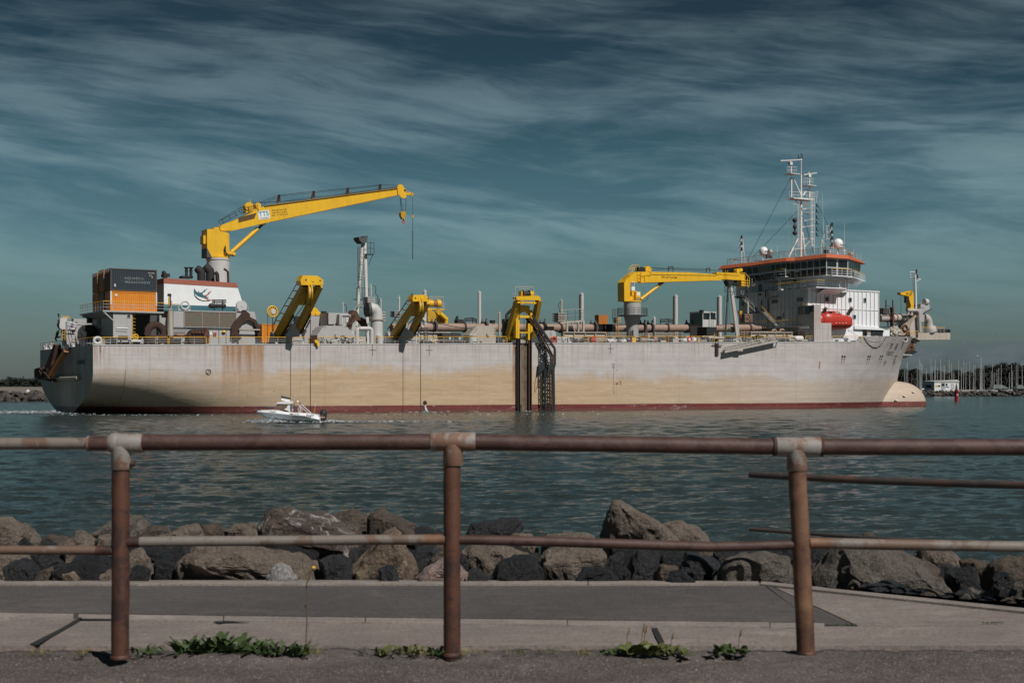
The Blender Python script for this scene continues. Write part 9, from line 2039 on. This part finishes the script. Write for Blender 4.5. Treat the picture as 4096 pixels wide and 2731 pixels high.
# ================= motorboat =================
def motorboat():
 D = 138.0; o = WP(cK(1200, 842), D); o.z = 0.1
 t_ = thing('motorboat', 'small white open motorboat with wheelhouse running past the big ship', 'boat', o)
 P = lambda x, y, dy=0.0: WP(cK(x, y), D)-o+Vector((0, dy, 0))
 WB = paint('boat_gelcoat', (0.82, 0.83, 0.85), 0.1, 0.0, 0.25); GB = paint('boat_grey_band', (0.42, 0.45, 0.48), 0.1, 0.0, 0.3)
 xs = [(310, 570, 0.05), (400, 572, 0.35), (520, 582, 0.75), (700, 592, 1.02), (900, 604, 1.15), (1200, 640, 1.2), (1600, 668, 1.2), (1860, 740, 1.18), (1985, 765, 1.12)]
 keel = [575, 640, 730, 790, 840, 860, 868, 872, 872]
 b = MB(); vs = []
 for (x, y, w), k in zip(xs, keel):
  a = P(x, y); c = P(min(x+40, 1975), k); m = a.lerp(c, 0.45)
  vs += [Vector((c.x, 0, c.z-0.1)), Vector((m.x, -w*0.86, m.z)), Vector((a.x, -w, a.z)), Vector((a.x, w, a.z)), Vector((m.x, w*0.86, m.z))]
 n = 5; b.use(WB).add(vs, [(i*n+j, i*n+(j+1) % n, (i+1)*n+(j+1) % n, (i+1)*n+j) for i in range(len(xs)-1) for j in range(n)]+[tuple(range(40, 45))], False); hl = b.build('hull', t_)
 up = [(320, 565, 535, 0.1), (450, 574, 520, 0.5), (740, 594, 512, 1.0), (900, 606, 520, 1.1), (1060, 622, 560, 1.15), (1230, 645, 578, 1.18), (1700, 690, 605, 1.18), (1900, 745, 640, 1.15), (1985, 765, 720, 1.1)]
 b = MB(); vs = []
 for x, yb, yt, w in up: a = P(x, yb); c = P(x, yt); vs += [Vector((a.x, -w-0.04, a.z)), Vector((c.x, -w+0.12, c.z)), Vector((c.x, w-0.12, c.z)), Vector((a.x, w+0.04, a.z))]
 b.add(vs, [(i*4+j, i*4+(j+1) % 4, (i+1)*4+(j+1) % 4, (i+1)*4+j) for i in range(len(up)-1) for j in range(4)]+[(0, 1, 2, 3), (32, 33, 34, 35)]); b.build('deck_moulding', t_, WB)
 b = MB(); b.path([P(x, y, -w-0.06) for x, y, w in xs], 0.035, 5); b.build('rub_rail', t_, GB)
 b = MB(); b.prism([P(*p, -1.0) for p in ((1040, 548), (1100, 525), (1160, 530), (1200, 566))], (0, 0.02, 0)); b.build('side_window', t_, GLASS)
 b = MB(); b.prism([P(*p, -0.85) for p in ((1175, 365), (1225, 365), (1225, 575), (1060, 500), (1130, 450))], (0, 0.05, 0)).prism([P(*p, 0.8) for p in ((1175, 365), (1225, 365), (1225, 575), (1060, 500), (1130, 450))], (0, 0.05, 0)); b.build('cabin_side', t_, WB)
 gl, t = new_mat('tinted_screen'); bs = finish(t, (0.22, 0.17, 0.14), 0.1); bs.inputs['Alpha'].default_value = 0.55
 b = MB(); b.prism([P(*p, -0.82) for p in ((760, 498), (890, 358), (1160, 358), (1120, 450), (1050, 498))], (0, 0.02, 0)); b.add([P(760, 498, -0.8), P(890, 358, -0.8), P(890, 358, 0.8), P(760, 498, 0.8)], [(0, 1, 2, 3)]); b.build('windscreen', t_, gl)
 b = MB(); b.prism([P(*p, -0.95) for p in ((845, 345), (900, 310), (1060, 288), (1310, 286), (1315, 330), (1240, 352), (1180, 358), (880, 352))], (0, 1.9, 0)); b.build('hardtop', t_, WB)
 b = MB(); b.prism([P(*p, -0.98) for p in ((1310, 288), (1335, 265), (1400, 325), (1385, 340), (1310, 345))], (0, 0.1, 0)); b.build('life_ring_holder', t_, paint('boat_orange', (0.6, 0.25, 0.1), 0.1, 0))
 for v in (-0.95, 0.95):
  MB().cyl(P(1385, 330, v), P(1690, 600, v), 0.05, n=6).build('frame_strut', t_, LGREY); MB().path([P(750, 455, v*0.8), P(570, 438, v*0.55), P(378, 435, v*0.2), P(440, 520, v*0.2)], 0.03, 5).path([P(570, 440, v*0.5), P(655, 515, v*0.5)], 0.025, 5).path([P(1245, 360, v), P(1250, 575, v)], 0.04, 5).build('bow_rail', t_, DGREY)
 MB().cyl(P(1290, 285), P(1294, 145), 0.02, n=5).sphere(P(1294, 138), 0.06, n=8).build('aerial', t_, LGREY)
 MB().sphere(P(1375, 295), 0.14, 0.14, 0.1, n=10).build('radar_dome', t_, WB)
 ob = MB().lathe(P(2050, 835), [(0.05, -0.1), (0.14, 0.1), (0.29, 0.35), (0.33, 0.8), (0.30, 1.05), (0.15, 1.18), (0, 1.2)], n=18).build('outboard_motor', t_, BLACK); p = P(2035, 700); MB().box(p.x-0.05, p.x+0.05, -0.5, -0.44, p.z-0.2, p.z+0.2).build('badge', ob, RUSTO); MB().box(P(1975, 0).x, P(2100, 0).x, -0.49, -0.44, p.z-0.06, p.z+0.02).build('stripe', ob, LGREY)
 text_mesh('hull_lettering', 'QUICKSILVER', MARK, 0.3, at(P(1530, 702, -1.24)), t_, shear=0.2); text_mesh('hull_lettering', 'Lori', MARK, 0.3, at(P(775, 555, -1.12)), t_, shear=0.3); text_mesh('hull_lettering', 'PME 23-41', MARK, 0.22, at(P(1345, 620, -1.26)), t_, shear=0.1); text_mesh('hull_lettering', 'Rocket', MARK, 0.26, at(P(1750, 642, -1.26)), t_, shear=0.3)
 MB().cyl(P(240, 540), P(400, 530), 0.09, n=8).build('bow_roller', t_, DGREY)
 # flags on the boat
 f = thing('courtesy_flag', 'small dark blue white and red flag above the motorboat wheelhouse', 'flag', o+P(945, 300))
 for z0, m_ in ((0.35, BLUE), (0.12, WB), (-0.12, REDB)): MB().add([(0, 0, z0), (0, 0, z0+0.22), (0.85, 0.1, z0+0.22-0.2), (0.85, 0.1, z0-0.12)], [(0, 1, 2, 3)]).build('stripe', f, m_)
 MB().cyl((0, 0, -0.5), (0, 0, 0.7), 0.015, n=5).build('staff', f, DGREY)
 f = thing('ensign_flag', 'furled orange and dark ensign on a short staff at the motorboat stern', 'flag', o+P(1790, 610)); MB().cyl((0, 0, 0), (0.22, 0, 0.95), 0.025, n=5).build('staff', f, WHITE); MB().lathe((0.03, 0, 0.02), [(0.03, 0), (0.13, 0.1), (0.06, 0.5), (0.02, 0.7)], (0.2, 0, 1), 8).build('cloth', f, RUSTO)
 # helmsman
 q = o+P(1410, 590); pr = thing('person', 'person in a pale sleeveless top sitting aft in the motorboat, back to us', 'person', q)
 skin = paint('skin', (0.42, 0.24, 0.17), 0.1, 0.0); sh = paint('pale_shirt', (0.55, 0.62, 0.68), 0.1, 0.0)
 V_ = [(0, 0, 0.0), (0, 0, 0.2), (0.03, 0, 0.45), (0.06, 0, 0.60), (0.1, 0, 0.68), (0.13, 0, 0.82), (0.06, -0.2, 0.55), (0.18, -0.26, 0.3), (0.36, -0.2, 0.16), (0.06, 0.2, 0.55), (0.2, 0.26, 0.3), (0.38, 0.18, 0.18), (0.3, -0.1, -0.02), (0.45, -0.1, -0.4), (0.3, 0.1, -0.02), (0.45, 0.1, -0.4), (0.14, 0, 0.9)]
 E_ = [(0, 1), (1, 2), (2, 3), (3, 4), (4, 5), (5, 16), (3, 6), (6, 7), (7, 8), (3, 9), (9, 10), (10, 11), (0, 12), (12, 13), (0, 14), (14, 15)]; Rr = [.17, .16, .19, .14, .06, .1, .075, .055, .035, .075, .055, .035, .09, .06, .09, .06, .09]
 me = bpy.data.meshes.new('body'); me.from_pydata(V_, E_, []); bo = bpy.data.objects.new('body', me); COL.objects.link(bo); md = bo.modifiers.new('skin', 'SKIN'); bo.modifiers.new('sub', 'SUBSURF').levels = 2; bo.modifiers['sub'].render_levels = 2
 for sv, r in zip(me.skin_vertices[0].data, Rr): sv.radius = (r, r)
 me.skin_vertices[0].data[0].use_root = True; dg = bpy.context.evaluated_depsgraph_get(); m2 = bpy.data.meshes.new_from_object(bo.evaluated_get(dg)); bpy.data.objects.remove(bo, do_unlink=True)
 m2.materials.clear(); m2.materials.append(skin); m2.materials.append(sh)
 for p in m2.polygons: p.use_smooth = True; p.material_index = 1 if (p.center.z < 0.62 and abs(p.center.y) < 0.2 and p.center.x < 0.2) else 0
 bo = bpy.data.objects.new('body', m2); COL.objects.link(bo); bo.parent = pr
 MB().sphere((0.11, 0, 0.88), 0.115, 0.11, 0.12, n=14, k=8, zmin=-0.2).build('hair', pr, paint('hair', (0.2, 0.14, 0.09), 0.2, 0)); MB().sphere((0.24, 0, 0.84), 0.025, 0.02, 0.02, n=8).build('nose', pr, skin)
motorboat()

# ================= foam =================
def foam(name, spots, seed):
 rg = random.Random(seed); b = MB()
 for (x, y, D, wx, wy, h, n) in spots:
  c = WP((x, y), D); c.z = 0
  for _ in range(n):
   q = c+Vector((rg.gauss(0, wx), rg.gauss(0, wy), 0)); r = abs(rg.gauss(0, 1))*0.045+0.02; z = max(0, rg.gauss(0, h)*math.exp(-((q.x-c.x)/wx)**2/2)); q.z = z+0.03
   a = rg.uniform(0, 6.28); b.add([q+Vector((r*3*math.cos(a), r*0.8*math.sin(a), 0)), q+Vector((-r*2, r, 0.3*r)), q+Vector((-r*math.sin(a)*2, -r, r*rg.uniform(0.3, 1.6)))], [(0, 1, 2)])
 o = b.build(name, None, MATS['foam']); tag(o, kind='stuff')
fm, t = new_mat('foam_white'); finish(t, (0.68, 0.72, 0.74), 0.9); MATS['foam'] = fm
foam('ship_wake_foam', [(x, 1652+abs(x-150)*0.01, 191, 2.2, 1.2, 0.13, 900) for x in range(50, 240, 28)]+[(270, 1658, 184, 1.8, 0.5, 0.06, 200), (500, 1663, 175, 6, 0.4, 0.0, 260), (1500, 1660, 180, 14, 0.3, 0.0, 260)], 1)
foam('boat_spray', [(1035, 1689, 137.0, 0.8, 0.3, 0.12, 380), (1075, 1687, 136.7, 0.75, 0.2, 0.26, 650), (1115, 1690, 136.6, 0.8, 0.2, 0.08, 260), (1200, 1692, 136.5, 2.2, 0.15, 0.0, 160), (1330, 1688, 138, 1.2, 0.3, 0.1, 500), (1420, 1687, 139, 3.0, 0.5, 0.02, 500), (1560, 1688, 140, 3.5, 0.6, 0.0, 300)], 2)
q = S(cD(524, 1405), -0.15); e = S(cD(538, 1495), -0.5)
b = MB(); rgf = random.Random(4)
for i in range(110): f = rgf.random(); c = q.lerp(e, f)+Vector((0.25*f*f, 0, 0))+Vector((rgf.gauss(0, 0.06+0.06*f), rgf.gauss(0, 0.05), 0)); c = ship_world(c); b.add([c, c+Vector((0.05, 0, -0.2)), c+Vector((-0.04, 0, -0.16))], [(0, 1, 2)])
tag(b.build('bilge_water', None, fm), kind='stuff')
foam('bilge_splash_foam', [(1712, 1655, 197, 1.2, 0.3, 0.05, 200), (2000, 1652, 205, 9, 0.3, 0.0, 120)], 3)

# ================= far breakwaters, shore, marina =================
def breakwater():
 core = MATS.setdefault('core', bpy.data.materials['revetment_core']); rm = [rock_mat('far_rock_%s' % n, c1, c2, sp, 0.3) for n, c1, c2, sp in (('brown', (0.055, 0.045, 0.037), (0.10, 0.083, 0.068), (0.16, 0.13, 0.1)), ('grey', (0.035, 0.036, 0.038), (0.075, 0.07, 0.068), (0.12, 0.12, 0.12)))]
 prot = []
 for k in range(5):
  bm = bmesh.new(); rg = random.Random(k+50)
  for _ in range(14): v = Vector((rg.gauss(0, 1), rg.gauss(0, 1), rg.gauss(0, 1))).normalized(); bm.verts.new((v.x*1.15, v.y*0.9, v.z*0.7))
  bmesh.ops.convex_hull(bm, input=bm.verts); me = bpy.data.meshes.new('boulder'); bm.to_mesh(me); bm.free(); me.materials.append(rm[k % 2]); o = bpy.data.objects.new('boulder', me); prot.append(o)
 rg = random.Random(77)
 def run(x0, x1, D, top, n, label, grp, sc):
  a = (x0-2048)/F*D; c = (x1-2048)/F*D; b = MB(); b.prism([(a, D, -1), (a, D+3.2, top-0.7), (a, D+8, top-0.7), (a, D+12, -1)], (c-a, 0, 0)); structure(b.build('breakwater_core', None, core))
  for i in range(n):
   f = rg.random(); o = prot[rg.randrange(5)].copy(); COL.objects.link(o); o.location = (a+(c-a)*(i+rg.random())/n, D+f*3.6, 0.1+f*(top-0.55)); s = sc*rg.uniform(0.6, 1.25); o.scale = (s*rg.uniform(0.8, 1.4), s, s*rg.uniform(0.7, 1.1)); o.rotation_euler = (rg.uniform(-0.4, 0.4), rg.uniform(-0.4, 0.4), rg.uniform(0, 6.28)); tag(o, label, 'rock', grp)
 run(-140, 215, 389, 2.85, 84, 'boulder of the far breakwater at the left, beyond the stern', 'boulders of the left breakwater', 1.05)
 run(3690, 4250, 677, 3.0, 128, 'boulder of the far breakwater at the right, beyond the bow', 'boulders of the right breakwater', 1.15)
breakwater()
def far_shore():
 sand, t = new_mat('beach_sand'); finish(t, t.mix(t.noise(t.n('ShaderNodeNewGeometry').outputs['Position'], 0.02, 4), (0.13, 0.115, 0.10), (0.20, 0.175, 0.15)), 0.9)
 b = MB(); b.add([(-1400, 1150, -0.2), (-300, 1150, -0.2), (-300, 1420, 5.6), (-1400, 1420, 5.6), (-300, 2600, 6), (-1400, 2600, 6)], [(0, 1, 2, 3), (3, 2, 4, 5)]); structure(b.build('beach', None, sand))
 land, t = new_mat('far_land'); finish(t, (0.035, 0.036, 0.03), 0.9)
 b = MB(); b.prism([(150, 820, -1), (150, 822, 1.6), (150, 1400, 3.0), (150, 1400, -1)], (600, 0, 0)); structure(b.build('marina_ground', None, land))
 fol, t = new_mat('pine_foliage'); pp = t.n('ShaderNodeNewGeometry').outputs['Position']; finish(t, t.mix(t.noise(pp, 0.5, 4), (0.010, 0.016, 0.011), (0.024, 0.033, 0.021)), 0.85); bark = paint('pine_bark', (0.06, 0.045, 0.035), 0.3, 0)
 def crown(b, c, rx, rz, n, rg, leaf, flat=0.0):
  cl = [(Vector((rg.uniform(-0.75, 0.75)*rx, rg.uniform(-0.75, 0.75)*rx, rg.uniform(-0.6, 0.7)*rz)), rg.uniform(0.28, 0.5)) for _ in range(11)]
  for _ in range(n):
   k, s = cl[rg.randrange(len(cl))]; v = Vector((rg.gauss(0, 1), rg.gauss(0, 1), rg.gauss(0, 1))).normalized()*s*rg.uniform(0.75, 1.08); q = c+k+Vector((v.x*rx, v.y*rx, v.z*rz)); e1 = Vector((rg.gauss(0, 1), rg.gauss(0, 1), rg.gauss(0, 0.6)))*leaf; e2 = Vector((rg.gauss(0, 1), rg.gauss(0, 1), rg.gauss(0, 0.6)))*leaf; b.add([q, q+e1, q+e2], [(0, 1, 2)])
 # distant wood at the left reads as one mass
 rg = random.Random(31); b = MB()
 for i in range(120): x = -760+i*3.9; crown(b, Vector((x, 1560+rg.uniform(-20, 20), 9.0+rg.uniform(-1.2, 1.9))), 6.5, 5.5, 330, rg, 1.7)
 tag(b.build('far_wood', None, fol), kind='stuff')
 b = MB()
 for i in range(150): crown(b, Vector((-760+i*3.2, 1428, 6.3+rg.uniform(-0.3, 0.6))), 3.0, 1.4, 26, rg, 0.5)
 tag(b.build('beach_scrub', None, fol), kind='stuff')
 prot = []
 for k in range(4):
  r = thing('pine_tree', 'x', 'tree', (0, 0, -50)); rg = random.Random(60+k); b = MB(); b.tube([(0, 0, 0), (0.3, 0, 4), (0.1, 0.2, 8), (0.3, 0, 11)], [0.45, 0.36, 0.25, 0.1], 7)
  for j in range(5): a = rg.uniform(0, 6.28); b.tube([(0.2, 0, 5+j), (2.4*math.cos(a), 2.4*math.sin(a), 7.5+j)], [0.16, 0.05], 5)
  b.build('trunk', r, bark); b = MB(); crown(b, Vector((0, 0, 8.2)), 5.4, 5.4, 2900, rg, 0.85); crown(b, Vector((0, 0, 3.8)), 5.4, 4.2, 1700, rg, 0.75); b.build('crown', r, fol); prot.append(r)
 trees = [(30,505,0),(120,470,0),(200,462,0),(290,455,0),(380,475,0),(480,515,0),(560,540,0),(600,580,0),(700,565,0),(770,515,0),(860,500,0),(960,498,0),(1060,485,0),(1170,490,0),(1290,508,0),(1340,545,0),(1420,530,0),(1480,478,0),(1530,530,0),(1640,455,0),(1720,425,0),(1790,395,0),(1860,385,0),(1940,380,0),(2020,388,0),(2110,375,0),(2200,378,0),(2280,400,0),(2350,430,0),(2440,420,0)]
 for i, (x, y, _) in enumerate(trees):
  D = 930+(i % 3)*22; o = prot[i % 4] if i < 4 else copy_tree(prot[i % 4]); p = WP(cJ(x, y), D); z0 = 2.2; s = (p.z-z0)/13.4*(1+0.06*math.sin(i*2.1)); o.location = (p.x, D, z0); o.scale = (s*1.1, s*1.1, s); o.rotation_euler = (0, 0, i*1.3)
  z = 0 if x < 640 else 1 if x < 1380 else 2; key = ('t', z); n = rockcount.get(key, 0); rockcount[key] = n+1
  tag(o, '%s dark pine from the left %s' % (ORD[min(n, 19)], ('between ship bow and white hut', 'in the clump behind the white hut', 'in the tall clump right of the beacon')[z]), 'tree', 'pines behind the marina')
 # white hut on the breakwater
 D = 684.0; p0 = WP(cJ(578, 800), D); p1 = WP(cJ(1165, 800), D); zt = WP(cJ(900, 672), D).z; zr = WP(cJ(900, 645), D).z; zb = 2.5; o = Vector((p0.x, D, zb))
 h = thing('harbour_hut', 'long low white hut with a curved roof on the far breakwater', 'building', o); xm = WP(cJ(718, 800), D).x-o.x; L_ = p1.x-o.x; H = zt-zb
 MB().prism([(xm, 0, 0), (0, 6, 0), (0, 6, H), (xm, 0, H)], (0.01, 0.02, 0)).prism([(xm, 0, 0), (L_, 0, 0), (L_, 7, 0), (0, 6, 0)], (0, 0, H)).build('wall', h, WHITE)
 MB().prism([(xm-0.2, -0.3, H), (L_+0.2, -0.3, H), (L_+0.2, 3, H+zr-zt), (0, 6, H+0.2)], (0, 0, 0.35)).build('roof', h, LGREY)
 for x0, x1, y0, y1, m_ in ((745, 783, 728, 758, YEL), (790, 823, 730, 756, GLASS), (840, 912, 690, 800, GREY), (852, 900, 700, 745, GLASS), (925, 957, 702, 738, GLASS), (1022, 1080, 700, 800, LGREY), (922, 985, 755, 766, TEAL)):
  a = WP(cJ(x0, y0), D); c = WP(cJ(x1, y1), D); w = -0.06 if m_ is GREY else -0.12; MB().box(a.x-o.x, c.x-o.x, w, w+0.05, c.z-o.z, a.z-o.z).build('window' if m_ is GLASS else 'door' if m_ in (GREY, LGREY) else 'notice_board', h, m_)
 a = WP(cJ(610, 690), D); MB().beam((xm*0.25, 4.4, H*0.5), (xm*0.7, 1.6, H*0.5), 0.1, 1.3).build('window', h, BLACK)
 # small buildings at the right
 for (x0, x1, y0, y1, l) in ((1775, 2090, 742, 800, 'low shed with a pale hipped roof behind the far breakwater'), (2205, 2420, 745, 800, 'low pale roofed shed at the right edge behind the far breakwater')):
  D2 = 720.0; a = WP(cJ(x0, y0), D2); c = WP(cJ(x1, y1), D2); s_ = thing('shed', l, 'building', (a.x, D2, 1.8)); w = c.x-a.x; zt = a.z-1.8
  b = MB(); b.box(1, w-1, 0, 8, 0, zt*0.55); b.build('wall', s_, DGREY); b = MB(); e = zt*0.55; b.add([(0, -1, e), (w, -1, e), (w, 9, e), (0, 9, e), (w*0.3, 4, zt+0.6), (w*0.7, 4, zt+0.6)], [(0, 1, 5, 4), (1, 2, 5), (2, 3, 4, 5), (3, 0, 4)]); b.build('roof', s_, paint('shed_roof', (0.13, 0.15, 0.15), 0.3, 0))
 # red beacon in the fairway
 D = 380.0; p = WP(cJ(1120, 1025), D); bc = thing('channel_beacon', 'red cylindrical channel beacon with lantern standing in the water right of the bow', 'beacon', (p.x, D, 0)); r = 33/4.558/F*D
 cz = lambda y: WP(cJ(1120, y), D).z
 RB = paint('beacon_red', (0.42, 0.015, 0.022), 0.2, 0.0, 0.4); MB().lathe((0, 0, 0), [(r, -1), (r, cz(822)), (r*1.08, cz(820)), (r*1.08, cz(812)), (0, cz(812))], n=28).build('pillar', bc, RB)
 b = MB(); b.lathe((0, 0, 0), [(r*0.85, cz(812)), (r*0.8, cz(760)), (0, cz(758))], n=8); b.build('solar_panel', bc, BLACK)
 for k in range(4): a = k*1.57+0.4; MB().cyl((r*0.85*math.cos(a), r*0.85*math.sin(a), cz(812)), (r*0.8*math.cos(a), r*0.8*math.sin(a), cz(740)), 0.06, n=5).sphere((r*0.7*math.cos(a), r*0.7*math.sin(a), cz(745)), 0.12, n=8).build('strut', bc, WHITE)
 MB().lathe((0, 0, 0), [(0.35, cz(758)), (0.3, cz(735)), (0.12, cz(725)), (0.1, cz(700)), (0.03, cz(690))], n=10).build('lantern', bc, BLACK)
 text_mesh('number', '21', WHITE, 0.72, Matrix.Translation((r*0.42, -r*0.93, cz(905))) @ Matrix.Rotation(0.42, 4, 'Z') @ SIDE, bc)
 # yachts in the marina
 M_ = {'w': MASTW, 'd': BLACK, 't': paint('timber_mast', (0.35, 0.22, 0.12), 0.2, 0)}; W3 = paint('yacht_white', (0.6, 0.6, 0.6), 0.1, 0)
 ya = [(170,430),(200,350),(227,305),(303,510),(403,380),(441,255),(460,300),(480,335),(498,345),(573,425),(655,250),(675,380),(718,380),(734,262),(775,400),(831,250),(850,390),(890,370),(907,370),(942,225),(990,265),(1026,325),(1055,480),(1075,510),(1162,275),(1212,400),(1255,275),(1297,315),(1362,295),(1430,350),(1460,360),(1550,350),(1572,210),(1590,380),(1620,380),(1753,475),(1775,340),(1808,500),(1858,445),(1888,410),(1938,355),(2087,495),(2125,355),(2138,465),(2212,360),(2315,310),(2240,320)]
 rg = random.Random(5); meshes = {}
 for i, (x, y) in enumerate(sorted(ya)):
  D = rg.choice([715, 735, 755, 775]); p = WP(cJ(x, y), D); z = 0 if x < 578 else 1 if x < 1165 else 2; key = ('y', z); n = rockcount.get(key, 0); rockcount[key] = n+1
  o = thing('sailing_yacht', '%s bare yacht mast from the left %s' % (ORD[n], ('between the ship bow and the white hut', 'rising behind the white hut', 'right of the white hut')[z]), 'yacht', (p.x, D, 0.6), rg.uniform(-0.6, 0.6), 'sailing yachts in the marina'); H = p.z-0.6
  lean = rg.uniform(-0.02, 0.02)*H; MB().cyl((lean, 0, 1.0), (0, 0, H), 0.085 if x != 1572 else 0.2, 0.055, n=7).build('mast', o, M_['d'] if x == 942 else M_['t'] if x == 303 else MASTW)
  L = H*0.36
  if 'h' not in meshes:
   b = MB(); vs = []
   for f, w, k in ((-1, 0.7, 0.3), (-0.5, 1.0, 0), (0.2, 1.0, 0), (0.7, 0.6, 0.1), (1, 0.02, 0.3)): vs += [(f, -w, 1), (f, 0, -0.3+k), (f, w, 1)]
   b.add(vs, [(i_*3+j, i_*3+j+1, i_*3+j+4, i_*3+j+3) for i_ in range(4) for j in range(2)]+[(0, 3, 5, 2), (3, 6, 8, 5), (6, 9, 11, 8), (9, 12, 14, 11), (0, 1, 2)]); hh = b.build('hull', o, W3); cc = MB().prism([(-0.5, -0.5, 1), (-0.4, -0.5, 1.8), (0.3, -0.5, 1.7), (0.5, -0.5, 1)], (0, 1, 0)).build('cabin', o, W3); meshes = {'h': hh.data, 'c': cc.data}
  else:
   for k_, nm in (('h', 'hull'), ('c', 'cabin')): hh = bpy.data.objects.new(nm, meshes[k_]); COL.objects.link(hh); hh.parent = o; hh.scale = (L, 1.5, 1.1)
  hh.scale = (L, 1.5, 1.1); cc.scale = (L, 1.5, 1.1)
  b = MB(); b.cyl((0, 0, 2.2), (-L*0.85, 0, 2.35), 0.12, n=6).cyl((0.0, -0.9, H*0.62), (0.0, 0.9, H*0.62), 0.04, n=4).cyl((L, 0, 1), (0, 0, H*0.97), 0.01, n=3).cyl((-L, 0, 1), (0, 0, H*0.97), 0.01, n=3); b.build('boom_and_rigging', o, GREY)
 # motor cruiser off the beach, far left
 p = WP((112, 1556), 1120); c = thing('motor_cruiser', 'tiny white motor cruiser off the beach at far left', 'boat', (p.x, 1120, 1.2)); c.scale = (0.22, 0.3, 0.6); MB().prism([(-7, 0, 0), (6, 0, 0), (8, 0, 1.4), (-7, 0, 1.2)], (0, 3, 0)).build('hull', c, WHITE); MB().prism([(-4, 0.2, 1.2), (-3.6, 0.2, 3.4), (1.5, 0.2, 3.2), (4, 0.2, 1.3)], (0, 2.4, 0)).build('cabin', c, WHITE)
far_shore()
# ================= gulls =================
def gull(px, py, D, span, label, dih=0.35, rz=0.0, sitting=False):
 p = WP((px, py), D); g = thing('seagull', label, 'bird', p, rz); k = span/2; b = MB().use(WHITE)
 b.tube([(-0.36*k, 0, -0.02*k), (-0.2*k, 0, 0), (0, 0, 0.0), (0.25*k, 0, 0.03*k), (0.36*k, 0, 0.07*k), (0.44*k, 0, 0.06*k)], [0.02*k, 0.07*k, 0.12*k, 0.09*k, 0.07*k, 0.02*k], 8)
 wing = LGREY
 for s in (-1, 1):
  if sitting: b.use(wing).prism([(0.15*k, s*0.1*k, 0.08*k), (-0.5*k, s*0.06*k, 0.02*k), (0.0, s*0.12*k, -0.05*k)], (0, s*0.03*k, 0))
  else: b.use(wing).add([(0.14*k, 0, 0.03*k), (-0.12*k, 0, 0.03*k), (-0.06*k, s*0.45*k, dih*0.5*k), (0.18*k, s*0.45*k, dih*0.5*k), (-0.12*k, s*k, dih*0.55*k), (-0.16*k, s*0.97*k, dih*0.53*k)], [(0, 1, 2, 3), (3, 2, 5, 4)])
 b.build('body', g); MB().cyl((0.44*k, 0, 0.06*k), (0.52*k, 0, 0.04*k), 0.02*k, 0.005*k, n=6).build('beak', g, YEL)
gull(3911, 1424, 300, 1.3, 'gull gliding with wings spread near the top of a yacht mast', 0.45, 0.3)
gull(3987, 1338, 330, 1.3, 'gull flying highest against the low cloud at far right', 0.3, -0.9)
gull(3854, 1369, 330, 1.1, 'small pale gull flying low beside the bow platform', 0.15, 1.2)
q = S(cI(465, 278), 13.2); g_ = ship_world(q); k_ = (g_.x*F/g_.y+2048, HZ-(g_.z-CH)/g_.y*F)
gull(k_[0], k_[1], g_.y, 1.1, 'white gull perched on top of the grey stern sheave tower', 0, PHI+1.0, True)
